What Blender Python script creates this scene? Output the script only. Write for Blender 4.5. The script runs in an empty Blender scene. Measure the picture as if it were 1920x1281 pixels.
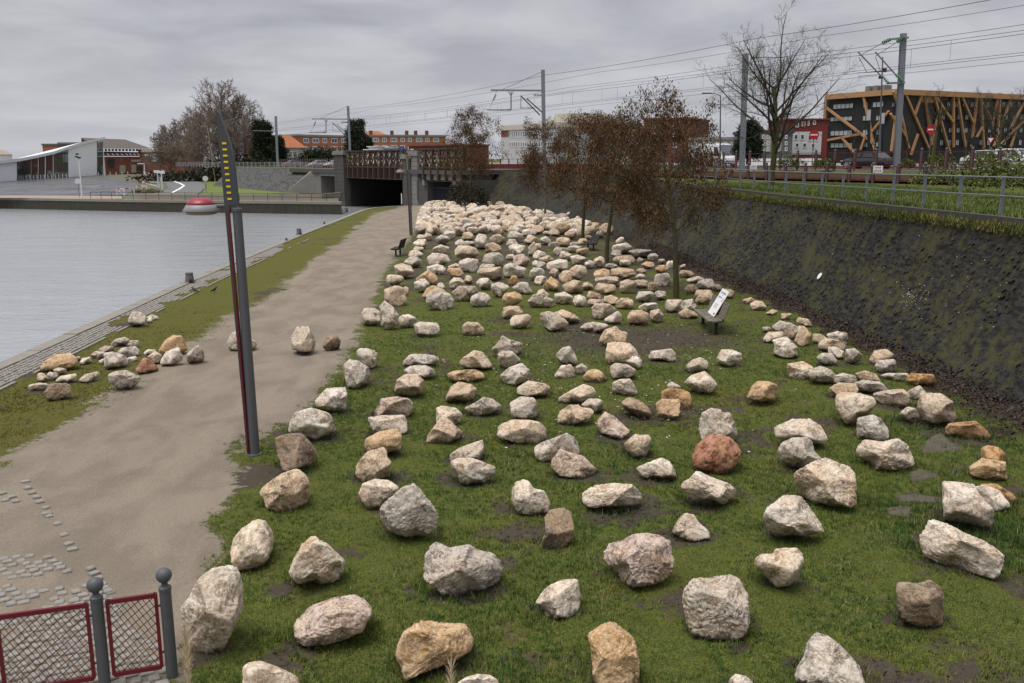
import bpy, bmesh, math, random
import numpy as np
from mathutils import Vector

random.seed(7)
RNG = np.random.default_rng(11)
S = bpy.context.scene

# ------------------------------------------------------------------ camera
FPX = 1714.0          # focal length in pixels of the 1920 px wide photograph
CAM_H = 5.6           # metres above the quay
PITCH = math.atan(342 / FPX)
ROLL = math.radians(0.3)
_R = np.array([1, 0, 0.0]); _U = np.array([0, math.sin(PITCH), math.cos(PITCH)])
_W = np.array([0, math.cos(PITCH), -math.sin(PITCH)])
XC = math.cos(ROLL) * _R - math.sin(ROLL) * _U
YC = math.sin(ROLL) * _R + math.cos(ROLL) * _U
CAM = np.array([0, 0, CAM_H])
cam = bpy.data.cameras.new('camera')
cam.sensor_width = 36; cam.sensor_fit = 'HORIZONTAL'
cam.lens = 36 * FPX / 1920
cam.clip_start = 0.1; cam.clip_end = 9000
camo = bpy.data.objects.new('camera', cam)
S.collection.objects.link(camo)
from mathutils import Matrix
camo.matrix_world = Matrix(((XC[0], YC[0], -_W[0], 0), (XC[1], YC[1], -_W[1], 0), (XC[2], YC[2], -_W[2], CAM_H), (0, 0, 0, 1)))
S.camera = camo

# ------------------------------------------------------------------ sky, sun, exposure
SUN_EL, SUN_AZ = math.radians(72), math.radians(235)   # compass style: 0 = +Y, clockwise
world = bpy.data.worlds.new('World'); S.world = world; world.use_nodes = True
nt = world.node_tree; nt.nodes.clear()
def wn(t, **k):
    n = nt.nodes.new(t)
    for a, v in k.items(): setattr(n, a, v)
    return n
wo = wn('ShaderNodeOutputWorld'); bg = wn('ShaderNodeBackground')
sky = wn('ShaderNodeTexSky', sky_type='NISHITA'); sky.sun_disc = False
sky.sun_elevation = SUN_EL; sky.sun_rotation = SUN_AZ
sky.air_density = 2.0; sky.dust_density = 6.0
tc = wn('ShaderNodeTexCoord'); sep = wn('ShaderNodeSeparateXYZ')
nt.links.new(tc.outputs['Generated'], sep.inputs[0])
def wm(op, a, b=None):
    n = wn('ShaderNodeMath', operation=op)
    for i, v in enumerate((a, b)):
        if v is None: continue
        if isinstance(v, (int, float)): n.inputs[i].default_value = v
        else: nt.links.new(v, n.inputs[i])
    return n.outputs[0]
# clouds on a flat layer high above: direction projected on the plane of the layer
zc = wm('ADD', wm('MAXIMUM', sep.outputs[2], 0.0), 0.16)
comb = wn('ShaderNodeCombineXYZ')
nt.links.new(wm('DIVIDE', sep.outputs[0], zc), comb.inputs[0])
nt.links.new(wm('MULTIPLY', wm('DIVIDE', sep.outputs[1], zc), 1.05), comb.inputs[1])
nz = wn('ShaderNodeTexNoise'); nz.inputs['Scale'].default_value = 1.35; nz.inputs['Detail'].default_value = 7
nz.inputs['Roughness'].default_value = 0.52; nz.inputs['Distortion'].default_value = 0.35
nt.links.new(comb.outputs[0], nz.inputs['Vector'])
rp = wn('ShaderNodeValToRGB')
rp.color_ramp.elements[0].position = 0.34; rp.color_ramp.elements[0].color = (0.312, 0.318, 0.362, 1)
rp.color_ramp.elements[1].position = 0.64; rp.color_ramp.elements[1].color = (0.495, 0.502, 0.54, 1)
nt.links.new(nz.outputs[0], rp.inputs[0])
hz = wn('ShaderNodeMapRange'); hz.inputs[1].default_value = 0.0; hz.inputs[2].default_value = 0.16
hz.inputs[3].default_value = 0.62; hz.inputs[4].default_value = 0.0
nt.links.new(sep.outputs[2], hz.inputs[0])
hm = wn('ShaderNodeMixRGB'); hm.inputs[2].default_value = (0.50, 0.51, 0.54, 1)
nt.links.new(hz.outputs[0], hm.inputs[0]); nt.links.new(rp.outputs[0], hm.inputs[1])
# the thin blue of the clear sky above the cloud, nearly hidden by it
sk = wn('ShaderNodeMixRGB', blend_type='MULTIPLY'); sk.inputs[0].default_value = 1
sk.inputs[2].default_value = (0.05, 0.05, 0.05, 1); nt.links.new(sky.outputs[0], sk.inputs[1])
mx = wn('ShaderNodeMixRGB'); mx.inputs[0].default_value = 0.93
nt.links.new(sk.outputs[0], mx.inputs[1]); nt.links.new(hm.outputs[0], mx.inputs[2])
# an overcast sky grows brighter towards the zenith
zr = wn('ShaderNodeMapRange', interpolation_type='SMOOTHSTEP'); zr.inputs[1].default_value = 0.25; zr.inputs[2].default_value = 1.0; zr.inputs[3].default_value = 0.62; zr.inputs[4].default_value = 1.15
nt.links.new(sep.outputs[2], zr.inputs[0]); nt.links.new(zr.outputs[0], bg.inputs[1])
nt.links.new(mx.outputs[0], bg.inputs[0])
nt.links.new(bg.outputs[0], wo.inputs[0])

sun = bpy.data.lights.new('sun', 'SUN'); sun.energy = 1.5; sun.angle = math.radians(40); sun.color = (1, 0.965, 0.91)
suno = bpy.data.objects.new('sun', sun); S.collection.objects.link(suno)
sd = Vector((math.sin(SUN_AZ) * math.cos(SUN_EL), math.cos(SUN_AZ) * math.cos(SUN_EL), math.sin(SUN_EL)))
suno.rotation_euler = (-sd).to_track_quat('-Z', 'Y').to_euler()
suno.location = (0, 0, 60)
S.view_settings.view_transform = 'Standard'; S.view_settings.look = 'None'
S.view_settings.exposure = 1.0; S.view_settings.gamma = 1; S.view_settings.use_curve_mapping = False
S.render.engine = 'CYCLES'
S.cycles.max_bounces = 6; S.cycles.diffuse_bounces = 3; S.cycles.glossy_bounces = 3; S.cycles.transparent_max_bounces = 6
S.cycles.use_denoising = True

# ------------------------------------------------------------------ surveying: photograph pixel -> place
def ray(x, y): return _W + XC * (x - 960) / FPX - YC * (y - 640.5) / FPX
def gnd(x, y, z=0.0):
    d = ray(x, y); return CAM + d * ((z - CAM_H) / d[2])
def dep(x, y, Y):
    d = ray(x, y); return CAM + d * (Y / d[1])
def proj(P):
    v = np.asarray(P, float) - CAM; z = v @ _W
    return np.stack([960 + FPX * (v @ XC) / z, 640.5 - FPX * (v @ YC) / z], -1)
def on_line(x, y, A, B):
    """where the sight line through pixel (x, y) meets the vertical plane over A-B"""
    A = np.array(A[:2], float); B = np.array(B[:2], float); d = ray(x, y)
    n = np.array([-(B - A)[1], (B - A)[0]]); t = (n @ A) / (n @ d[:2])
    return CAM + d * t

# ------------------------------------------------------------------ noise
def _h(ix, iy, iz, s):
    n = (ix * 73856093) ^ (iy * 19349663) ^ (iz * 83492791) ^ (s * 2654435761 & 0x7fffffff)
    n = (n ^ (n >> 13)) * 1274126177 & 0x7fffffff
    n = (n ^ (n >> 16)) * 1103515245 & 0x7fffffff
    return (n & 0xffff) / 65535.0
def vn(P, s=0):
    P = np.asarray(P, float); i = np.floor(P).astype(np.int64); f = P - i; f = f * f * (3 - 2 * f)
    o = 0
    for dx in (0, 1):
        wx = f[:, 0] if dx else 1 - f[:, 0]
        for dy in (0, 1):
            wy = f[:, 1] if dy else 1 - f[:, 1]
            for dz in (0, 1):
                wz = f[:, 2] if dz else 1 - f[:, 2]
                o = o + wx * wy * wz * _h(i[:, 0] + dx, i[:, 1] + dy, i[:, 2] + dz, s)
    return o
def fbm(P, s=0, o=4, g=0.5):
    t = 0; a = 1; n = 0; P = np.asarray(P, float)
    for k in range(o):
        t = t + a * vn(P * 2 ** k, s + k * 17); n += a; a *= g
    return t / n
def fb2(x, y, sc, s=0, o=4):
    x = np.asarray(x, float); y = np.asarray(y, float)
    return fbm(np.stack([x.ravel() * sc, y.ravel() * sc, np.full(x.size, s * 3.7)], 1), s, o).reshape(x.shape)
def sst(a, b, x):
    t = np.clip((x - a) / (b - a), 0, 1); return t * t * (3 - 2 * t)

# ------------------------------------------------------------------ mesh building
def vec(p): return np.asarray(p, float)
class MB:
    def __init__(s): s.v = []; s.f = []
    def add(s, v, f):
        o = len(s.v); s.v.extend([tuple(map(float, p)) for p in v]); s.f.extend([tuple(i + o for i in q) for q in f]); return s
    def hexa(s, p):   # 4 bottom (ccw from above), 4 top
        return s.add(p, [(3, 2, 1, 0), (4, 5, 6, 7), (0, 1, 5, 4), (1, 2, 6, 5), (2, 3, 7, 6), (3, 0, 4, 7)])
    def box(s, c, d, rz=0, tilt=None):
        c = vec(c); hx, hy, hz = d[0] / 2, d[1] / 2, d[2] / 2; co, si = math.cos(rz), math.sin(rz)
        P = []
        for z in (-hz, hz):
            for x, y in ((-hx, -hy), (hx, -hy), (hx, hy), (-hx, hy)):
                P.append(c + (x * co - y * si, x * si + y * co, z))
        return s.hexa(P)
    def obox(s, c, ax, ay, az):   # oriented box from half-axis vectors
        c, ax, ay, az = map(vec, (c, ax, ay, az))
        return s.hexa([c - ax - ay - az, c + ax - ay - az, c + ax + ay - az, c - ax + ay - az, c - ax - ay + az, c + ax - ay + az, c + ax + ay + az, c - ax + ay + az])
    def bar(s, a, b, w, h, up=(0, 0, 1)):   # rectangular bar from a to b
        a, b = vec(a), vec(b); d = b - a; L = np.linalg.norm(d); d /= L; up = vec(up)
        if abs(d @ up) > .98: up = vec((0, 1, 0))
        sx = np.cross(d, up); sx /= np.linalg.norm(sx); u = np.cross(sx, d)
        return s.obox((a + b) / 2, d * L / 2, sx * w / 2, u * h / 2)
    def tube(s, pts, r, n=8, cap=True):
        pts = [vec(p) for p in pts]; m = len(pts)
        if not hasattr(r, '__len__'): r = [r] * m
        o = []; prev = None
        for i, p in enumerate(pts):
            d = pts[min(i + 1, m - 1)] - pts[max(i - 1, 0)]; d = d / (np.linalg.norm(d) + 1e-9)
            if prev is None:
                a = vec((0, 0, 1)) if abs(d[2]) < .9 else vec((1, 0, 0)); x = np.cross(d, a)
            else: x = prev - d * (prev @ d)
            x = x / (np.linalg.norm(x) + 1e-9); prev = x; y = np.cross(d, x)
            o += [p + r[i] * (x * math.cos(2 * math.pi * k / n) + y * math.sin(2 * math.pi * k / n)) for k in range(n)]
        f = [(i * n + k, i * n + (k + 1) % n, (i + 1) * n + (k + 1) % n, (i + 1) * n + k) for i in range(m - 1) for k in range(n)]
        if cap: f += [tuple(range(n))[::-1], tuple((m - 1) * n + k for k in range(n))]
        return s.add(o, f)
    def lathe(s, prof, c, n=16, axis=None, cap=True):   # prof: (r, z)
        c = vec(c)
        if axis is None: ex, ey, ez = vec((1, 0, 0)), vec((0, 1, 0)), vec((0, 0, 1))
        else:
            ez = vec(axis) / np.linalg.norm(axis); a = vec((0, 0, 1)) if abs(ez[2]) < .9 else vec((1, 0, 0))
            ex = np.cross(a, ez); ex /= np.linalg.norm(ex); ey = np.cross(ez, ex)
        o = [c + ez * z + r * (ex * math.cos(2 * math.pi * k / n) + ey * math.sin(2 * math.pi * k / n)) for r, z in prof for k in range(n)]
        m = len(prof)
        f = [(i * n + k, i * n + (k + 1) % n, (i + 1) * n + (k + 1) % n, (i + 1) * n + k) for i in range(m - 1) for k in range(n)]
        if cap: f += [tuple(range(n))[::-1], tuple((m - 1) * n + k for k in range(n))]
        return s.add(o, f)
    def ext(s, poly, d):   # closed polygon (3-D points) extruded by vector d
        poly = [vec(p) for p in poly]; n = len(poly); d = vec(d)
        return s.add(poly + [p + d for p in poly], [tuple(range(n))[::-1], tuple(range(n, 2 * n))] + [(i, (i + 1) % n, n + (i + 1) % n, n + i) for i in range(n)])
    def quad(s, a, b, c, d): return s.add([a, b, c, d], [(0, 1, 2, 3)])

LOC = {}
def link(o):
    S.collection.objects.link(o); return o
def thing(name, label, cat, loc=(0, 0, 0), group=None):
    o = bpy.data.objects.new(name, None); link(o); o.empty_display_size = .1
    o.location = tuple(map(float, loc)); LOC[o.name] = vec(loc)
    o['label'] = label; o['category'] = cat
    if group: o['group'] = group
    return o
def obj(name, mb, mat, parent=None, smooth=False, loc=None, label=None, cat=None, group=None, kind=None):
    me = bpy.data.meshes.new(name)
    base = LOC[parent.name] if parent is not None else (vec(loc) if loc is not None else np.zeros(3))
    if isinstance(mb, MB):
        V = np.array(mb.v) - base; me.from_pydata(V.tolist(), [], mb.f)
        bm = bmesh.new(); bm.from_mesh(me); bmesh.ops.recalc_face_normals(bm, faces=bm.faces); bm.to_mesh(me); bm.free()
    else:
        V, T = mb; tri_fill(me, np.asarray(V, float) - base, T)
    me.materials.append(mat)
    if smooth: me.polygons.foreach_set('use_smooth', [True] * len(me.polygons))
    o = bpy.data.objects.new(name, me); link(o); LOC[o.name] = base
    if parent is not None: o.parent = parent
    else: o.location = tuple(base)
    if label: o['label'] = label
    if cat: o['category'] = cat
    if group: o['group'] = group
    if kind: o['kind'] = kind
    return o
def tri_fill(me, V, T):
    T = np.asarray(T, np.int32); k = T.shape[1]
    me.vertices.add(len(V)); me.vertices.foreach_set('co', np.asarray(V, np.float32).ravel())
    me.loops.add(T.size); me.loops.foreach_set('vertex_index', T.ravel())
    me.polygons.add(len(T)); me.polygons.foreach_set('loop_start', np.arange(0, T.size, k, dtype=np.int32))
    me.update(calc_edges=True)
def colattr(me, name, arr):
    a = me.attributes.new(name, 'FLOAT_COLOR', 'POINT'); a.data.foreach_set('color', np.asarray(arr, np.float32).ravel())

# ------------------------------------------------------------------ materials
class NT:
    def __init__(s, name):
        s.m = bpy.data.materials.new(name); s.m.use_nodes = True; s.t = s.m.node_tree; s.t.nodes.clear()
        s.out = s.n('ShaderNodeOutputMaterial'); s.b = s.n('ShaderNodeBsdfPrincipled'); s.t.links.new(s.b.outputs[0], s.out.inputs[0])
    def n(s, t, **k):
        n = s.t.nodes.new(t)
        for a, v in k.items(): setattr(n, a, v)
        return n
    def put(s, sock, v):
        if isinstance(v, bpy.types.NodeSocket): s.t.links.new(v, sock)
        elif isinstance(v, (tuple, list)) and len(v) == 3 and sock.type == 'RGBA': sock.default_value = (*v, 1)
        else: sock.default_value = v
    def math(s, op, a, b=0.0, c=None, clamp=False):
        n = s.n('ShaderNodeMath', operation=op, use_clamp=clamp); s.put(n.inputs[0], a); s.put(n.inputs[1], b)
        if c is not None: s.put(n.inputs[2], c)
        return n.outputs[0]
    def mix(s, f, a, b, mode='MIX'):
        n = s.n('ShaderNodeMixRGB', blend_type=mode); s.put(n.inputs[0], f); s.put(n.inputs[1], a); s.put(n.inputs[2], b); return n.outputs[0]
    def coord(s, kind='Object'): return s.n('ShaderNodeTexCoord').outputs[kind]
    def pos(s): return s.n('ShaderNodeNewGeometry').outputs['Position']
    def scale(s, v, k):
        n = s.n('ShaderNodeVectorMath', operation='MULTIPLY'); s.put(n.inputs[0], v); n.inputs[1].default_value = k; return n.outputs[0]
    def noise(s, v, sc, det=4, rough=.55, dist=0):
        n = s.n('ShaderNodeTexNoise'); s.put(n.inputs['Vector'], v); n.inputs['Scale'].default_value = sc
        n.inputs['Detail'].default_value = det; n.inputs['Roughness'].default_value = rough; n.inputs['Distortion'].default_value = dist
        return n.outputs[0]
    def voro(s, v, sc, feat='F1', out=0, rnd=1.0):
        n = s.n('ShaderNodeTexVoronoi', feature=feat); s.put(n.inputs['Vector'], v); n.inputs['Scale'].default_value = sc
        n.inputs['Randomness'].default_value = rnd; return n.outputs[out]
    def ramp(s, f, a, b):
        n = s.n('ShaderNodeMapRange', interpolation_type='SMOOTHSTEP'); s.put(n.inputs[0], f); n.inputs[1].default_value = a; n.inputs[2].default_value = b
        return n.outputs[0]
    def attr(s, name): return s.n('ShaderNodeAttribute', attribute_name=name)
    def bump(s, h, dist, st=1.0, nrm=None):
        n = s.n('ShaderNodeBump'); s.put(n.inputs['Height'], h); n.inputs['Distance'].default_value = dist; n.inputs['Strength'].default_value = st
        if nrm is not None: s.put(n.inputs['Normal'], nrm)
        return n.outputs[0]
    def done(s, col, rough=.8, nrm=None, metal=0, spec=.3):
        s.put(s.b.inputs['Base Color'], col); s.put(s.b.inputs['Roughness'], rough); s.b.inputs['Metallic'].default_value = metal
        s.b.inputs['Specular IOR Level'].default_value = spec
        if nrm is not None: s.put(s.b.inputs['Normal'], nrm)
        return s.m
_MC = {}
def paint(name, c, rough=.55, var=.16, sc=3.0, metal=0, dirt=(.09, .08, .065), spec=.35, bump=0.0):
    """weathered paint, plaster or metal: blotches, fine grain and some grime"""
    if name in _MC: return _MC[name]
    t = NT(name); p = t.pos()
    n1 = t.noise(p, sc, 5, .6); n2 = t.noise(p, sc * 14, 3)
    c2 = tuple(min(1, x * (1 + var)) for x in c); c1 = tuple(x * (1 - var) for x in c)
    col = t.mix(n1, c1, c2); col = t.mix(t.math('MULTIPLY', t.ramp(n2, .5, .75), var * .9), col, dirt)
    _MC[name] = t.done(col, t.math('ADD', t.math('MULTIPLY', n1, .15), rough - .07), t.bump(n2, bump) if bump else None, metal, spec)
    return _MC[name]
def bricks(name, c1, c2, mortar, sc=4.0):
    if name in _MC: return _MC[name]
    t = NT(name); p = t.pos(); n1 = t.noise(p, .35, 4); n2 = t.noise(p, 9, 3)
    col = t.mix(n2, c1, c2); col = t.mix(t.math('MULTIPLY', t.ramp(n1, .45, .75), .35), col, mortar)
    _MC[name] = t.done(col, .85); return _MC[name]
def glass(name, c=(.05, .06, .065), rough=.08):
    if name in _MC: return _MC[name]
    t = NT(name); p = t.pos(); n1 = t.noise(p, .5, 2)
    _MC[name] = t.done(t.mix(n1, tuple(x * .6 for x in c), tuple(min(1, x * 1.5) for x in c)), rough, None, 0, .6); return _MC[name]
# ------------------------------------------------------------------ survey of the boulders
# outlines seen in enlarged cut-outs of the photograph: (origin x, origin y, enlargement)
CUT = dict(A=(330, 960, 3.99), B=(720, 960, 3.99), C=(1080, 960, 3.99), D=(1480, 960, 3.99), E=(420, 720, 3.99), F=(780, 720, 3.99),
           G=(1140, 720, 3.99), H=(1500, 720, 3.99), I=(620, 560, 4.8), J=(1000, 560, 4.8), K=(1380, 560, 3.556), L=(0, 520, 4.0),
           M=(680, 370, 6.0), N=(960, 370, 6.0), O=(1240, 400, 6.0), P=(0, 0, 1.0))
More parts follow.
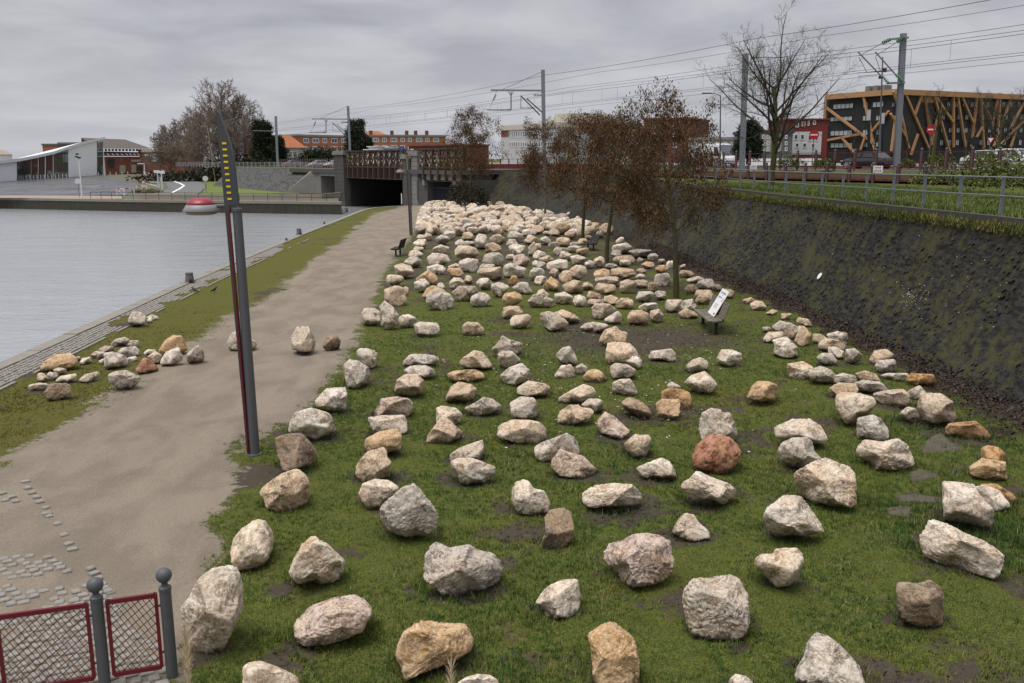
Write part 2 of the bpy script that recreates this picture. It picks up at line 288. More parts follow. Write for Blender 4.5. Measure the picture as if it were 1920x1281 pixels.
# cut-out | colour | label (or -) | outline
ROCKS = '''
A|c|cream boulder at the lawn corner by the path, behind the big grey slab|625,55 680,75 725,160 733,215 720,300 690,350 640,400 560,430 470,440 430,415 415,350 408,280 430,190 500,115
A|w|tall grey slab boulder with white top right beside the red fence|280,437 430,430 480,460 500,560 510,720 475,800 400,925 330,1040 210,1070 130,1040 70,960 45,850 45,680 120,600 190,500
A|c|cream boulder with a split peak, second from the red fence in the front lawn|1015,183 1055,182 1085,215 1140,245 1240,350 1280,400 1250,450 1220,530 1100,570 1030,535 920,540 860,490 843,430 870,350 940,240
A|p|long pinkish white boulder with a maroon left end on the front lawn|1010,690 1180,645 1350,635 1420,675 1470,740 1475,805 1430,850 1400,930 1250,960 1100,985 930,970 895,920 880,820 910,770
A|c|cream boulder cut by the bottom edge nearest the red fence|510,1135 560,1105 640,1105 720,1145 850,1220 910,1265 920,1330 900,1420 700,1440 520,1420 510,1280
B|g|broad grey boulder with a pointed left horn in the front lawn|390,215 480,265 640,242 720,290 830,315 910,410 895,500 850,550 720,590 550,645 430,610 380,550 295,500 292,420 300,330 335,265
B|w|kite shaped pale boulder with a small beak on its left side|1185,595 1240,550 1320,512 1440,500 1457,540 1475,640 1455,740 1390,785 1230,800 1180,710 1130,685
B|o|ochre stained boulder with a shadowed brown underside at the bottom|235,820 340,812 430,830 630,850 660,920 687,985 650,1060 540,1110 380,1165 270,1190 150,1250 120,1150 80,1070 100,960 130,890
B|w|white boulder top just showing at the bottom edge|560,1270 620,1235 700,1215 790,1225 850,1262 870,1330 850,1400 620,1400 550,1340
C|p|large rough pinkish boulder with a lobe on its left in the front lawn|510,155 620,165 705,205 718,310 740,360 720,430 660,500 560,540 440,573 340,530 310,440 240,425 200,370 195,310 250,235 330,225 410,175
C|w|small pale tent shaped boulder behind the blocky speckled one|815,10 880,20 920,80 990,130 1005,180 900,215 810,210 715,165 750,90 775,45
C|c|heart shaped cream boulder with a hollow top on the right lawn|1385,325 1460,325 1490,280 1640,255 1690,300 1690,370 1660,470 1600,560 1520,575 1440,510 1335,420 1340,370
C|s|large blocky boulder with black blotches and a tan left side|860,525 1050,480 1150,460 1220,490 1280,590 1300,750 1300,900 1220,930 1000,950 880,930 830,840 800,700 800,620
C|o|orange topped square boulder at the bottom of the lawn|200,840 285,825 350,870 430,940 460,1020 475,1130 475,1270 440,1340 200,1340 130,1230 110,1040 75,930
C|w|small pale boulder peeking over the bottom edge right of centre|1145,1265 1190,1220 1270,1225 1330,1270 1330,1330 1140,1330
D|w|long white boulder lying on the right side of the front lawn|1050,85 1180,105 1290,150 1440,190 1560,255 1575,300 1560,370 1530,455 1400,440 1260,430 1140,410 1040,370 1000,300 990,210 1020,170
D|b|upright brown slab boulder alone at the lower right of the lawn|805,565 870,545 940,545 1025,495 1100,530 1135,580 1145,700 1140,820 1000,865 850,825 820,700
D|g|big grey boulder cut by the bottom edge at the right|190,915 260,930 350,975 430,1040 520,1120 560,1230 600,1330 60,1330 55,1230 110,1120 130,1000
H|w|grooved pale boulder standing upright near the right edge|1060,750 1200,740 1290,745 1310,800 1430,910 1430,1030 1400,1080 1230,1050 1100,1040 1080,900
G|w|large pale wedge boulder with a dark undercut on the right lawn|1300,840 1430,832 1500,910 1580,1010 1622,1085 1500,1120 1400,1130 1270,1175 1190,1080 1170,1020 1190,950 1260,890
F|b|upright tan brown boulder with a notched left side in mid lawn|1000,945 1110,925 1160,960 1180,1050 1185,1130 1150,1180 1080,1245 960,1235 935,1185 960,1130 970,1080 960,1000
E|w|squared pale boulder on the path edge above the white domed one|770,30 915,28 922,90 910,200 800,220 700,190 680,120 720,80
E|w|white domed boulder with black crack just behind the brown block|540,205 650,178 700,190 790,225 815,270 835,360 760,410 680,430 600,400 480,350 500,270
E|b|brown square block boulder beside the near lamp post|390,395 470,368 590,370 640,430 690,500 703,550 620,610 440,660 420,610 400,510
E|t|tan boulder on the path edge in front of the lamp post|440,670 560,640 620,700 650,800 610,910 500,965 390,965 310,910 300,850 270,810 280,770 340,725
E|p|rough pink grey boulder at the back of the touching row of six|1175,105 1290,92 1390,115 1415,150 1410,210 1380,250 1120,250 1130,190 1170,140
E|w|white trough shaped boulder second in the touching row of six|1075,245 1190,232 1350,235 1375,290 1370,370 1300,385 1130,380 1095,310
E|o|cream and orange boulder third in the touching row of six|1060,400 1170,350 1300,340 1330,390 1320,500 1230,515 1060,530 1047,460
E|t|banded tan boulder fourth in the touching row of six|1080,500 1200,475 1225,500 1225,550 1255,590 1240,700 1150,730 1040,750 980,670 990,600 1020,560
E|c|cream boulder wedged behind the big grey rounded one|1040,740 1130,708 1240,725 1320,785 1250,850 1180,900 1160,940 1085,950 1040,880 1005,810
E|g|big grey rounded boulder with a peaked top at the end of the row|1430,748 1490,810 1560,900 1605,1000 1590,1090 1520,1140 1400,1168 1310,1150 1200,1070 1157,990 1170,910 1240,850 1340,775
F|s|low cream boulder with black blotched back and pointed ends|355,180 440,140 510,95 570,110 640,160 640,200 560,230 460,243 390,215
F|g|rounded grey boulder behind the long trough boulder in mid lawn|700,140 780,92 880,100 912,150 912,240 850,275 720,280 705,200
F|c|cream boulder directly behind the reddish tent shaped one|150,175 200,160 300,180 350,230 330,290 260,330 150,310
F|p|reddish tent shaped boulder in the left middle of the lawn|200,248 245,260 290,310 350,360 330,420 240,450 150,440 70,440 85,380 150,300
F|c|long cream block boulder with a ridged top in mid lawn|610,310 720,265 850,270 930,285 975,340 980,400 900,455 760,440 600,405
F|t|flat tan slab boulder leaning on a smaller grey stone|1080,200 1150,155 1215,155 1240,175 1310,180 1335,215 1290,260 1170,310 1050,310 1060,240
F|g|small grey boulder behind the flat tan slab|1230,160 1290,110 1390,110 1405,150 1370,220 1335,225 1300,200
F|p|knobbly pink and white boulder right of the flat tan slab|1410,205 1480,240 1560,310 1605,350 1540,415 1460,400 1380,380 1345,310 1360,270
F|c|grey cream boulder at the back of the tan slab pair|1060,110 1170,40 1250,0 1320,20 1350,60 1320,110 1230,150 1100,160 1065,140
F|s|speckled cream boulder behind the whitest angular one|250,520 340,470 505,415 513,480 480,575 380,590 245,580
F|w|white angular boulder narrow at its foot in the left lawn|260,570 330,548 430,555 600,625 590,680 530,700 520,750 370,755 330,745 310,680 255,610
F|g|smooth grey boulder behind the pink crested one|880,480 930,440 1040,400 1130,365 1190,400 1230,480 1220,530 1100,550 1000,580 930,585 890,550
F|p|pink white boulder with a sharp crest in mid lawn|1080,485 1130,510 1250,535 1350,630 1350,680 1250,710 1080,690 1010,620 1015,570 1050,530
F|w|white boulder with rosy front leaning over the upright brown one|735,740 800,712 850,730 880,780 960,800 1005,890 990,960 880,985 760,960 715,890 712,800
F|w|low oval white boulder with tan hollows on its flat top|1235,820 1340,760 1480,740 1610,745 1670,790 1700,850 1640,920 1450,930 1300,935 1250,900
G|g|grey cleft boulder standing behind the rust red one|700,220 770,180 840,190 860,215 910,205 940,270 975,370 950,430 800,440 710,435 680,350
G|r|rust red boulder, the reddest on the lawn|740,390 830,370 920,400 970,450 995,500 960,590 900,660 830,690 760,660 650,630 632,560 660,470
G|c|small cream block boulder with a flat ledge top|200,375 310,380 322,420 290,540 180,545 140,520 118,450
G|w|whitish shell shaped boulder arched over the grass|210,635 300,590 400,548 460,575 500,640 518,690 420,715 340,690 290,715 240,680
G|w|flat topped white boulder just in front of the rust red one|660,648 760,690 920,740 965,780 930,870 870,908 790,875 650,845 545,800 560,750 610,720
G|w|broad whitish boulder, rear one of the right hand trio|1250,340 1380,265 1500,255 1580,300 1635,390 1620,440 1540,455 1480,430 1360,430 1290,440 1260,390
G|g|grey boulder in the middle of the right hand trio|1300,450 1380,405 1480,392 1520,420 1545,500 1600,550 1560,590 1480,635 1390,635 1300,590 1275,520
H|c|biggest cream boulder with a bulging face, front of the right trio|180,553 270,580 350,600 395,650 410,720 415,830 425,890 330,910 100,918 30,860 -30,760 -40,690 30,640 90,590
G|o|white boulder with an orange streak alone on bright moss|1075,20 1110,-20 1200,-22 1260,0 1270,50 1250,130 1180,152 1040,115
G|b|dark brown flattish boulder left of the ochre pair|95,140 150,98 240,120 310,180 340,235 270,248 200,240 120,190
G|o|ochre cube boulder in front of the deep orange one|355,150 400,115 530,110 540,150 530,240 460,275 370,245
G|O|deep orange boulder behind the ochre cube|400,60 440,35 540,35 610,60 625,110 615,190 550,195 460,190 400,130
H|c|boulder with an overhanging top and narrow foot by the embankment|265,100 300,65 440,65 540,90 558,130 520,220 440,245 420,315 350,300 290,210 270,180
H|g|egg shaped grey boulder below the overhanging one|430,265 540,230 600,255 655,330 660,400 600,430 440,425 430,340
H|w|wide whitish boulder with a sloping crest on the right lawn|480,430 610,435 715,395 790,440 830,520 852,580 780,620 590,658 530,610 430,570 430,500
H|g|small grey pointed boulder left of the big two tiered one|740,235 800,170 860,180 905,250 880,290 790,292
H|c|big two tiered cream boulder at the foot of the embankment|900,80 1040,65 1130,120 1165,240 1140,300 1060,310 930,270 885,190
H|O|orange brown wedge boulder beside bare ground on the right|1120,310 1210,290 1300,268 1380,325 1420,380 1390,415 1250,415 1110,400 1100,360
H|O|rusty ochre boulder stacked behind the two toned one|1360,490 1400,462 1480,470 1530,510 1530,600 1370,610
H|o|two toned white and ochre boulder near the right edge|1275,640 1360,560 1520,565 1530,640 1548,700 1430,720 1290,715
H|w|white angular boulder with orange blush leaning on the grooved one|1305,790 1380,765 1480,790 1560,880 1560,905 1480,945 1430,940 1330,890
H|O|ochre boulder half hidden behind the white angular one|1350,770 1460,750 1570,800 1610,840 1580,890 1540,900 1430,860
H|p|pink streaked boulder behind the small grey pointed one|545,85 640,50 760,28 810,70 810,150 720,178 600,150
H|g|small grey prism boulder right of the pink streaked one|805,60 890,5 945,65 900,120 820,120
K|c|-|340,440 440,415 510,450 500,530 430,548 345,530
K|s|-|470,490 560,447 630,470 660,505 640,560 560,570 500,545
K|s|-|630,530 710,495 790,510 805,545 780,580 650,580
K|t|-|620,610 680,560 790,560 812,600 790,650 660,660 640,680
K|t|-|795,505 860,480 930,500 965,545 940,570 830,560
K|g|-|790,570 850,545 960,550 1015,605 910,635 830,630
K|t|-|895,420 920,350 1000,332 1050,370 1050,410 930,450
K|g|-|925,455 950,415 1050,398 1070,440 1055,495 970,510
K|w|flat white slab boulder beside the orange block under the embankment|965,520 1010,500 1140,490 1150,515 1120,545 1000,545
K|O|orange block boulder at the foot of the dark embankment|1130,560 1170,500 1310,500 1330,560 1300,585 1200,585
K|g|-|535,395 570,365 640,362 680,420 630,445 560,440
K|g|-|725,340 790,330 838,370 830,410 770,445 735,420
K|w|-|615,325 660,320 720,350 715,400 670,405 615,365
K|g|-|600,240 670,218 735,225 748,270 735,320 650,310
K|c|-|550,310 590,260 680,275 730,310 720,350 650,350 590,355 555,340
K|t|-|510,235 560,235 600,255 580,310 515,300
K|t|-|410,180 450,180 505,240 490,300 440,335 390,290 410,230
K|w|-|240,280 330,250 410,320 400,345 420,385 330,395 250,380 260,320
K|c|-|175,280 210,225 310,215 325,245 280,290 200,300
K|g|-|240,190 290,148 360,160 420,190 410,225 320,230 250,215
K|b|-|320,230 360,195 400,235 385,275 340,265
K|s|-|175,190 220,185 240,205 220,225 180,225
K|t|-|400,160 410,125 480,135 520,190 470,190
K|t|-|300,100 375,97 355,125 305,145
K|t|-|195,100 240,70 280,80 265,115 200,110
K|c|-|90,40 130,10 180,20 210,60 180,85 110,75
K|t|-|40,10 100,-10 130,10 90,40 60,35
J|s|-|60,130 140,112 240,150 320,220 290,270 150,290 110,260 60,190
J|t|-|175,130 260,95 360,135 430,190 400,220 320,225 250,200
J|w|-|520,80 560,45 680,45 745,95 720,160 620,195 540,170
J|w|-|630,190 690,150 760,107 800,150 790,215 720,235 640,215
J|t|-|840,180 870,110 960,100 1040,130 1045,200 960,235 860,225
J|w|-|940,80 1000,40 1110,35 1130,90 1060,130 960,125
J|p|-|1050,110 1130,90 1180,150 1150,215 1080,220 1045,170
J|c|-|1180,60 1200,10 1340,5 1320,90 1240,130 1190,110
J|s|-|1340,20 1430,0 1475,70 1460,120 1390,120 1320,100
J|t|-|1300,130 1370,85 1460,120 1490,160 1480,180 1330,175
J|g|-|415,260 460,225 540,208 650,225 690,245 640,290 540,308 440,290
J|t|-|600,350 640,280 740,245 780,285 850,305 830,390 720,430 650,425 590,390
J|c|large cream boulder with an arched foot below the placard bench|650,480 665,400 740,385 870,400 920,450 955,530 850,600 720,600 690,605 650,550
J|g|-|200,500 260,440 330,425 380,500 405,590 330,600 250,590 205,540
J|w|-|190,690 250,600 340,590 375,640 380,710 260,730 190,715
J|g|-|380,610 440,580 490,620 480,670 430,695 385,670
J|o|-|440,710 490,645 560,630 620,660 658,710 640,750 560,770 460,745
J|g|-|690,610 730,580 850,590 930,640 910,690 850,715 710,725 690,650
J|w|-|830,570 890,515 950,520 985,560 970,630 930,640
J|w|-|710,760 770,725 870,720 920,790 943,860 900,888 790,870 710,830
J|g|low flat grey boulder with a squared right end on bare mud|1035,530 1060,475 1150,460 1240,445 1280,490 1280,575 1200,555 1050,560
J|w|white rounded boulder alone on the mud in front of the placard bench|1650,540 1690,460 1780,455 1870,490 1878,560 1800,610 1730,615 1660,575
J|s|-|1370,610 1430,550 1500,525 1575,565 1570,640 1500,660 1400,680
J|c|-|1350,770 1420,690 1540,648 1600,700 1655,770 1600,840 1480,860 1400,800
J|g|-|1200,775 1240,745 1330,790 1320,830 1210,810
I|s|-|275,120 310,80 400,85 450,120 450,220 370,255 290,235 275,180
I|g|-|440,70 490,15 560,70 615,150 600,240 500,295 450,250 460,150
I|w|-|600,190 640,145 710,140 810,200 760,260 650,270 600,235
I|w|-|745,230 800,205 960,220 985,260 970,320 850,340 770,325
I|t|small tan boulder alone on the grass short of the dense field|1180,240 1230,205 1330,215 1390,280 1370,320 1260,340 1180,325
M|g|-|720,1100 780,1045 880,1040 990,1090 1030,1170 1000,1240 920,1278 800,1275 710,1190
I|t|-|1540,120 1600,80 1680,70 1740,120 1700,170 1610,185 1540,170
I|c|-|1610,190 1650,150 1800,140 1805,200 1750,260 1680,280 1620,260
I|s|-|1445,460 1520,380 1545,330 1620,370 1730,400 1720,480 1690,510 1600,490 1500,515
I|s|-|1500,500 1550,465 1640,470 1720,560 1660,620 1570,640 1510,600
I|g|-|1520,690 1600,620 1720,575 1800,650 1790,730 1700,760 1660,795 1560,760
I|c|cream mound boulder with a peaked top behind the thin brown slab|1145,580 1200,520 1290,462 1370,480 1440,570 1460,610 1400,640 1200,635
I|o|thin brown and ochre slab boulder lying flat|1045,665 1130,645 1300,637 1390,680 1390,730 1300,750 1100,750 1060,710
I|t|tan arched boulder just in front of the thin brown slab|1030,890 1080,790 1150,745 1270,770 1320,820 1290,900 1180,930 1030,930
I|c|-|1680,800 1780,735 1930,765 1980,800 1960,870 1850,890 1670,860
I|g|large mottled grey boulder at the path edge left of the lawn|110,600 170,540 260,560 345,620 360,690 330,780 230,820 150,810 125,690
I|w|upright white boulder touching the large mottled grey one by the path|235,510 240,450 320,440 420,480 415,600 370,655 345,620 300,600
I|g|-|650,560 720,495 870,500 960,525 985,560 930,605 780,605 650,610
I|g|-|650,640 720,600 860,600 930,640 950,690 880,740 840,720 700,690
I|p|cream boulder with a pinkish front in the row near the path|565,830 600,720 680,675 790,680 845,740 830,830 770,895 650,880
L|o|large ochre boulder beside the quay cobbles, biggest of the left group|305,670 340,620 430,575 530,575 575,630 560,670 500,700 320,700
L|w|-|400,690 440,675 495,690 490,720 430,740
L|g|-|350,730 380,705 430,725 430,765 380,780
L|c|-|275,780 290,720 320,712 365,765 340,790
L|w|thin white slab boulder lying flat in the left group|420,770 460,735 575,728 575,750 510,795 440,795
L|w|-|220,800 300,790 370,810 340,850 230,850
L|b|brownish boulder nearest the camera in the left waterside group|340,850 390,790 500,800 530,830 520,880 430,930 350,905
L|s|-|585,770 640,725 740,710 748,745 680,790 600,785
L|g|solitary grey boulder on the moss at the gravel edge, left group|820,720 870,700 950,695 1050,760 1030,800 970,850 880,825 825,775
L|w|-|595,640 620,605 680,598 685,640 620,655
L|p|-|560,600 600,590 610,615 580,632
L|p|-|680,580 720,550 790,565 790,605 730,620
L|p|-|735,540 790,512 850,520 850,560 760,575
L|g|-|830,500 870,460 940,450 980,480 930,510 860,525
L|w|-|955,510 980,472 1040,475 1040,520 980,535
L|g|-|880,560 920,525 1020,520 1045,560 1030,600 940,610
L|g|-|785,650 790,560 860,555 930,590 960,640 940,680 790,685
L|w|-|950,600 1030,592 1030,625 990,645 960,635
L|w|-|740,625 780,610 795,635 785,655 750,660
L|r|-|1020,690 1080,600 1130,615 1190,700 1150,720 1030,710
L|w|-|1080,560 1110,540 1170,545 1160,580 1080,590
L|c|-|1110,590 1170,550 1215,590 1200,650 1150,650
L|w|white boulder in front of the orange topped one at the gravel edge|1200,630 1250,555 1340,525 1368,590 1365,630 1290,665 1210,660
L|o|orange topped boulder standing tallest in the group by the water|1190,545 1240,470 1300,432 1370,440 1405,550 1370,570 1300,570 1210,590
L|s|black speckled white boulder at the gravel end of the left group|1395,580 1440,540 1495,505 1525,550 1530,630 1470,650 1405,635
L|g|grey boulder alone on the quay cobbles near the water|965,310 1000,255 1070,265 1095,300 1070,365 1000,370 965,345
L|g|-|1095,300 1140,275 1190,300 1190,325 1140,325
L|w|-|1100,320 1130,298 1145,320 1140,350 1100,345
L|g|grey boulder on the gravel path directly behind the near lamp post|1705,480 1740,420 1780,395 1880,460 1920,490 1918,540 1790,555 1720,545
P|s|white boulder with dark pits standing alone on the gravel path|545,632 558,612 580,612 592,640 588,660 565,663 548,655
P|b|small dark brown boulder on the path right of the pitted white one|604,650 612,632 632,627 639,640 636,655 615,659
'''
# boulders of the dense field, by extent: cut-out | colour, x0, y0, x1, y1 ; ...
FIELD = '''
M|t,240,990,505,1240;c,255,870,470,1010;t,430,1000,518,1130;c,350,740,590,925;g,460,670,665,800;w,510,590,690,700;w,560,550,690,620;w,560,470,735,580;w,600,420,730,500;c,680,400,795,500;w,700,345,800,440;c,720,300,845,400;w,735,250,845,320;c,740,195,885,300;c,665,120,780,225;w,780,110,850,180;g,700,80,780,130;o,580,820,850,990;g,580,915,760,1080;o,660,990,940,1180;g,830,960,940,1060;w,715,625,990,770;w,720,750,950,880;c,780,530,980,650;g,820,415,985,540;w,905,370,1050,490;c,860,290,1090,420;w,885,195,1040,290;w,830,160,1000,200;c,1030,540,1315,720;c,950,740,1140,830;g,1070,680,1310,850;o,950,790,1150,930;t,1140,870,1240,980;w,970,895,1150,1045;s,1005,995,1315,1180;g,1030,470,1150,560;t,1105,385,1250,500;g,1130,490,1280,560;g,1250,410,1415,580;w,1095,290,1300,410;o,1010,210,1130,300;w,1080,265,1280,330;c,1275,780,1570,940;w,1270,905,1480,1050;g,1300,745,1500,830;g,1340,620,1600,790;t,1375,505,1565,625;w,1440,950,1660,1140;g,1205,1065,1460,1250;o,1560,1060,1800,1240;c,1420,415,1620,540;w,1600,640,1710,710;p,1690,630,1900,785;g,1580,730,1850,910;O,1630,880,1780,1000;w,1665,950,1920,1110;w,1630,525,1840,660;g,1610,470,1760,570;c,1860,490,1960,690;g,1620,380,1810,510;t,1460,330,1600,440;w,1340,300,1460,410;g,1190,200,1330,290;s,1340,195,1510,290;w,1520,230,1680,320;t,1550,290,1700,390;c,1700,280,1830,390;w,1780,370,1920,450;p,1840,420,1960,530;t,1570,1220,1800,1330;t,930,90,1020,150;w,1020,100,1110,150;t,1110,95,1210,150;c,870,100,940,160;c,1040,160,1180,210;w,1190,140,1300,200;t,1310,130,1420,190
N|t,490,445,655,560;w,520,605,680,720;w,230,590,400,720;t,300,650,475,750;w,375,690,640,860;g,215,705,385,820;g,185,790,370,950;w,245,880,410,1000;o,340,890,540,1070;p,410,800,540,920;t,525,820,680,975;c,640,760,845,940;w,645,645,840,770;t,560,925,800,1090;t,780,950,920,1045;w,470,1060,700,1210;w,680,1095,840,1240;t,835,1050,1005,1165;t,915,960,1170,1100;p,925,890,1210,1010;o,910,800,1105,950;g,1040,745,1200,810;t,1110,790,1400,930;c,1210,920,1410,1090;t,1120,650,1390,760;w,1205,700,1345,790;w,1385,860,1500,930;c,1365,925,1550,1030;t,1525,950,1650,1070;w,1590,850,1800,1020;o,1605,760,1770,860;w,1400,670,1480,740;o,1440,720,1605,810;p,1395,800,1520,860;g,1300,580,1580,680;w,1520,630,1650,720;w,1635,690,1730,760;w,1730,710,1820,820;g,1385,1055,1610,1190;g,1600,1050,1735,1160;t,1160,1130,1370,1270;t,1030,1095,1200,1210;p,835,1145,1040,1240;c,1165,445,1270,530;w,1110,510,1360,640;g,1100,590,1240,680;t,930,370,1040,460;c,940,320,1120,400;O,880,280,995,345;c,600,285,775,400;c,600,160,725,240;c,700,205,785,300;t,820,260,900,340;t,585,380,730,470;c,715,360,880,450;t,815,425,910,480;o,405,300,580,390;t,340,270,460,330;O,465,230,610,295;g,440,190,560,270;c,440,140,570,190;w,145,255,280,330;b,100,115,245,210;w,240,135,340,200;t,220,310,360,420;w,100,350,290,430;g,310,435,440,540;t,130,450,320,540;g,405,500,540,600;g,450,560,640,660;s,640,500,760,570;g,610,540,790,630;t,715,565,875,665;t,735,460,850,540;t,180,510,330,610;g,815,705,930,820;c,915,660,1045,800;c,260,1030,430,1140;s,170,1090,470,1250;b,710,1000,800,1090;c,340,380,450,430;c,410,355,540,440;c,330,130,400,190
O|w,270,705,490,790;w,400,735,620,860;t,255,795,420,910;b,570,800,680,880;t,670,850,820,960;t,365,860,600,1010;t,380,920,560,1030;t,195,640,375,730;w,50,530,140,630;c,205,565,275,640
'''
TINT = dict(c=(.64, .525, .385), w=(.70, .62, .52), g=(.47, .415, .35), t=(.50, .355, .215), b=(.19, .135, .088), o=(.55, .35, .16),
            O=(.40, .205, .06), r=(.36, .135, .065), p=(.50, .36, .285), s=(.54, .46, .36))
STAIN = dict(c=.6, w=.4, g=.22, t=.6, b=.4, o=1.0, O=.9, r=.5, p=.5, s=.35)
WORD = dict(c='cream', w='whitish', g='grey', t='tan', b='brown', o='ochre stained', O='orange brown', r='reddish brown', p='pinkish', s='dark speckled')
def blob(x0, y0, x1, y1, rs, lo=.80):
    """irregular outline filling an extent"""
    n = rs.integers(5, 9) if lo < .9 else rs.integers(8, 12); a = np.sort((np.arange(n) + rs.uniform(-.33, .33, n)) * 2 * math.pi / n + rs.uniform(0, 6))
    e = 1.0 / (np.abs(np.cos(a)) ** 2.4 + np.abs(np.sin(a)) ** 2.4) ** (1 / 2.4) * rs.uniform(lo, 1.08, n)
    x = np.cos(a) * e; y = np.sin(a) * e
    x = (x - x.min()) / (x.max() - x.min()); y = (y - y.min()) / (y.max() - y.min())
    return np.stack([x0 + x * (x1 - x0), y0 + y * (y1 - y0)], 1)
STONES = []   # dict(poly (px), col, label)
_rs = np.random.default_rng(5)
for ln in ROCKS.strip().split('\n'):
    cu, co, lb, pt = ln.split('|'); ox, oy, k = CUT[cu]
    P = np.array([[float(q) for q in w.split(',')] for w in pt.split()]) / k + (ox, oy)
    STONES.append(dict(poly=P, col=co, label=None if lb == '-' else lb, cut=cu, hand=True))
for ln in FIELD.strip().split('\n'):
    cu, rest = ln.split('|'); ox, oy, k = CUT[cu]
    for it in rest.split(';'):
        co, *b = it.split(','); b = [float(q) for q in b]
        P = blob(b[0] / k + ox, b[1] / k + oy, b[2] / k + ox, b[3] / k + oy, _rs)
        STONES.append(dict(poly=P, col=co, label=None, cut=cu, hand=False))
for s in STONES:
    P = s['poly']; s['box'] = (*P.min(0), *P.max(0)); x0, y0, x1, y1 = s['box']
    s['c'] = ((x0 + x1) / 2, (y0 + y1) / 2); s['area'] = (x1 - x0) * (y1 - y0)
    g0 = gnd(s['c'][0], y1 - .22 * (y1 - y0)); s['g'] = g0; s['r'] = .5 * (x1 - x0) / FPX * np.linalg.norm(g0 - CAM)
# the far end of the field, too far off to survey stone by stone: fill between the others
_G = np.array([(*s['g'][:2], s['r']) for s in STONES])
FAR = []
for _ in range(9000):
    px, py = _rs.uniform(790, 1170), _rs.uniform(384, 440)
    g0 = gnd(px, py); lim = 9.9 if g0[1] < 45 else np.interp(g0[1], [45, 69, 90, 108, 114], [9.0, 7.4, 4.0, -1.2, -6.2])
    if g0[0] > lim or g0[0] < np.interp(g0[1], [40, 57, 98, 112], [-5.2, -6.9, -9.3, -10.2]): continue
    r = _rs.uniform(.42, .66)
    if np.min(np.hypot(_G[:, 0] - g0[0], _G[:, 1] - g0[1]) - (_G[:, 2] * 1.0 + r * 1.3)) < 0: continue
    _G = np.vstack([_G, (g0[0], g0[1], r)]); kx = r * FPX / np.linalg.norm(g0 - CAM)
    FAR.append(dict(poly=blob(px - kx, py - kx * _rs.uniform(1.0, 1.4), px + kx, py + kx * .25, _rs, .95), col=_rs.choice(list('ccwwwgct')), label=None, cut='X', hand=False))
for s in FAR:
    P = s['poly']; s['box'] = (*P.min(0), *P.max(0)); x0, y0, x1, y1 = s['box']
    s['c'] = ((x0 + x1) / 2, (y0 + y1) / 2); s['area'] = (x1 - x0) * (y1 - y0); s['g'] = gnd(s['c'][0], y1)
    s['r'] = .5 * (x1 - x0) / FPX * np.linalg.norm(s['g'] - CAM)
STONES += FAR
# ------------------------------------------------------------------ lie of the land
def pl(y, pts): return np.interp(y, [p[0] for p in pts], [p[1] for p in pts])
QUAY = [(-12, -13.2), (0, -13.6), (15, -14.1), (25.6, -14.5), (33, -14.9), (43.6, -15.5), (70.5, -16.3), (104, -17.0), (109, -16.6), (112, -15.4), (115, -12.4), (116.5, -9)]
BASE = [(-12, 11.3), (25, 11.3), (33, 11.1), (40, 10.6), (47, 9.8), (69, 8.2), (90, 4.8), (108, -.4), (116.5, -7)]
TOPL = [(-12, 14.0, 4.0), (25.5, 13.5, 3.95), (44, 12.8, 3.85), (55, 12.0, 3.9), (72, 10.6, 4.0), (98, 6.8, 4.05), (112, 1.2, 4.1), (117.5, -4.6, 4.2)]
XRP = [(-12, -3.4), (9.2, -3.6), (12, -4.1), (15.5, -5.0), (17, -5.55), (18.2, -5.3), (19.5, -4.75), (25, -4.65), (34.5, -5.4), (46, -6.4), (57, -7.0), (71, -7.5), (98, -9.4), (118, -10.8)]
XLP = [(-12, -12.2), (12, -11.0), (16.2, -9.5), (27.5, -10.2), (39, -10.5), (54.5, -11.4), (70, -12.4), (98, -14.6), (118, -13)]
def XQ(y): return pl(y, QUAY)
def XB(y): return pl(y, BASE)
LDIR = np.array([-27.1, 45.0]) / math.hypot(27.1, 45); LNRM = np.array([LDIR[1], -LDIR[0]])     # along the railway bridge, and away from the water
BR0 = np.array([-5.9, 113.0]); BR1 = np.array([-33.0, 158.0])

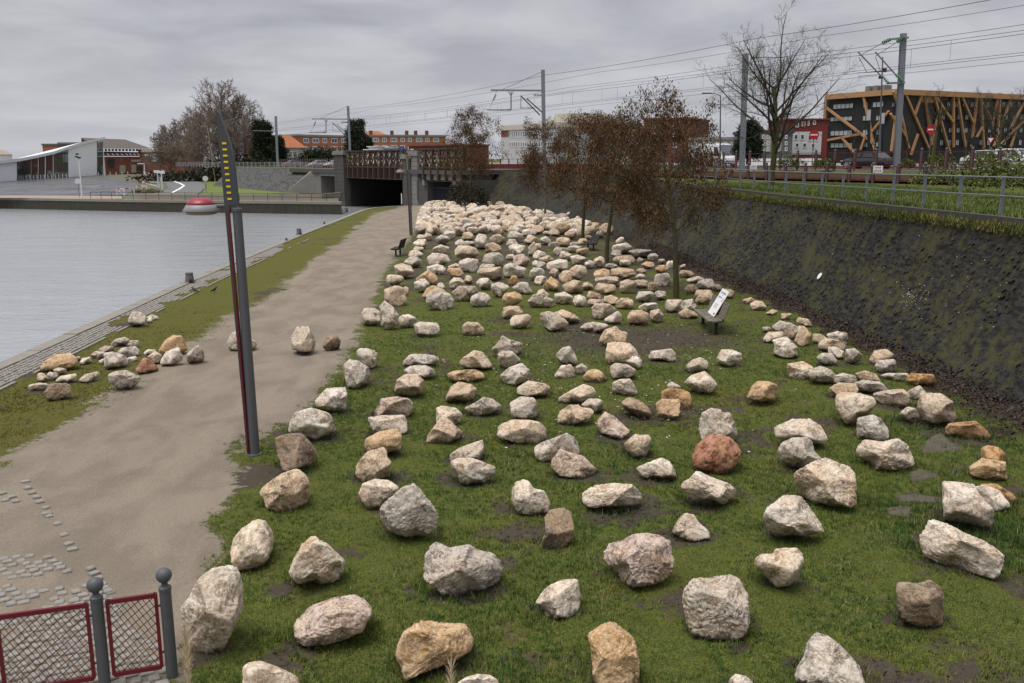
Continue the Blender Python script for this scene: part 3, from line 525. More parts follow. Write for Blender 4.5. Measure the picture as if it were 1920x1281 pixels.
SG = np.array([(s['g'][0], s['g'][1], s['r']) for s in STONES if s['g'][1] < 60])
def masks(x, y):
    """path, bare soil, yellow moss, dead leaves at places on the bank"""
    n1 = fb2(x, y, .45, 3); n2 = fb2(x, y, 1.6, 9); n3 = fb2(x, y, 5.0, 21, 3)
    xr = pl(y, XRP) + (n2 - .5) * 1.1; xl = pl(y, XLP) + (n1 - .5) * 1.8 + (n2 - .5) * .9
    path = sst(-.55, .55, xr - x + (n3 - .5) * .7) * sst(-.9, .9, x - xl + (n3 - .5) * 1.0)
    soil = sst(.535, .66, n1 * .5 + n2 * .36 + n3 * .16)
    mud = np.exp(-(((x - 4.0) / 4.2) ** 2 + ((y - 28.3) / 3.2) ** 2)) * 1.15 + np.exp(-(((x - 1.0) / 2.2) ** 2 + ((y - 22.5) / 2.6) ** 2) ** 2) * .35
    soil = np.maximum(soil, np.clip(mud * (.05 + 1.1 * n2 + .8 * n3), 0, 1))
    soil = np.maximum(soil, sst(34, 44, y) * sst(.33, .5, n2) * .9 * (x > xr))
    for gx, gy, r in SG:                                  # earth turned up where a stone was dropped
        m = (np.abs(x - gx) < r * 2.4) & (np.abs(y - gy) < r * 2.4)
        if m.any():
            d = np.hypot(x[m] - gx, y[m] - gy) / r
            soil[m] = np.maximum(soil[m], sst(1.45, .9, d + (n3[m] - .5) * 2.2 + (n1[m] - .42) * 4.0) * .9)
    moss = sst(.45, .72, n1 * .5 + n2 * .5) * .8
    moss = np.maximum(moss, np.exp(-(((x - 5.6) / 1.5) ** 2 + ((y - 21.2) / 1.5) ** 2)) * 1.0)
    moss = np.maximum(moss, (x < xl + 1) * (.55 + .6 * (n2 - .3)))
    lit = sst(1.7, .2, (XB(y) - x) + (n2 - .5) * 2.2) * (y < 75)
    return path, np.clip(soil, 0, 1) * .84, np.clip(moss, 0, 1), np.clip(lit, 0, 1)

# ---- material of the bank
t = NT('bank_earth'); p = t.pos(); a = t.attr('mask'); sp = t.n('ShaderNodeSeparateColor'); t.put(sp.inputs[0], a.outputs['Color'])
nf = t.noise(p, 7, 5, .62); nff = t.noise(p, 34, 4, .65); nl = t.noise(p, .8, 4); nfff = t.noise(p, 120, 2)
st = t.noise(t.scale(p, (1.1, .5, 1)), .9, 5, .6, .4)
grass = t.mix(t.ramp(nff, .35, .7), (.042, .056, .011), (.140, .150, .028)); grass = t.mix(t.math('MULTIPLY', t.ramp(nf, .45, .75), .5), grass, (.095, .085, .032))
moss = t.mix(nff, (.055, .054, .010), (.145, .128, .026))
soil = t.mix(nff, (.026, .020, .015), (.105, .084, .062)); soil = t.mix(t.math('MULTIPLY', t.ramp(nf, .55, .75), .45), soil, (.14, .118, .092))
leaf = t.mix(t.voro(p, 26), (.014, .011, .009), (.060, .042, .030))
grv = t.mix(t.ramp(st, .34, .66), (.195, .161, .124), (.268, .222, .171)); grv = t.mix(t.math('MULTIPLY', t.ramp(nff, .4, .7), .45), grv, (.118, .097, .076))
grv = t.mix(t.math('MULTIPLY', t.ramp(nfff, .58, .70), .6), grv, (.36, .31, .25)); grv = t.mix(t.math('MULTIPLY', t.ramp(nl, .56, .75), .35), grv, (.13, .115, .095))
br = t.math('MULTIPLY', t.math('SUBTRACT', nf, .5), 1.3); br2 = t.math('MULTIPLY', t.math('SUBTRACT', nff, .5), .9)
def edge(sock, lo=.35, hi=.65): return t.ramp(t.math('ADD', t.math('ADD', sock, br), br2), lo, hi)
col = t.mix(edge(sp.outputs[2], .3, .9), grass, moss); col = t.mix(edge(sp.outputs[1], .38, .72), col, soil); col = t.mix(edge(sp.outputs[0], .4, .62), col, grv)
col = t.mix(edge(a.outputs['Alpha'], .4, .7), col, leaf)
EARTH = t.done(col, .92, t.bump(t.math('ADD', nff, t.math('MULTIPLY', nf, 1.5)), .035, .8), 0, .15)

def bank_grid():
    ys = np.concatenate([np.arange(-4, 7.6, 1.2), np.arange(7.6, 26, .115), np.arange(26, 46, .22), np.arange(46, 116.6, .55)])
    u = np.linspace(0, 1, 190)
    Y = np.repeat(ys[:, None], len(u), 1); x0 = XQ(ys)[:, None] + .1; x1 = XB(ys)[:, None] + .5; X = x0 + (x1 - x0) * u
    pa, so, mo, li = masks(X, Y)
    Z = (fb2(X, Y, .5, 40) - .5) * .05 + (fb2(X, Y, 3.0, 44, 3) - .5) * .035 * (1 - pa) - .012
    Z -= .07 * so * sst(.45, .75, fb2(X, Y, 1.1, 60))
    kq = sst(1.5, 2.2, X - XQ(Y)); Z = Z * kq - .014 * (1 - kq)
    V = np.stack([X, Y, Z], -1).reshape(-1, 3); n, m = Y.shape
    I = np.arange(n * m).reshape(n, m); Q = np.stack([I[:-1, :-1], I[:-1, 1:], I[1:, 1:], I[1:, :-1]], -1).reshape(-1, 4)
    col = np.stack([pa, so, mo, li], -1).reshape(-1, 4)
    cx = X.ravel()[Q].mean(1); cy = Y.ravel()[Q].mean(1); xr = pl(cy, XRP); xl = pl(cy, XLP)
    zone = np.where(cx > xr, 0, np.where(cx > xl, 1, 2))
    for z, nm in ((0, 'lawn'), (1, 'gravel_path'), (2, 'quay_verge')):
        q = Q[zone == z]; ids, inv = np.unique(q, return_inverse=True)
        o = obj(nm, (V[ids], inv.reshape(-1, 4)), EARTH, smooth=True, kind='structure')
        colattr(o.data, 'mask', col[ids])
bank_grid()

# ---- water
t = NT('basin_water'); p = t.pos()
w1 = t.noise(t.scale(p, (1.0, 1.9, 1)), 1.5, 4, .6, .6); w2 = t.noise(t.scale(p, (1, 2.1, 1)), .22, 3, .5, .3); w3 = t.noise(t.scale(p, (1, 1.5, 1)), 6, 2)
hgt = t.math('ADD', t.math('ADD', t.math('MULTIPLY', w1, .8), t.math('MULTIPLY', w2, 1.2)), t.math('MULTIPLY', w3, .12))
WATER = t.done(t.mix(w2, (.25, .265, .275), (.34, .355, .37)), .13, t.bump(hgt, .11, .6), 0, .5)  # turbid grey, lightened further to stand for reflected sky
m = MB(); m.quad((-700, -60, -1.6), (20, -60, -1.6), (20, 330, -1.6), (-700, 330, -1.6))
obj('water', m, WATER, kind='structure')

# ---- quay: wall, coping stones, cobbles
STONEM = paint('quay_granite', (.235, .215, .185), .85, .3, 2.2, bump=.01)
t = NT('wet_quay_wall'); p = t.pos(); n1 = t.noise(p, 1.2, 5); n2 = t.noise(t.scale(p, (4, 4, .6)), 1, 4)
sz = t.n('ShaderNodeSeparateXYZ'); t.put(sz.inputs[0], p)
c = t.mix(n2, (.018, .017, .013), (.085, .078, .06)); c = t.mix(t.math('MULTIPLY', t.ramp(t.math('ADD', sz.outputs[2], t.math('MULTIPLY', n1, .6)), -.3, .25), .6), c, (.11, .10, .055))
QWALL = t.done(c, .8, t.bump(n1, .05))
ys = np.concatenate([np.arange(-4, 104, 2.0), [104, 109, 112, 115, 116.5]])
m = MB()
for a, b in zip(ys[:-1], ys[1:]): m.quad((XQ(a) + .02, a, -2.4), (XQ(b) + .02, b, -2.4), (XQ(b) + .02, b, .03), (XQ(a) + .02, a, .03))
quay = obj('quay_wall', m, QWALL, kind='structure')
y = 13.0; k = 0
while y < 115:
    L = 1.25 + random.uniform(-.15, .25); 
    if y > 70: L *= 2
    y1 = min(y + L, 116); a, b = y + .012, y1 - .012; z = .045 + random.uniform(-.012, .012); w = .46
    m = MB(); m.hexa([(XQ(a) - .04, a, -.3), (XQ(a) + w, a, -.3), (XQ(b) + w, b, -.3), (XQ(b) - .04, b, -.3), (XQ(a) - .015, a, z), (XQ(a) + w - .01, a, z), (XQ(b) + w - .01, b, z), (XQ(b) - .015, b, z)])
    obj('coping_stone', m, STONEM, quay); y = y1
COB = paint('cobble_stone', (.25, .232, .205), .8, .38, 5.0, bump=.01)
def cobble_mesh(w, l, h, rs):
    """worn cushion shaped sett"""
    P = []; n = 8; jx = rs.uniform(.86, 1.05, n)
    for s, z in ((1.0, -.06), (.96, h * .6), (.80, h)):
        for k in range(n):
            a = k * 2 * math.pi / n + (.62 if k % 2 else .95) - .785 * (0 if k % 2 == 0 else 0); c, q = math.cos(a), math.sin(a); f = 1 / (abs(c) ** 6 + abs(q) ** 6) ** (1 / 6); P.append((c * f * w / 2 * s * jx[k], q * f * l / 2 * s * jx[k], z + rs.uniform(-.003, .003)))
    return P, [(r * n + k, r * n + (k + 1) % n, (r + 1) * n + (k + 1) % n, (r + 1) * n + k) for r in (0, 1) for k in range(n)] + [tuple(2 * n + k for k in range(n))]
strip = obj('quay_cobbles', MB().quad((XQ(13) + .4, 13, -.12), (XQ(13) + 1.45, 13, -.12), (XQ(62) + 1.45, 62, -.12), (XQ(62) + .4, 62, -.12)), STONEM, kind='structure')
cob = []; rs = np.random.default_rng(3)
for yy in np.arange(20, 62, .17):
    for j in range(6):
        x = XQ(yy) + .55 + j * .155 + rs.uniform(-.012, .012); y = yy + (j % 2) * .08 + rs.uniform(-.01, .01)
        if fb2(np.array([x]), np.array([y]), .8, 71)[0] + (j - 2) * .03 > .63: continue      # swallowed by moss
        cob.append((x, y))
vis = [(np.hypot(x, y), x, y) for x, y in cob if abs(proj((x, y, 0))[0] - 960) < 965]; vis.sort()
protos = []
for k in range(8):
    me = bpy.data.meshes.new('cobble'); P, Fc = cobble_mesh(.138, .155, .02, rs); me.from_pydata(P, [], Fc); me.materials.append(COB); protos.append(me)
rest = MB()
for i, (d, x, y) in enumerate(vis):
    if i < 300:
        o = bpy.data.objects.new('cobble', protos[i % 8]); link(o); o.parent = strip; o.location = (x, y, rs.uniform(-.004, .008)); o.rotation_euler = (rs.uniform(-.04, .04), rs.uniform(-.04, .04), rs.uniform(-.08, .08))
    else:
        P, Fc = cobble_mesh(.138, .155, .02, rs); rest.add([(a + x, b + y, c) for a, b, c in P], Fc)
obj('cobbles', rest, COB, strip, kind='stuff')
# thin kerb between the setts and the moss
m = MB()
for a in np.arange(14, 66, 1.0):
    if fb2(np.array([0.0]), np.array([a]), .6, 5)[0] > .52: continue
    m.hexa([(XQ(a) + 1.50, a + .01, -.1), (XQ(a) + 1.60, a + .01, -.1), (XQ(a + 1) + 1.60, a + .99, -.1), (XQ(a + 1) + 1.50, a + .99, -.1), (XQ(a) + 1.50, a + .01, .03), (XQ(a) + 1.60, a + .01, .03), (XQ(a + 1) + 1.60, a + .99, .03), (XQ(a + 1) + 1.50, a + .99, .03)])
obj('edging_kerb', m, STONEM, kind='structure')

# ---- old setts showing through the gravel by the red fence
m = MB(); m.quad(gnd(-40, 1010, -.12), gnd(-40, 1300, -.12), gnd(340, 1300, -.12), gnd(200, 1010, -.12))
patch = obj('cobbled_patch', m, STONEM, kind='structure')
me_c = []
for k in range(10):
    me = bpy.data.meshes.new('cobble'); P, Fc = cobble_mesh(.165 * rs.uniform(.78, 1.12), .135 * rs.uniform(.82, 1.1), .028, rs); me.from_pydata(P, [], Fc); me.materials.append(COB); me_c.append(me)
c0 = gnd(150, 1160)[:2]; ax = gnd(300, 1128)[:2] - gnd(0, 1165)[:2]; ax /= np.linalg.norm(ax); ay = np.array([-ax[1], ax[0]])
for i in range(-17, 15):
    for j in range(-23, 17):
        q = c0 + ax * (i * .172 + (j % 2) * .085 + rs.uniform(-.015, .015)) + ay * (j * .140 + rs.uniform(-.01, .01))
        px, py = proj((*q, 0))
        if not (-25 < px < 340 and 1035 < py < 1295): continue
        right = np.interp(py, [1035, 1075, 1105, 1150, 1200, 1240, 1290], [105, 130, 210, 235, 290, 300, 330])
        n = fb2(np.array([q[0]]), np.array([q[1]]), 1.3, 33)[0]
        if px > right: continue
        if n + rs.uniform(-.10, .10) > .59 + .2 * sst(1040, 1180, py): continue
        o = bpy.data.objects.new('cobble', me_c[rs.integers(0, 10)]); link(o); o.parent = patch
        o.location = (*q, -.021 + rs.uniform(-.007, .007) + .010 * sst(1100, 1230, py)); o.rotation_euler = (rs.uniform(-.05, .05), rs.uniform(-.05, .05), math.atan2(ax[1], ax[0]) + rs.uniform(-.12, .12))
for px, py in [(48, 903), (52, 915), (60, 924), (68, 932), (74, 941), (86, 952), (88, 963), (92, 968), (108, 982), (120, 1003), (128, 1020), (136, 1030), (170, 1066), (177, 1075), (184, 1084), (192, 1096), (203, 1108), (10, 938), (22, 932), (30, 940), (5, 925)]:
    q = gnd(px, py); o = bpy.data.objects.new('cobble', me_c[rs.integers(0, 10)]); link(o); o.parent = patch
    o.location = (q[0], q[1], -.006); o.rotation_euler = (0, 0, rs.uniform(-.3, .3) + .5)

# ---- embankment of pitched stone
def topl(y): return np.array([np.interp(y, [p[0] for p in TOPL], [p[1] for p in TOPL]), np.interp(y, [p[0] for p in TOPL], [p[2] for p in TOPL])])
def slope_pt(s, v):
    """s along (metres of y), v 0 foot .. 1 top"""
    s = np.asarray(s, float); v = np.asarray(v, float)
    bx = XB(s); tx = np.interp(s, [p[0] for p in TOPL], [p[1] for p in TOPL]); tz = np.interp(s, [p[0] for p in TOPL], [p[2] for p in TOPL])
    sag = -.22 * np.sin(math.pi * v)
    return np.stack([bx + (tx - bx) * v - sag * .5, s + 0 * v, -.05 + (tz + .05) * v + sag * .6], -1)
t = NT('pitched_stone'); p = t.pos()
n1 = t.noise(p, .55, 5, .6); n2 = t.noise(p, 3.2, 5, .65); n3 = t.noise(p, 22, 4, .65)
# courses run aslant: stretched noise
rot = t.n('ShaderNodeMapping'); t.put(rot.inputs['Vector'], p); rot.inputs['Rotation'].default_value = (math.radians(42), 0, 0); rot.inputs['Scale'].default_value = (1, .8, 3.0)
n4 = t.noise(rot.outputs[0], 3.2, 4, .6)
c = t.mix(t.ramp(n4, .32, .7), (.006, .0055, .005), (.036, .034, .031)); c = t.mix(t.math('MULTIPLY', t.ramp(n1, .5, .7), .5), c, (.036, .037, .042))
c = t.mix(t.math('MULTIPLY', t.ramp(n3, .5, .75), .4), c, (.052, .044, .032))
mo = t.ramp(t.math('ADD', t.math('MULTIPLY', n1, .5), t.math('MULTIPLY', n2, .75)), .59, .72)
c = t.mix(t.math('MULTIPLY', mo, .68), c, t.mix(n3, (.022, .024, .006), (.095, .084, .022)))
SLOPE = t.done(c, .82, t.bump(t.math('ADD', t.math('MULTIPLY', n4, 1.0), t.math('MULTIPLY', n3, .5)), .03, .8), 0, .25)
ss = np.concatenate([np.arange(-4, 60, .35), np.arange(60, 117.6, 1.0)]); vv = np.linspace(0, 1, 26)
Sg, Vg = np.meshgrid(ss, vv, indexing='ij'); P = slope_pt(Sg, Vg)
P[..., 2] += (fb2(Sg, Vg * 5, .9, 5) - .5) * .10 * np.sin(math.pi * Vg); P[..., 0] += (fb2(Sg, Vg * 5, 2.2, 6) - .5) * .10
I = np.arange(P.shape[0] * P.shape[1]).reshape(P.shape[:2]); Q = np.stack([I[:-1, :-1], I[1:, :-1], I[1:, 1:], I[:-1, 1:]], -1).reshape(-1, 4)[:, ::-1]
bank = obj('embankment', (P.reshape(-1, 3), Q), SLOPE, smooth=True, label='dark mossy stone pitched embankment rising along the right of the lawn', cat='embankment')
# the pitching stones, laid aslant, proud of their joints
stones = []
for s in np.arange(10, 62, .21):
    for j in range(22):
        v = (j + .5) / 22; stones.append((s + j * .19 - 2 + rs.uniform(-.08, .08), v + rs.uniform(-.018, .018)))
stones = np.array([q for q in stones if 9 < q[0] < 62 and q[1] < .97])
PP = slope_pt(stones[:, 0], stones[:, 1]); pj = proj(PP); ok = (pj[:, 0] < 1950) & (pj[:, 0] > 900)
stones = stones[ok]; PP = PP[ok]
keep = fb2(stones[:, 0], stones[:, 1] * 5, .5, 77) < .60; stones = stones[keep]; PP = PP[keep]
T1 = slope_pt(stones[:, 0] + .1, stones[:, 1]) - PP; T2 = slope_pt(stones[:, 0], stones[:, 1] + .02) - PP
order = np.argsort(np.linalg.norm(PP - CAM, axis=1)); rest = MB()
for r, i in enumerate(order):
    e1 = T1[i] / np.linalg.norm(T1[i]); e2 = T2[i] - e1 * (T2[i] @ e1); e2 /= np.linalg.norm(e2); e3 = np.cross(e1, e2)
    if e3[0] > 0: e3 = -e3
    d1 = (e1 * .74 + e2 * .67) ; d2 = (-e1 * .67 + e2 * .74); L = .16 * rs.uniform(.6, 1.2); Wd = .07 * rs.uniform(.6, 1.15); hgt = rs.uniform(.0, .022)
    tl = rs.uniform(-.03, .03)
    pts = [PP[i] + d1 * a * L + d2 * b * Wd - e3 * .05 for a, b in ((-1, -1), (1, -1), (1, 1), (-1, 1))] + [PP[i] + d1 * a * L * rs.uniform(.72, .92) + d2 * b * Wd * rs.uniform(.7, .92) + e3 * (hgt + a * tl) for a, b in ((-1, -1), (1, -1), (1, 1), (-1, 1))]
    if r < 300:
        m = MB(); m.hexa(pts); obj('pitching_stone', m, SLOPE, bank)
    else: rest.hexa(pts)
o = obj('pitching_stones', rest, SLOPE, bank, kind='stuff')

# ---- kerb along the crest, upper ground, railway formation
CONC = paint('old_concrete', (.055, .052, .047), .85, .3, 2.5, bump=.01)
m = MB(); yy = np.concatenate([np.arange(4, 60, 2.0), np.arange(60, 117, 4.0)])
for a, b in zip(yy[:-1], yy[1:]):
    (xa, za), (xb, zb) = topl(a), topl(b)
    m.hexa([(xa - .04, a, za - .3), (xa + .2, a, za - .3), (xb + .2, b, zb - .3), (xb - .04, b, zb - .3), (xa - .04, a, za + .03), (xa + .2, a, za + .03), (xb + .2, b, zb + .03), (xb - .04, b, zb + .03)])
obj('embankment_kerb', m, CONC, kind='structure')
F1A = np.array([26.4, 49.0]); RD = np.array([-.446, .895]); RN = np.array([.895, .446])     # front railway fence: a point, its direction, across the tracks
def rail_raw(t, off=0.0): return F1A + RD * t + RN * off
def rail_pt(t, off=0.0): return F1A + RD * t + RN * (off + 6.6 * float(sst(28, 78, t)))     # the tracks draw back from the crest before the bridge
t = NT('rough_grass'); p = t.pos(); n1 = t.noise(p, .5, 4); n2 = t.noise(p, 6, 5, .65); n3 = t.noise(p, 40, 3)
c = t.mix(t.ramp(n2, .3, .7), (.050, .066, .014), (.125, .140, .034)); c = t.mix(t.math('MULTIPLY', t.ramp(n1, .45, .7), .5), c, (.135, .125, .045)); c = t.mix(t.math('MULTIPLY', t.ramp(n3, .5, .75), .4), c, (.035, .05, .012))
RGRASS = t.done(c, .95, t.bump(n3, .06), 0, .1)
V = []; Fc = []
ys = list(np.arange(-12, 118, 2.0)) + [117.5]
for yv in ys:
    tx, tz = topl(yv); V += [(tx + .02, yv, tz), (tx + 6, yv, 4.0), (700, yv, 4.0)]
for i in range(len(ys) - 1):
    a = i * 3; Fc += [(a, a + 1, a + 4, a + 3), (a + 1, a + 2, a + 5, a + 4)]
n = len(V); e1 = BR0 + LDIR * 112 + LNRM * 1; e2 = e1 * 28
V += [(*(BR0 + LNRM * .8), 4.2), (700, 117.5, 4.0), (6000, 117.5, 4.0), (6000, 6000, 4.0), (*e2, 4.0), (*e1, 4.0), (-4.6, 117.5, 4.2)]
Fc += [(n, n + 6, n + 1, n + 2, n + 3, n + 4, n + 5)]
m = MB(); m.add(V, Fc); obj('upper_ground', m, RGRASS, kind='structure')
BALL = paint('track_ballast', (.115, .088, .066), .95, .45, 8.0, bump=.05)
def strip_mesh(o0, o1, z0, z1, t0=-60, t1=420):
    m = MB(); ts = [t0, 20] + list(np.arange(28, 79, 5)) + [100, t1]; V = []
    for q in ts: V += [(*rail_pt(q, o0), z0), (*rail_pt(q, o1), z1)]
    return m.add(V, [(2 * i, 2 * i + 2, 2 * i + 3, 2 * i + 1) for i in range(len(ts) - 1)])
obj('track_bed', strip_mesh(.8, 9.2, 4.14, 4.14), BALL, kind='structure')
m = strip_mesh(9.2, 10.2, 4.14, 4.55); m2 = strip_mesh(10.2, 12.5, 4.55, 4.6); m.add(m2.v, m2.f)
obj('road_verge', m, RGRASS, kind='structure')
ASPH = paint('asphalt', (.062, .062, .066), .75, .25, 1.2, bump=.004)
obj('upper_road', strip_mesh(12.5, 24, 4.6, 4.62), ASPH, kind='structure')
obj('pavement', strip_mesh(24, 60, 4.70, 4.72), paint('paving', (.22, .21, .195), .85, .25, .8), kind='structure')
RUST = paint('rail_rust', (.13, .075, .045), .6, .3, 6)
for k, off in enumerate((2.1, 3.55, 5.7, 7.15)):
    m = MB(); ts = [-50, 20, 30, 40, 50, 60, 70, 80, 110]
    for a, b in zip(ts[:-1], ts[1:]): m.bar((*rail_pt(a, off), 4.30), (*rail_pt(b, off), 4.30), .07, .16)
    obj('rail', m, RUST, label=('nearest', 'second nearest', 'third nearest', 'farthest')[k] + ' rusty rail of the two railway tracks', cat='rail')
SLP = paint('sleeper_wood', (.085, .06, .042), .9, .3, 5)
m = MB()
for t0 in np.arange(-8, 60, .62):
    for off in (2.82, 6.42):
        c = rail_pt(t0, off); m.obox((*c, 4.17), (*(RN * 1.25), 0), (*(RD * .12), 0), (0, 0, .06))
obj('sleepers', m, SLP, kind='stuff')

# ---- far side of the basin
FQ = [(-23.4, 126.5), (-22.8, 124.0), (-38, 128.8), (-55, 134.2), (-80, 145), (-200, 198), (-1500, 720), (-6500, 2600)]
t = NT('far_ground'); p = t.pos(); n1 = t.noise(p, .04, 4); n2 = t.noise(p, .6, 4)
FARG = t.done(t.mix(n2, t.mix(n1, (.10, .095, .085), (.16, .15, .135)), (.09, .10, .04)), .95)
FL = [(-24.6, 131.5), (-25.6, 137.5)] + [tuple(BR0 + LDIR * k - LNRM * 3) for k in (53, 75, 112)] + [tuple((BR0 + LDIR * 112 - LNRM * 3) * k) for k in (1.6, 6, 28.5)]
m = MB(); m.add([(*q, 0) for q in FQ] + [(*q, 0) for q in FL], [(i, i + 1, 8 + i + 1, 8 + i) for i in range(7)]); obj('far_bank', m, FARG, kind='structure')
m = MB()
for (ax_, ay_), (bx_, by_) in zip(FQ[:-2], FQ[1:-1]): m.quad((ax_, ay_, -2.4), (bx_, by_, -2.4), (bx_, by_, .08), (ax_, ay_, .08))
obj('far_quay_wall', m, QWALL, kind='structure')
m = MB()
for (ax_, ay_), (bx_, by_) in zip(FQ[1:-2], FQ[2:-1]): m.hexa([(ax_, ay_ - .1, -.25), (bx_, by_ - .1, -.25), (bx_, by_ + .9, -.25), (ax_, ay_ + .9, -.25), (ax_, ay_ - .1, .1), (bx_, by_ - .1, .1), (bx_, by_ + .9, .1), (ax_, ay_ + .9, .1)])
obj('far_quay_coping', m, paint('far_coping', (.24, .215, .18), .85, .25, .8), kind='structure')
def sheet(name, pix, z, mat, kind='structure'):
    m = MB(); P = [gnd(x, y, z) for x, y in pix]; m.add(P, [tuple(range(len(P)))]); return obj(name, m, mat, kind=kind)
t = NT('wet_asphalt'); p = t.pos(); n1 = t.noise(t.scale(p, (.35, .05, 1)), 1.0, 4, .55); n2 = t.noise(p, 2, 3)
LOT = t.done(t.mix(n2, (.045, .045, .05), (.075, .075, .08)), t.math('ADD', t.math('MULTIPLY', t.ramp(n1, .35, .65), .5), .16), None, 0, .5)
sheet('parking_lot', [(-220, 366), (236, 366), (262, 352), (250, 341), (205, 331), (-220, 346)], .04, LOT)
ROADG = paint('road_grey', (.135, .135, .135), .85, .15, .3)
sheet('road', [(268, 367), (372, 364), (385, 352), (384, 346), (368, 338), (330, 331), (290, 326), (268, 325.5), (272, 331), (292, 337), (312, 345), (316, 353), (300, 360)], .10, ROADG)
WPAINT = paint('white_road_paint', (.7, .7, .69), .7, .1)
m = MB(); P = [gnd(x, y, .16) for x, y in ((304, 335), (320, 339), (335, 344), (343, 348), (336, 353), (321, 361))]; m2 = [gnd(x, y, .16) for x, y in ((306, 334.4), (323, 338.2), (339, 343.4), (347.5, 348), (340, 353.8), (324, 362))]
for i in range(5): m.quad(P[i], P[i + 1], m2[i + 1], m2[i])
obj('road_line', m, WPAINT, kind='structure')
sheet('verge_grass', [(378, 365), (560, 363), (545, 356), (500, 350), (455, 344), (420, 340), (380, 335), (318, 324), (300, 326), (340, 332), (372, 339), (388, 347), (388, 352)], .06, paint('bright_grass', (.115, .15, .025), .95, .35, .4))
sheet('quay_footpath', [(-100, 370.5), (230, 373), (230, 368), (110, 366.5), (-100, 366)], .09, paint('pinkish_paving', (.30, .235, .19), .9, .15, .5))
# ------------------------------------------------------------------ boulders
t = NT('limestone'); oc = t.coord('Object'); ta = t.attr('tint'); rn = t.attr('seed')
cb = t.n('ShaderNodeVectorMath', operation='ADD'); t.put(cb.inputs[0], oc)
mv = t.n('ShaderNodeVectorMath', operation='SCALE'); t.put(mv.inputs[0], rn.outputs['Vector']); mv.inputs['Scale'].default_value = 60.0
t.put(cb.inputs[1], mv.outputs[0]); q = cb.outputs[0]
n1 = t.noise(q, 1.6, 4, .6, .3); n2 = t.noise(q, 5.5, 5, .65, .4); n3 = t.noise(q, 24, 4, .7); n4 = t.noise(q, 90, 2, .6)
tint = ta.outputs['Color']; stain = ta.outputs['Alpha']
pure = t.math('SUBTRACT', 1.0, t.math('MULTIPLY', t.attr('pure').outputs['Fac'], .75))
tint = t.mix(t.math('MULTIPLY', pure, t.math('MULTIPLY', t.ramp(n1, .42, .62), .42)), tint, (.58, .49, .385))
lite = t.mix(t.math('MULTIPLY', pure, .5), t.mix(1, t.mix(1, tint, (1.22, 1.22, 1.24), 'MULTIPLY'), (.055, .055, .055), 'ADD'), (.80, .73, .64))
col = t.mix(t.ramp(n2, .38, .60), t.mix(1, tint, (.44, .405, .375), 'MULTIPLY'), t.mix(.55, tint, lite))
col = t.mix(t.math('MULTIPLY', t.ramp(t.math('ADD', t.math('MULTIPLY', n1, .75), t.math('MULTIPLY', n2, .3)), .45, .57), stain), col, (.47, .285, .12))
col = t.mix(t.math('MULTIPLY', t.ramp(t.noise(q, 2.3, 3, .6, 1.0), .58, .72), t.math('MULTIPLY', stain, .8)), col, (.37, .20, .13))
ve = t.math('ABSOLUTE', t.math('SUBTRACT', t.noise(q, 3.2, 5, .62, 1.3), .5)); vein = t.ramp(ve, .035, .0)
ve2 = t.math('ABSOLUTE', t.math('SUBTRACT', t.noise(q, 8.5, 3, .6, 1.0), .5)); vein2 = t.ramp(ve2, .03, .0)
col = t.mix(t.math('MULTIPLY', vein, .6), col, lite); col = t.mix(t.math('MULTIPLY', vein2, .45), col, lite)
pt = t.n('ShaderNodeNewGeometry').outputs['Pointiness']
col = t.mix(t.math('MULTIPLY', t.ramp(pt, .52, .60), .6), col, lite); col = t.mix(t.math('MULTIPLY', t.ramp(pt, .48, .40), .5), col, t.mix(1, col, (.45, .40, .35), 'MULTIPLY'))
sp_ = t.math('MULTIPLY', t.ramp(n3, .60, .70), t.math('ADD', t.math('MULTIPLY', t.ramp(n1, .50, .66), .55), .12)); col = t.mix(sp_, col, (.055, .048, .04))
dk = t.math('MULTIPLY', t.attr('dark').outputs['Fac'], t.ramp(t.math('ADD', t.math('MULTIPLY', n2, .6), t.math('MULTIPLY', n3, .5)), .56, .66)); col = t.mix(dk, col, (.035, .032, .03))
cr = t.ramp(t.math('ABSOLUTE', t.math('SUBTRACT', t.noise(q, 4.3, 4, .6, .9), .5)), .012, .0); col = t.mix(t.math('MULTIPLY', cr, t.math('MULTIPLY', t.ramp(n1, .42, .6), .75)), col, (.09, .07, .055))
col = t.mix(t.math('MULTIPLY', t.ramp(n3, .50, .30), .55), col, t.mix(1, col, (.52, .46, .40), 'MULTIPLY')); col = t.mix(t.math('MULTIPLY', t.ramp(n3, .52, .64), .5), col, lite)
col = t.mix(t.math('MULTIPLY', t.ramp(n4, .45, .7), .3), col, t.mix(1, col, (.5, .46, .42), 'MULTIPLY'))
gz = t.n('ShaderNodeSeparateXYZ'); t.put(gz.inputs[0], t.pos()); mud = t.ramp(t.math('ADD', gz.outputs[2], t.math('MULTIPLY', t.math('SUBTRACT', n2, .5), .5)), .13, -.02); col = t.mix(t.math('MULTIPLY', mud, .8), col, (.075, .058, .042))
hb = t.math('ADD', t.math('ADD', t.math('MULTIPLY', n2, 1.3), t.math('MULTIPLY', n3, .55)), t.math('MULTIPLY', n4, .16))
LIME = t.done(col, .88, t.bump(hb, .03, .95), 0, .2)

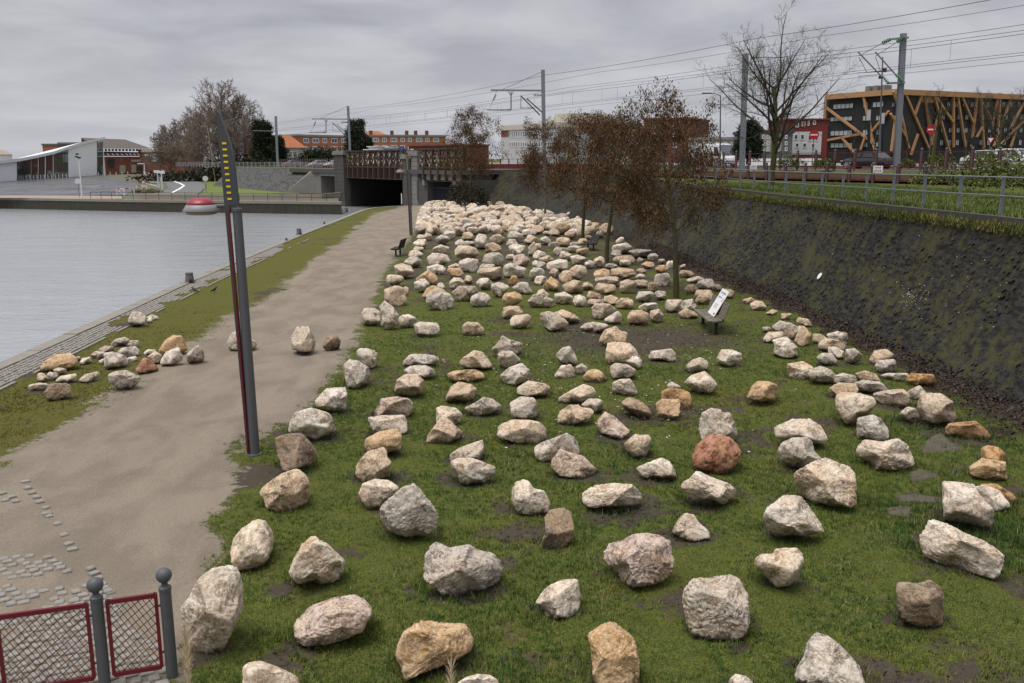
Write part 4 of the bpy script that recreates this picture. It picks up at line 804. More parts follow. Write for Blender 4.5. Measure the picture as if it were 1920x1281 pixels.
_ICO = {}
def ico(k):
    if k not in _ICO:
        bm = bmesh.new(); bmesh.ops.create_icosphere(bm, subdivisions=k, radius=1.0)
        _ICO[k] = (np.array([v.co[:] for v in bm.verts]), np.array([[v.index for v in f.verts] for f in bm.faces])); bm.free()
    return _ICO[k]
def rock_shape(D, rs, rough=1.0):
    """broken block: a hull of fracture planes, worn edges and pitted faces, over unit directions D"""
    N = rs.normal(size=(rs.integers(8, 14), 3)); N /= np.linalg.norm(N, axis=1)[:, None]; h = rs.uniform(.52, .95, len(N))
    dn = D @ N.T; r = np.where(dn > .05, h / np.maximum(dn, .05), 9.0); r = np.minimum(r, 1.35)
    k = 70.0; rr = -np.log(np.exp(-k * r).sum(1) + math.exp(-k * 1.25)) / k; rr = np.maximum(rr, .3)
    P = D * rr[:, None]; o = rs.uniform(0, 90, 3)
    f1 = fbm(P * 2.2 + o, 1, 3) - .5; f2 = fbm(P * 6.0 + o, 5, 3) - .5; f3 = fbm(P * 15 + o, 9, 2) - .5
    ridge = np.abs(fbm(P * 3.0 + o + 7, 3, 3) - .5)
    step = fbm(P * np.array([1.6, 1.6, 5.0]) + o, 13, 2) - .5
    return P * (1 + rough * ((.05 * f1 + .065 * f2 + .075 * f3 + .08 * step) - .05 * np.clip(.06 - ridge, 0, 1) / .06))[:, None]
def make_rock(s, idx):
    rs = np.random.default_rng(1000 + idx); poly = s['poly']; x0, y0, x1, y1 = s['box']; size = max(x1 - x0, y1 - y0)
    lv = 6 if size > 105 else 5 if size > 46 else 4 if size > 20 else 3
    D, T = ico(lv); A = rs.normal(size=(3, 3)); Qm, _ = np.linalg.qr(A); P = rock_shape(D @ Qm.T, rs) @ Qm.T
    c = poly.mean(0) * .5 + np.array(s['c']) * .5
    d = ray(*c); dn = d / np.linalg.norm(d); eu = np.cross(dn, (0, 0, 1)); eu /= np.linalg.norm(eu); ev = np.cross(eu, dn)
    # outline radius by angle, seen from the survey point
    th = np.arctan2(P[:, 1], P[:, 0]); rad = np.hypot(P[:, 0], P[:, 1]); nb = 72 if lv > 4 else 36 if lv == 4 else 18
    b = ((th + math.pi) / (2 * math.pi) * nb).astype(int) % nb; Sil = np.zeros(nb); np.maximum.at(Sil, b, rad)
    z = Sil == 0
    if z.any(): Sil[z] = np.interp(np.flatnonzero(z), np.flatnonzero(~z), Sil[~z], period=nb)
    Sil = np.maximum(Sil, .25); a = (np.arange(nb) + .5) / nb * 2 * math.pi - math.pi
    Q = (poly - c) * (1, -1); R = np.full(nb, 1e-3)
    for i in range(len(Q)):
        p, e = Q[i], Q[(i + 1) % len(Q)] - Q[i]
        den = np.cos(a) * e[1] - np.sin(a) * e[0]; den = np.where(np.abs(den) < 1e-9, 1e-9, den)
        u = (p[0] * e[1] - p[1] * e[0]) / den; w = (p[0] * np.sin(a) - p[1] * np.cos(a)) / den
        hit = (u > 0) & (w >= -1e-6) & (w <= 1 + 1e-6); R = np.where(hit, np.maximum(R, u), R)
    R = (R + .12 * (np.roll(R, 1) + np.roll(R, -1))) / 1.24
    kf = np.interp(th, a, R / Sil, period=2 * math.pi); mean = math.sqrt(max(1.0, s['area'])) * .5
    wsc = np.clip(mean, .62 * (x1 - x0) / 2, 1.05 * (x1 - x0) / 2) * rs.uniform(.85, 1.08)
    cen = rad / np.interp(th, a, Sil, period=2 * math.pi)
    kf2 = kf * sst(0, .5, cen) + (mean / .9) * (1 - sst(0, .5, cen))
    U = P[:, 0] * kf2; Vv = P[:, 1] * kf2; Wd = P[:, 2] * wsc
    Tm = (np.outer(U, eu) + np.outer(Vv, ev) - np.outer(Wd, dn)) / FPX * (d @ _W) / np.linalg.norm(d) * np.linalg.norm(d) 
    dist_scale = np.linalg.norm(d)
    zmin = np.partition(Tm[:, 2], 6)[6]; sink = .02 + .03 * size / FPX * 20
    k = (CAM_H + min(sink, .06)) / (-(d[2] + zmin)); V = CAM + d * k + Tm * k
    return V, T, rs
LAND = [('the far lamp post', (770, 440)), ('the small dark bench by the path', (745, 478)), ('the placard bench', (1340, 600)), ('the bench buried among boulders', (1112, 465)),
        ('the leftmost brown tree trunk', (880, 392)), ('the pale tree trunk', (1022, 414)), ('the third brown tree trunk', (1092, 446)), ('the fourth brown tree trunk', (1137, 490)), ('the nearest brown tree trunk', (1268, 556)),
        ('the large ochre boulder by the quay', (110, 690)), ('the rust red boulder', (1343, 885)), ('the orange block boulder below the embankment', (1727, 712))]
ORD = ['nearest', 'second nearest', 'third nearest', 'fourth nearest', 'fifth nearest', 'sixth nearest', 'seventh nearest', 'eighth nearest', 'ninth nearest', 'tenth nearest', 'eleventh nearest', 'twelfth nearest']
def name_stones(lst):
    """say which stone it is by colour and by the landmark it lies closest to"""
    grp = {}
    for s in lst:
        c = s['c']; L = min(LAND, key=lambda l: math.hypot(l[1][0] - c[0], 1.6 * (l[1][1] - c[1]))); dx, dy = c[0] - L[1][0], 1.6 * (c[1] - L[1][1])
        side = ('right of' if dx > 0 else 'left of') if abs(dx) > abs(dy) else ('in front of' if dy > 0 else 'behind')
        grp.setdefault((L[0], side, s['col']), []).append((math.hypot(dx, dy), s))
    for (l, side, co), g in grp.items():
        g.sort(key=lambda e: e[0])
        for i, (_, s) in enumerate(g):
            s['label'] = f'{WORD[co]} boulder ' + (f'{ORD[min(i, 11)]} ' if len(g) > 1 else '') + f'{side} {l}'
rank = sorted(range(len(STONES)), key=lambda i: -STONES[i]['area'] * (3 if STONES[i]['hand'] else 1)); one = set(rank[:300])
name_stones([s for i, s in enumerate(STONES) if i in one and s['label'] is None])
pile = []
for i, s in enumerate(STONES):
    V, T, rs = make_rock(s, i); base = np.array(TINT[s['col']]); base = base * rs.uniform(.88, 1.1) * (1 + rs.uniform(-.012, .012, 3))
    st = STAIN[s['col']] * rs.uniform(.6, 1.2); dark = 1.0 if s['col'] == 's' else (.45 if rs.uniform() < .3 else 0.0); sd3 = rs.uniform(0, 1, 3); pu = dict(O=1.0, r=1.0, b=.9, o=.45, t=.25).get(s['col'], 0.0)
    if i in one:
        cen = np.array([V[:, 0].mean(), V[:, 1].mean(), 0.0])
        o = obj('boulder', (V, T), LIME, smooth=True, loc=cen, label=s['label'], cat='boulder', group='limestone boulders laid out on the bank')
        n = len(V); colattr(o.data, 'tint', np.tile([*base, min(1, st)], (n, 1)))
        a_ = o.data.attributes.new('seed', 'FLOAT_VECTOR', 'POINT'); a_.data.foreach_set('vector', np.tile(sd3, (n, 1)).astype(np.float32).ravel())
        a_ = o.data.attributes.new('dark', 'FLOAT', 'POINT'); a_.data.foreach_set('value', np.full(n, dark, np.float32)); a_ = o.data.attributes.new('pure', 'FLOAT', 'POINT'); a_.data.foreach_set('value', np.full(n, pu, np.float32))
    else: pile.append((V, T, base, st, dark, sd3))
if pile:
    off = np.cumsum([0] + [len(q[0]) for q in pile]); V = np.vstack([q[0] for q in pile]); T = np.vstack([q[1] + o_ for q, o_ in zip(pile, off)])
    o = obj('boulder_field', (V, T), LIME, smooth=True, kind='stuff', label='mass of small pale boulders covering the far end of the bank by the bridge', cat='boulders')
    cnt = [len(q[0]) for q in pile]
    colattr(o.data, 'tint', np.repeat(np.array([[*q[2], min(1, q[3])] for q in pile]), cnt, 0))
    a_ = o.data.attributes.new('seed', 'FLOAT_VECTOR', 'POINT'); a_.data.foreach_set('vector', np.repeat(np.array([q[5] for q in pile]), cnt, 0).astype(np.float32).ravel())
    a_ = o.data.attributes.new('dark', 'FLOAT', 'POINT'); a_.data.foreach_set('value', np.repeat(np.array([q[4] for q in pile]), cnt).astype(np.float32))

# ------------------------------------------------------------------ grass, chippings, dead leaves
t = NT('grass_blades'); a = t.attr('tint'); GRASS = t.done(a.outputs['Color'], .75, None, 0, .2)
def blades(n, box, dens, hgt, wid, seed, cols, fan=.5, upright=.8):
    rs = np.random.default_rng(seed); X = rs.uniform(box[0], box[1], n); Y = box[2] + (box[3] - box[2]) * rs.uniform(0, 1, n) ** 1.35
    k0 = rs.uniform(0, 1, n) < 1 - .9 * sst(box[2] + .3 * (box[3] - box[2]), box[3], Y); X, Y = X[k0], Y[k0]
    pr = proj(np.stack([X, Y, 0 * X], 1)); k = (pr[:, 0] > -40) & (pr[:, 0] < 1960) & (pr[:, 1] < 1330); X, Y = X[k], Y[k]
    d = dens(X, Y); k = rs.uniform(0, 1, len(X)) < d; return X[k], Y[k], rs
def grass_mesh(name, X, Y, Z, rs, per, hgt, wid, cols, label):
    n = len(X); idx = np.repeat(np.arange(n), per); m = len(idx); ang = rs.uniform(0, 2 * math.pi, m); lean = rs.uniform(.15, 1.0, m)
    clump = fb2(X, Y, 1.1, 88)[idx]
    h = hgt * rs.uniform(.5, 1.25, m) * (.55 + .9 * clump); bx = X[idx] + rs.normal(0, .022, m); by = Y[idx] + rs.normal(0, .022, m); w = wid * rs.uniform(.6, 1.3, m)
    pa = ang + math.pi / 2; tip = np.stack([bx + np.cos(ang) * h * lean, by + np.sin(ang) * h * lean, Z[idx] + h], 1)
    b0 = np.stack([bx - np.cos(pa) * w, by - np.sin(pa) * w, Z[idx] - .01], 1); b1 = np.stack([bx + np.cos(pa) * w, by + np.sin(pa) * w, Z[idx] - .01], 1)
    V = np.stack([b0, b1, tip], 1).reshape(-1, 3); T = np.arange(m * 3).reshape(-1, 3)
    yel = np.clip(fb2(X, Y, .45, 3) * 1.5 - .45 + (fb2(X, Y, 2.6, 17) - .5) * 1.3 + rs.normal(0, .15, n), 0, 1)[idx, None]; dry = (rs.uniform(0, 1, m) < .05 + .25 * sst(.5, .75, fb2(X, Y, 1.7, 29))[idx])[:, None]
    yel = np.clip(yel, 0, 1)
    c = np.array(cols[0]) * (1 - yel) + np.array(cols[1]) * yel; c = np.where(dry, np.array(cols[2]), c) * rs.uniform(.5, 1.45, (m, 1)) * (.6 + .8 * fb2(X, Y, 3.5, 53)[idx, None])
    o = obj(name, (V, T), GRASS, kind='stuff', label=label, cat='grass'); colattr(o.data, 'tint', np.repeat(np.hstack([c, np.ones((m, 1))]), 3, 0)); return o
GC = [(.052, .106, .021), (.155, .176, .034), (.27, .22, .11)]
def lawn_d(X, Y):
    pa, so, mo, li = masks(X, Y); return np.clip((1 - pa * 1.3) * (1 - so * 1.12) * (1 - .8 * li), 0, 1) * (XB(Y) - .1 > X)
X, Y, rs = blades(150000, (-6, 10.8, 8.3, 40), lawn_d, .05, .004, 1, GC)
grass_mesh('lawn_grass', X, Y, 0 * X - .015, rs, 8, .052, .0044, GC, 'short patchy green grass of the lawn between the boulders')
def verge_d(X, Y):
    pa, so, mo, li = masks(X, Y); return np.clip((1 - pa * 1.2) * (1 - so * .9), 0, 1) * (X > XQ(Y) + 1.6) * .8
X, Y, rs = blades(26000, (-14, -8, 15, 36), verge_d, .03, .004, 2, GC)
grass_mesh('mossy_grass', X, Y, 0 * X - .015, rs, 5, .040, .005, [(.065, .066, .014), (.125, .108, .024), (.19, .155, .08)], 'mossy short grass between the quay cobbles and the gravel')
# longer grass left standing round the stones
RX = []; RY = []; rs = np.random.default_rng(17)
for s_ in STONES:
    if s_['g'][1] < 24 and s_['g'][0] > pl(s_['g'][1], XRP) + .2:
        k = int(90 * s_['r'] / .4); a_ = rs.uniform(0, 6.28, k); rr_ = s_['r'] * rs.uniform(.78, 1.12, k); RX.append(s_['g'][0] + np.cos(a_) * rr_); RY.append(s_['g'][1] + .12 * s_['r'] + np.sin(a_) * rr_ * .85)
RX = np.concatenate(RX); RY = np.concatenate(RY)
grass_mesh('stone_foot_grass', RX, RY, 0 * RX - .015, rs, 5, .085, .0045, [(.040, .075, .014), (.115, .125, .025), (.22, .18, .09)], 'longer grass standing round the feet of the near boulders')
# taller weedy grass at the right, under the slope
def tall_d(X, Y): return sst(.42, .6, fb2(X, Y, .8, 14)) * sst(5.2, 7.6, X + (Y - 10) * .12) * (XB(Y) - .6 > X) * (Y < 20)
X, Y, rs = blades(11000, (4.5, 11, 8.3, 20), tall_d, .12, .005, 3, GC)
grass_mesh('tall_grass', X, Y, 0 * X - .015, rs, 8, .13, .005, [(.040, .085, .016), (.10, .13, .028), (.22, .19, .10)], 'taller tufted grass at the foot of the embankment on the right')
# upper bank grass behind the railing
n = 26000; rs = np.random.default_rng(8); Y = rs.uniform(22, 60, n); xt = np.interp(Y, [p_[0] for p_ in TOPL], [p_[1] for p_ in TOPL]); X = xt + .35 + rs.uniform(0, 1, n) ** 1.2 * 9; Zt = 3.95 + 0 * X
grass_mesh('bank_top_grass', X, Y, Zt, rs, 3, .13, .012, [(.06, .10, .02), (.14, .16, .04), (.22, .19, .10)], 'rough grass strip between the grey railing and the red fence')
# fringe hanging over the crest kerb
n = 5000; Y = rs.uniform(16, 60, n); xt = np.interp(Y, [p_[0] for p_ in TOPL], [p_[1] for p_ in TOPL]); zt = np.interp(Y, [p_[0] for p_ in TOPL], [p_[2] for p_ in TOPL])
grass_mesh('crest_grass', xt - .08 - rs.uniform(0, .25, n), Y, zt - .15 - rs.uniform(0, .25, n), rs, 4, .14, .010, [(.08, .095, .02), (.16, .15, .035), (.22, .19, .10)], 'yellowish grass fringe along the top of the embankment')
# dead leaves and chippings
def flakes(name, X, Y, Z, size, cols, rs, label, cat, mat, flat=.5):
    m = len(X); s = size * rs.uniform(.5, 1.4, m); a = rs.uniform(0, 6.28, m); n = rs.normal(0, flat, (m, 2)); V = []
    e1 = np.stack([np.cos(a), np.sin(a), n[:, 0]], 1); e2 = np.stack([-np.sin(a), np.cos(a), n[:, 1]], 1); c = np.stack([X, Y, Z], 1)
    V = np.stack([c - e1 * s[:, None], c - e2 * s[:, None] * .55, c + e1 * s[:, None], c + e2 * s[:, None] * .55], 1).reshape(-1, 3)
    o = obj(name, (V, np.arange(m * 4).reshape(-1, 4)), mat, kind='stuff', label=label, cat=cat)
    k = rs.uniform(0, 1, (m, 1)); cc = (np.array(cols[0]) * (1 - k) + np.array(cols[1]) * k) * rs.uniform(.6, 1.3, (m, 1)); colattr(o.data, 'tint', np.repeat(np.hstack([cc, np.ones((m, 1))]), 4, 0)); return o
rs = np.random.default_rng(21); n = 22000; Y = rs.uniform(12, 60, n); X = XB(Y) + .35 - np.abs(rs.normal(0, .75, n)); k = rs.uniform(0, 1, n) < masks(X, Y)[3] + .05; X, Y = X[k], Y[k]
flakes('dead_leaves', X, Y, .015 + rs.uniform(0, .04, len(X)) + np.clip(X - XB(Y), 0, 1) * .9, .038, [(.020, .015, .012), (.075, .050, .036)], rs, 'dark fallen leaves heaped along the foot of the embankment', 'leaves', GRASS)
n = 380; px = rs.normal(1120, 170, n); py = rs.normal(700, 65, n); k = (py > 560) & (py < 900); G = np.array([gnd(a, b) for a, b in zip(px[k], py[k])])
def chips(name, G, rs, size, label):
    m = MB()
    for g in G:
        s = size * rs.uniform(.35, 1.3); P = rs.normal(0, 1, (6, 3)); base = [(1, 0, 0), (-1, 0, 0), (0, 1, 0), (0, -1, 0), (0, 0, .8), (0, 0, -.6)]
        m.add([(g[0] + (b[0] + .35 * q[0]) * s, g[1] + (b[1] + .35 * q[1]) * s, (b[2] + .3 * q[2]) * s * .7 + .004) for b, q in zip(base, P)], [(0, 2, 4), (2, 1, 4), (1, 3, 4), (3, 0, 4), (2, 0, 5), (1, 2, 5), (3, 1, 5), (0, 3, 5)])
    return obj(name, m, paint('stone_chip', (.56, .51, .45), .9, .3, 9), kind='stuff', label=label, cat='chippings')
SX = rs.uniform(-4, 10.5, 26000); SY = 8.5 + 27 * rs.uniform(0, 1, 26000) ** 1.2; km = rs.uniform(0, 1, 26000) < masks(SX, SY)[1] * 1.1 * (1 - masks(SX, SY)[0]); SX, SY = SX[km], SY[km]
def clods(name, X, Y, rs, size, label):
    n = len(X); base = np.array([(1, 0, 0), (-.5, .87, 0), (-.5, -.87, 0), (0, 0, .75)]); sz = size * rs.uniform(.3, 1.2, (n, 1, 1)); V = (base[None] + rs.normal(0, .3, (n, 4, 3))) * sz + np.stack([X, Y, 0 * X - .012], 1)[:, None]
    T = (np.arange(n) * 4)[:, None, None] + np.array([(0, 1, 3), (1, 2, 3), (2, 0, 3)])[None]
    return obj(name, (V.reshape(-1, 3), T.reshape(-1, 3)), paint('soil_clod', (.048, .037, .027), .95, .4, 6), kind='stuff', label=label, cat='soil')
clods('soil_clods', SX, SY, rs, .035, 'dark crumbs of turned earth in the bare patches of the lawn')
chips('limestone_chippings', G, rs, .021, 'scattered white limestone chippings on the muddy grass')
# bare flat rock showing through the grass on the right
SLAB = paint('bedrock', (.15, .125, .095), .9, .5, 4, bump=.06)
for lb, pts in (('bare flat rock slab in front of the orange wedge boulder', '935,430 960,400 1060,360 1095,400 1130,440 1240,480 1180,500 1050,515 890,515'), ('bare flat rock slab in the grass below the wide whitish boulder', '810,660 890,635 990,655 1055,690 960,715 830,730'),
                ('long bare flat rock slab left of the grooved boulder', '700,830 860,825 1060,850 1065,885 900,890 740,880'), ('lowest bare flat rock slab in the right lawn grass', '640,930 780,905 860,930 820,1000 660,975')):
    P = [gnd(float(w.split(',')[0]) / 3.99 + 1500, float(w.split(',')[1]) / 3.99 + 720) for w in pts.split()]
    m = MB(); c = np.mean(P, 0); n_ = len(P); ring = []
    for f, z in ((1.0, -.06), (.97, .0), (.8, .016)):
        for p_ in P:
            for e in (0, .5): pass
            ring.append(c + (p_ - c) * f * rs.uniform(.93, 1.05) + (0, 0, z + rs.uniform(-.006, .006)))
    m.add(ring + [c + (0, 0, .02)], [(i + r_ * n_, (i + 1) % n_ + r_ * n_, (i + 1) % n_ + (r_ + 1) * n_, i + (r_ + 1) * n_) for r_ in (0, 1) for i in range(n_)] + [(2 * n_ + i, 2 * n_ + (i + 1) % n_, 3 * n_) for i in range(n_)])
    obj('rock_slab', m, SLAB, label=lb, cat='rock')
# ------------------------------------------------------------------ lamp posts
DGREY = paint('dark_grey_enamel', (.060, .062, .068), .45, .12, 4); MGREY = paint('grey_enamel', (.095, .099, .106), .42, .14, 4)
MAROON = paint('maroon_paint', (.135, .010, .020), .45, .2, 5); YEL = paint('yellow_lens', (.80, .58, .01), .5, .05)
LRED = paint('red_lamp_cap', (.26, .014, .030), .4, .15, 6, spec=.5); LPALE = paint('pale_diffuser', (.30, .26, .20), .5, .12); SILV = paint('silver_skirt', (.22, .22, .225), .45, .1)
_b = gnd(476, 851); _Yl = _b[1]
def lp(x, y): return dep(x, y, _Yl) - _b
def zl(Z): return 330 + Z[0] / 5.13, 190 + Z[1] / 5.13
def lamp(base, label):
    T = thing('lamp_post', label, 'lamp post', base, 'lamp posts along the gravel path'); base = vec(base); dy = vec((0, 1, 0))
    def pp(x, y): return base + lp(x, y)
    m = MB(); m.tube([pp(478, 851), pp(444.5, 393)], [.10, .084], 16); obj('mast', m, MGREY, T, smooth=False)
    m = MB(); m.lathe([(.098, 0), (.098, .05), (.06, .06)], pp(444.5, 396), 16); obj('mast_collar', m, MGREY, T)
    a, b = pp(468, 851), pp(430.5, 393); m = MB(); m.bar(a - dy * .06, b - dy * .06, .03, .06, up=(0, 1, 0)); obj('red_stripe', m, MAROON, T)
    # tall plate that becomes the blade
    out = [(390, 90), (400, 92), (425, 118), (440, 165), (470, 245), (520, 385), (545, 480), (562, 570), (590, 850), (604, 1000), (520, 1000), (524, 1060), (512, 1070)]
    P = [pp(*zl(q)) for q in out] + [pp(471, 851), pp(464.5, 851)]
    m = MB(); m.ext([p - dy * .05 for p in P], dy * .1); bl = obj('blade', m, DGREY, T)
    for i in range(10):
        c = zl((472 + (524 - 472) * i / 9, 405 + (938 - 405) * i / 9)); p = pp(*c)
        m = MB(); m.box(p - dy * .052, (.077, .014, .034)); obj('signal_slot', m, YEL, bl)
    a = pp(*zl((480, 1005))); b = pp(*zl((395, 1008))); m = MB(); m.tube([a, b], .035, 10); obj('arm', m, MGREY, T)
    c = pp(*zl((245, 1060))); r = .335
    m = MB(); m.lathe([(r * .98, 0), (r * 1.0, .015), (r * .78, .125), (r * .70, .13)], c, 28, cap=False); h = obj('lamp_head', m, SILV, T, smooth=True)
    m = MB(); m.lathe([(r * .78, .122), (r * .72, .165), (r * .55, .215), (r * .3, .245), (.01, .252)], c, 28); obj('lamp_cap', m, LRED, h, smooth=True)
    m = MB(); m.lathe([(r * .85, 0), (r * .80, -.045), (r * .6, -.06), (.01, -.065)], c, 28); obj('diffuser', m, LPALE, h, smooth=True)
    m = MB(); m.lathe([(.16, -.05), (.16, .012), (.1, .02)], base + vec((-.0, 0, 0)), 14); obj('foot', m, MGREY, T)
    return T
lamp(_b, 'near grey lamp post with red lamp cap and yellow slotted blade')
lamp(gnd(771, 441), 'distant lamp post with yellow slotted blade beside the far boulders')

# ------------------------------------------------------------------ red mesh fence, bottom left
GPOST = paint('graphite_post', (.085, .088, .095), .5, .15, 6)
FR = thing('mesh_fence', 'red mesh fence with grey ball topped posts at the bottom left corner', 'fence', (-4.4, 9, 0))
FP = [gnd(307, 1078, 1.2)[:2], gnd(178, 1096, 1.2)[:2], gnd(-32, 1124, 1.2)[:2], gnd(-270, 1158, 1.2)[:2]]
for q in FP:
    m = MB(); m.lathe([(.062, -.1), (.062, 1.02), (.068, 1.025), (.068, 1.06), (.045, 1.075), (.034, 1.09), (.034, 1.115)], (*q, 0), 18); po = obj('post', m, GPOST, FR, smooth=False)
    m = MB(); m.lathe([(.012, -.085)] + [(.085 * math.sin(a), -.085 * math.cos(a)) for a in np.linspace(.2, math.pi - .05, 12)], (*q, 1.195), 20); obj('ball', m, GPOST, po, smooth=True)
WIRE = paint('maroon_wire', (.075, .012, .016), .55, .2, 8)
for a, b in zip(FP[:-1], FP[1:]):
    d = b - a; L = np.linalg.norm(d); d /= L; p0, p1 = a + d * .10, b - d * .10; z0, z1 = .13, .98; m = MB()
    m.bar((*p0, z1), (*p1, z1), .035, .05); m.bar((*p0, z0), (*p1, z0), .035, .05); m.bar((*p0, z0), (*p0, z1 + .025), .045, .035, up=(*d, 0)); m.bar((*p1, z0), (*p1, z1 + .025), .045, .035, up=(*d, 0))
    fr = obj('panel_frame', m, MAROON, FR); m = MB(); W_ = np.linalg.norm(p1 - p0); Hh = z1 - z0; n = np.array([-d[1], d[0]])
    for sgn, tn, stp in ((1, math.tan(math.radians(62)), .055), (-1, math.tan(math.radians(38)), .13)):
        for s in np.arange(-3, 3, stp):
            xs = [s + (0 if sgn > 0 else Hh / tn), s + (Hh / tn if sgn > 0 else 0)]   # x at bottom, top
            xa, xb = xs; za, zb = z0, z1
            def clip(xa, za, xb, zb):
                if xa > xb: xa, za, xb, zb = xb, zb, xa, za
                if xb <= 0 or xa >= W_: return None
                if xa < 0: za += (zb - za) * (0 - xa) / (xb - xa); xa = 0
                if xb > W_: zb = za + (zb - za) * (W_ - xa) / (xb - xa); xb = W_
                return xa, za, xb, zb
            c = clip(xa, za, xb, zb)
            if c: off = n * (.006 if sgn > 0 else -.006); m.tube([(*(p0 + d * c[0] + off), c[1]), (*(p0 + d * c[2] + off), c[3])], .0036 if sgn > 0 else .0048, 4)
    obj('wire_mesh', m, WIRE, fr)
    for z in (.3, .85):
        m = MB(); m.bar((*(a + d * .05), z), (*(a + d * .11), z), .02, .02); obj('bracket', m, GPOST, fr)

# ------------------------------------------------------------------ grey railing on the crest
RAILM = paint('grey_railing', (.16, .175, .195), .5, .15, 5); RL = thing('railing', 'grey two rail railing along the top of the embankment', 'railing', (13, 30, 3.9))
def crest(y): x, z = topl(y); return vec((x + .5, y, z))
ry = np.arange(10.2, 66, 2.3)
for y in ry:
    p = crest(y); m = MB(); m.box(p + (0, 0, .48), (.085, .06, 1.2)); m.box(p + (0, 0, 1.09), (.07, .07, .03)); obj('post', m, RAILM, RL)
for a, b in zip(ry[:-1], ry[1:]):
    for z in (1.08, .56):
        m = MB(); m.tube([crest(a) + (-.05, 0, z), crest(b) + (-.05, 0, z)], .024 if z > 1 else .019, 7); obj('rail', m, RAILM, RL)

# ------------------------------------------------------------------ benches, placard
WOODG = NT('weathered_wood'); t = WOODG; p = t.coord('Object'); n1 = t.noise(t.scale(p, (2, 30, 30)), 1, 4); n2 = t.noise(p, 3, 4)
WOODG = t.done(t.mix(t.ramp(n1, .35, .65), (.075, .065, .05), (.205, .185, .15)), .85, t.bump(n1, .01)); DKWOOD = paint('dark_bench', (.022, .021, .020), .7, .25, 6); IRON = paint('black_iron', (.014, .014, .015), .5, .2, 5)
def bench(label, c, ang, wood, L=1.9, seat=.43):
    T = thing('bench', label, 'bench', c); c = vec(c); ex = vec((math.cos(ang), math.sin(ang), 0)); ey = vec((-math.sin(ang), math.cos(ang), 0)); ez = vec((0, 0, 1))
    for k in range(4):
        m = MB(); m.obox(c + ey * (-.20 + k * .115) + ez * (seat + .012 * abs(k - 1.2)), ex * L / 2, ey * .050, ez * .02); obj('seat_slat', m, wood, T)
    bk = ey * .35 + ez * .94; bk /= np.linalg.norm(bk); bn = np.cross(ex, bk)
    for k in range(6):
        m = MB(); m.obox(c + ey * .24 + ez * (seat + .06) + bk * (.05 + k * .088), ex * L / 2, bk * .038, bn * .016); obj('back_slat', m, wood, T)
    for s in (-1, 1):
        q = c + ex * s * (L / 2 - .22); m = MB(); m.bar(q + ey * .05 - ez * .1, q + ey * .05 + ez * (seat - .03), .09, .12, up=(0, 1, 0)); m.bar(q - ey * .22 + ez * (seat - .035), q + ey * .24 + ez * (seat - .035), .06, .05)
        m.bar(q + ey * .25 + ez * (seat - .03), q + ey * .25 + ez * (seat + .04) + bk * .52, .05, .05, up=ey); obj('leg', m, IRON, T)
    return T
fl, frt = gnd(1299, 581, .43), gnd(1329, 605, .43); dv = frt - fl; angA = math.atan2(dv[1], dv[0])
cA = gnd(1332, 603, .43); exA = vec((math.cos(angA), math.sin(angA), 0)); eyA = vec((-math.sin(angA), math.cos(angA), 0))
LA = float(np.clip(np.linalg.norm(dv), 1.5, 2.4)); cA = (fl + frt) / 2 + eyA * .26; cA[2] = 0
bench('weathered wooden slat bench carrying a white placard, on bare mud', cA, angA, WOODG, LA)
bl, brr = fl + exA * LA * .34 + eyA * .34, fl + exA * LA * .72 + eyA * .34
bl[2] = brr[2] = .475
up = eyA * .50 + vec((0, 0, 1)) * .866; up /= np.linalg.norm(up)
tlx = bl + up * .95; nrm = np.cross(exA, up)
PL = thing('placard', 'tall white printed placard propped on the weathered bench', 'sign', (*bl[:2], bl[2])); m = MB(); m.ext([bl, brr, brr + up * .95, tlx], nrm * -.012 if nrm[1] < 0 else nrm * .012)
WPAN = paint('white_panel', (.72, .71, .71), .55, .04, 3); board = obj('board', m, WPAN, PL)
fn = nrm if nrm[1] < 0 else -nrm; INK = paint('grey_ink', (.16, .18, .21), .7, .1); INKR = paint('red_ink', (.5, .05, .06), .7, .1); wv = brr - bl
def mark(u0, u1, v0, v1, mat, nm):
    m = MB(); m.ext([bl + wv * u + up * v + fn * .004 for u, v in ((u0, v0), (u1, v0), (u1, v1), (u0, v1))], fn * .002); obj(nm, m, mat, board)
for v in (.83, .79):
    for u in np.arange(.14, .84, .12): mark(u, u + .085, v, v + .026, INK, 'lettering')
for v in (.66, .63):
    for u in np.arange(.12, .55, .1): mark(u, u + .07, v, v + .02, INK, 'lettering')
for v in (.40, .36, .31, .27):
    for u in np.arange(.24, .62, .09): mark(u, u + .065, v, v + .012, INK, 'lettering')
mark(.45, .5, .72, .75, INK, 'pictogram'); mark(.80, .90, .62, .67, INKR, 'pictogram'); mark(.78, .88, .55, .59, IRON, 'pictogram'); mark(.72, .88, .05, .12, INKR, 'emblem')
bench('wooden bench hemmed in by boulders near the fourth tree', gnd(1106, 468), angA + .15, DKWOOD, 1.9)
bench('small dark bench seen end on beside the gravel path', gnd(745, 479), math.radians(264), DKWOOD, 1.6)

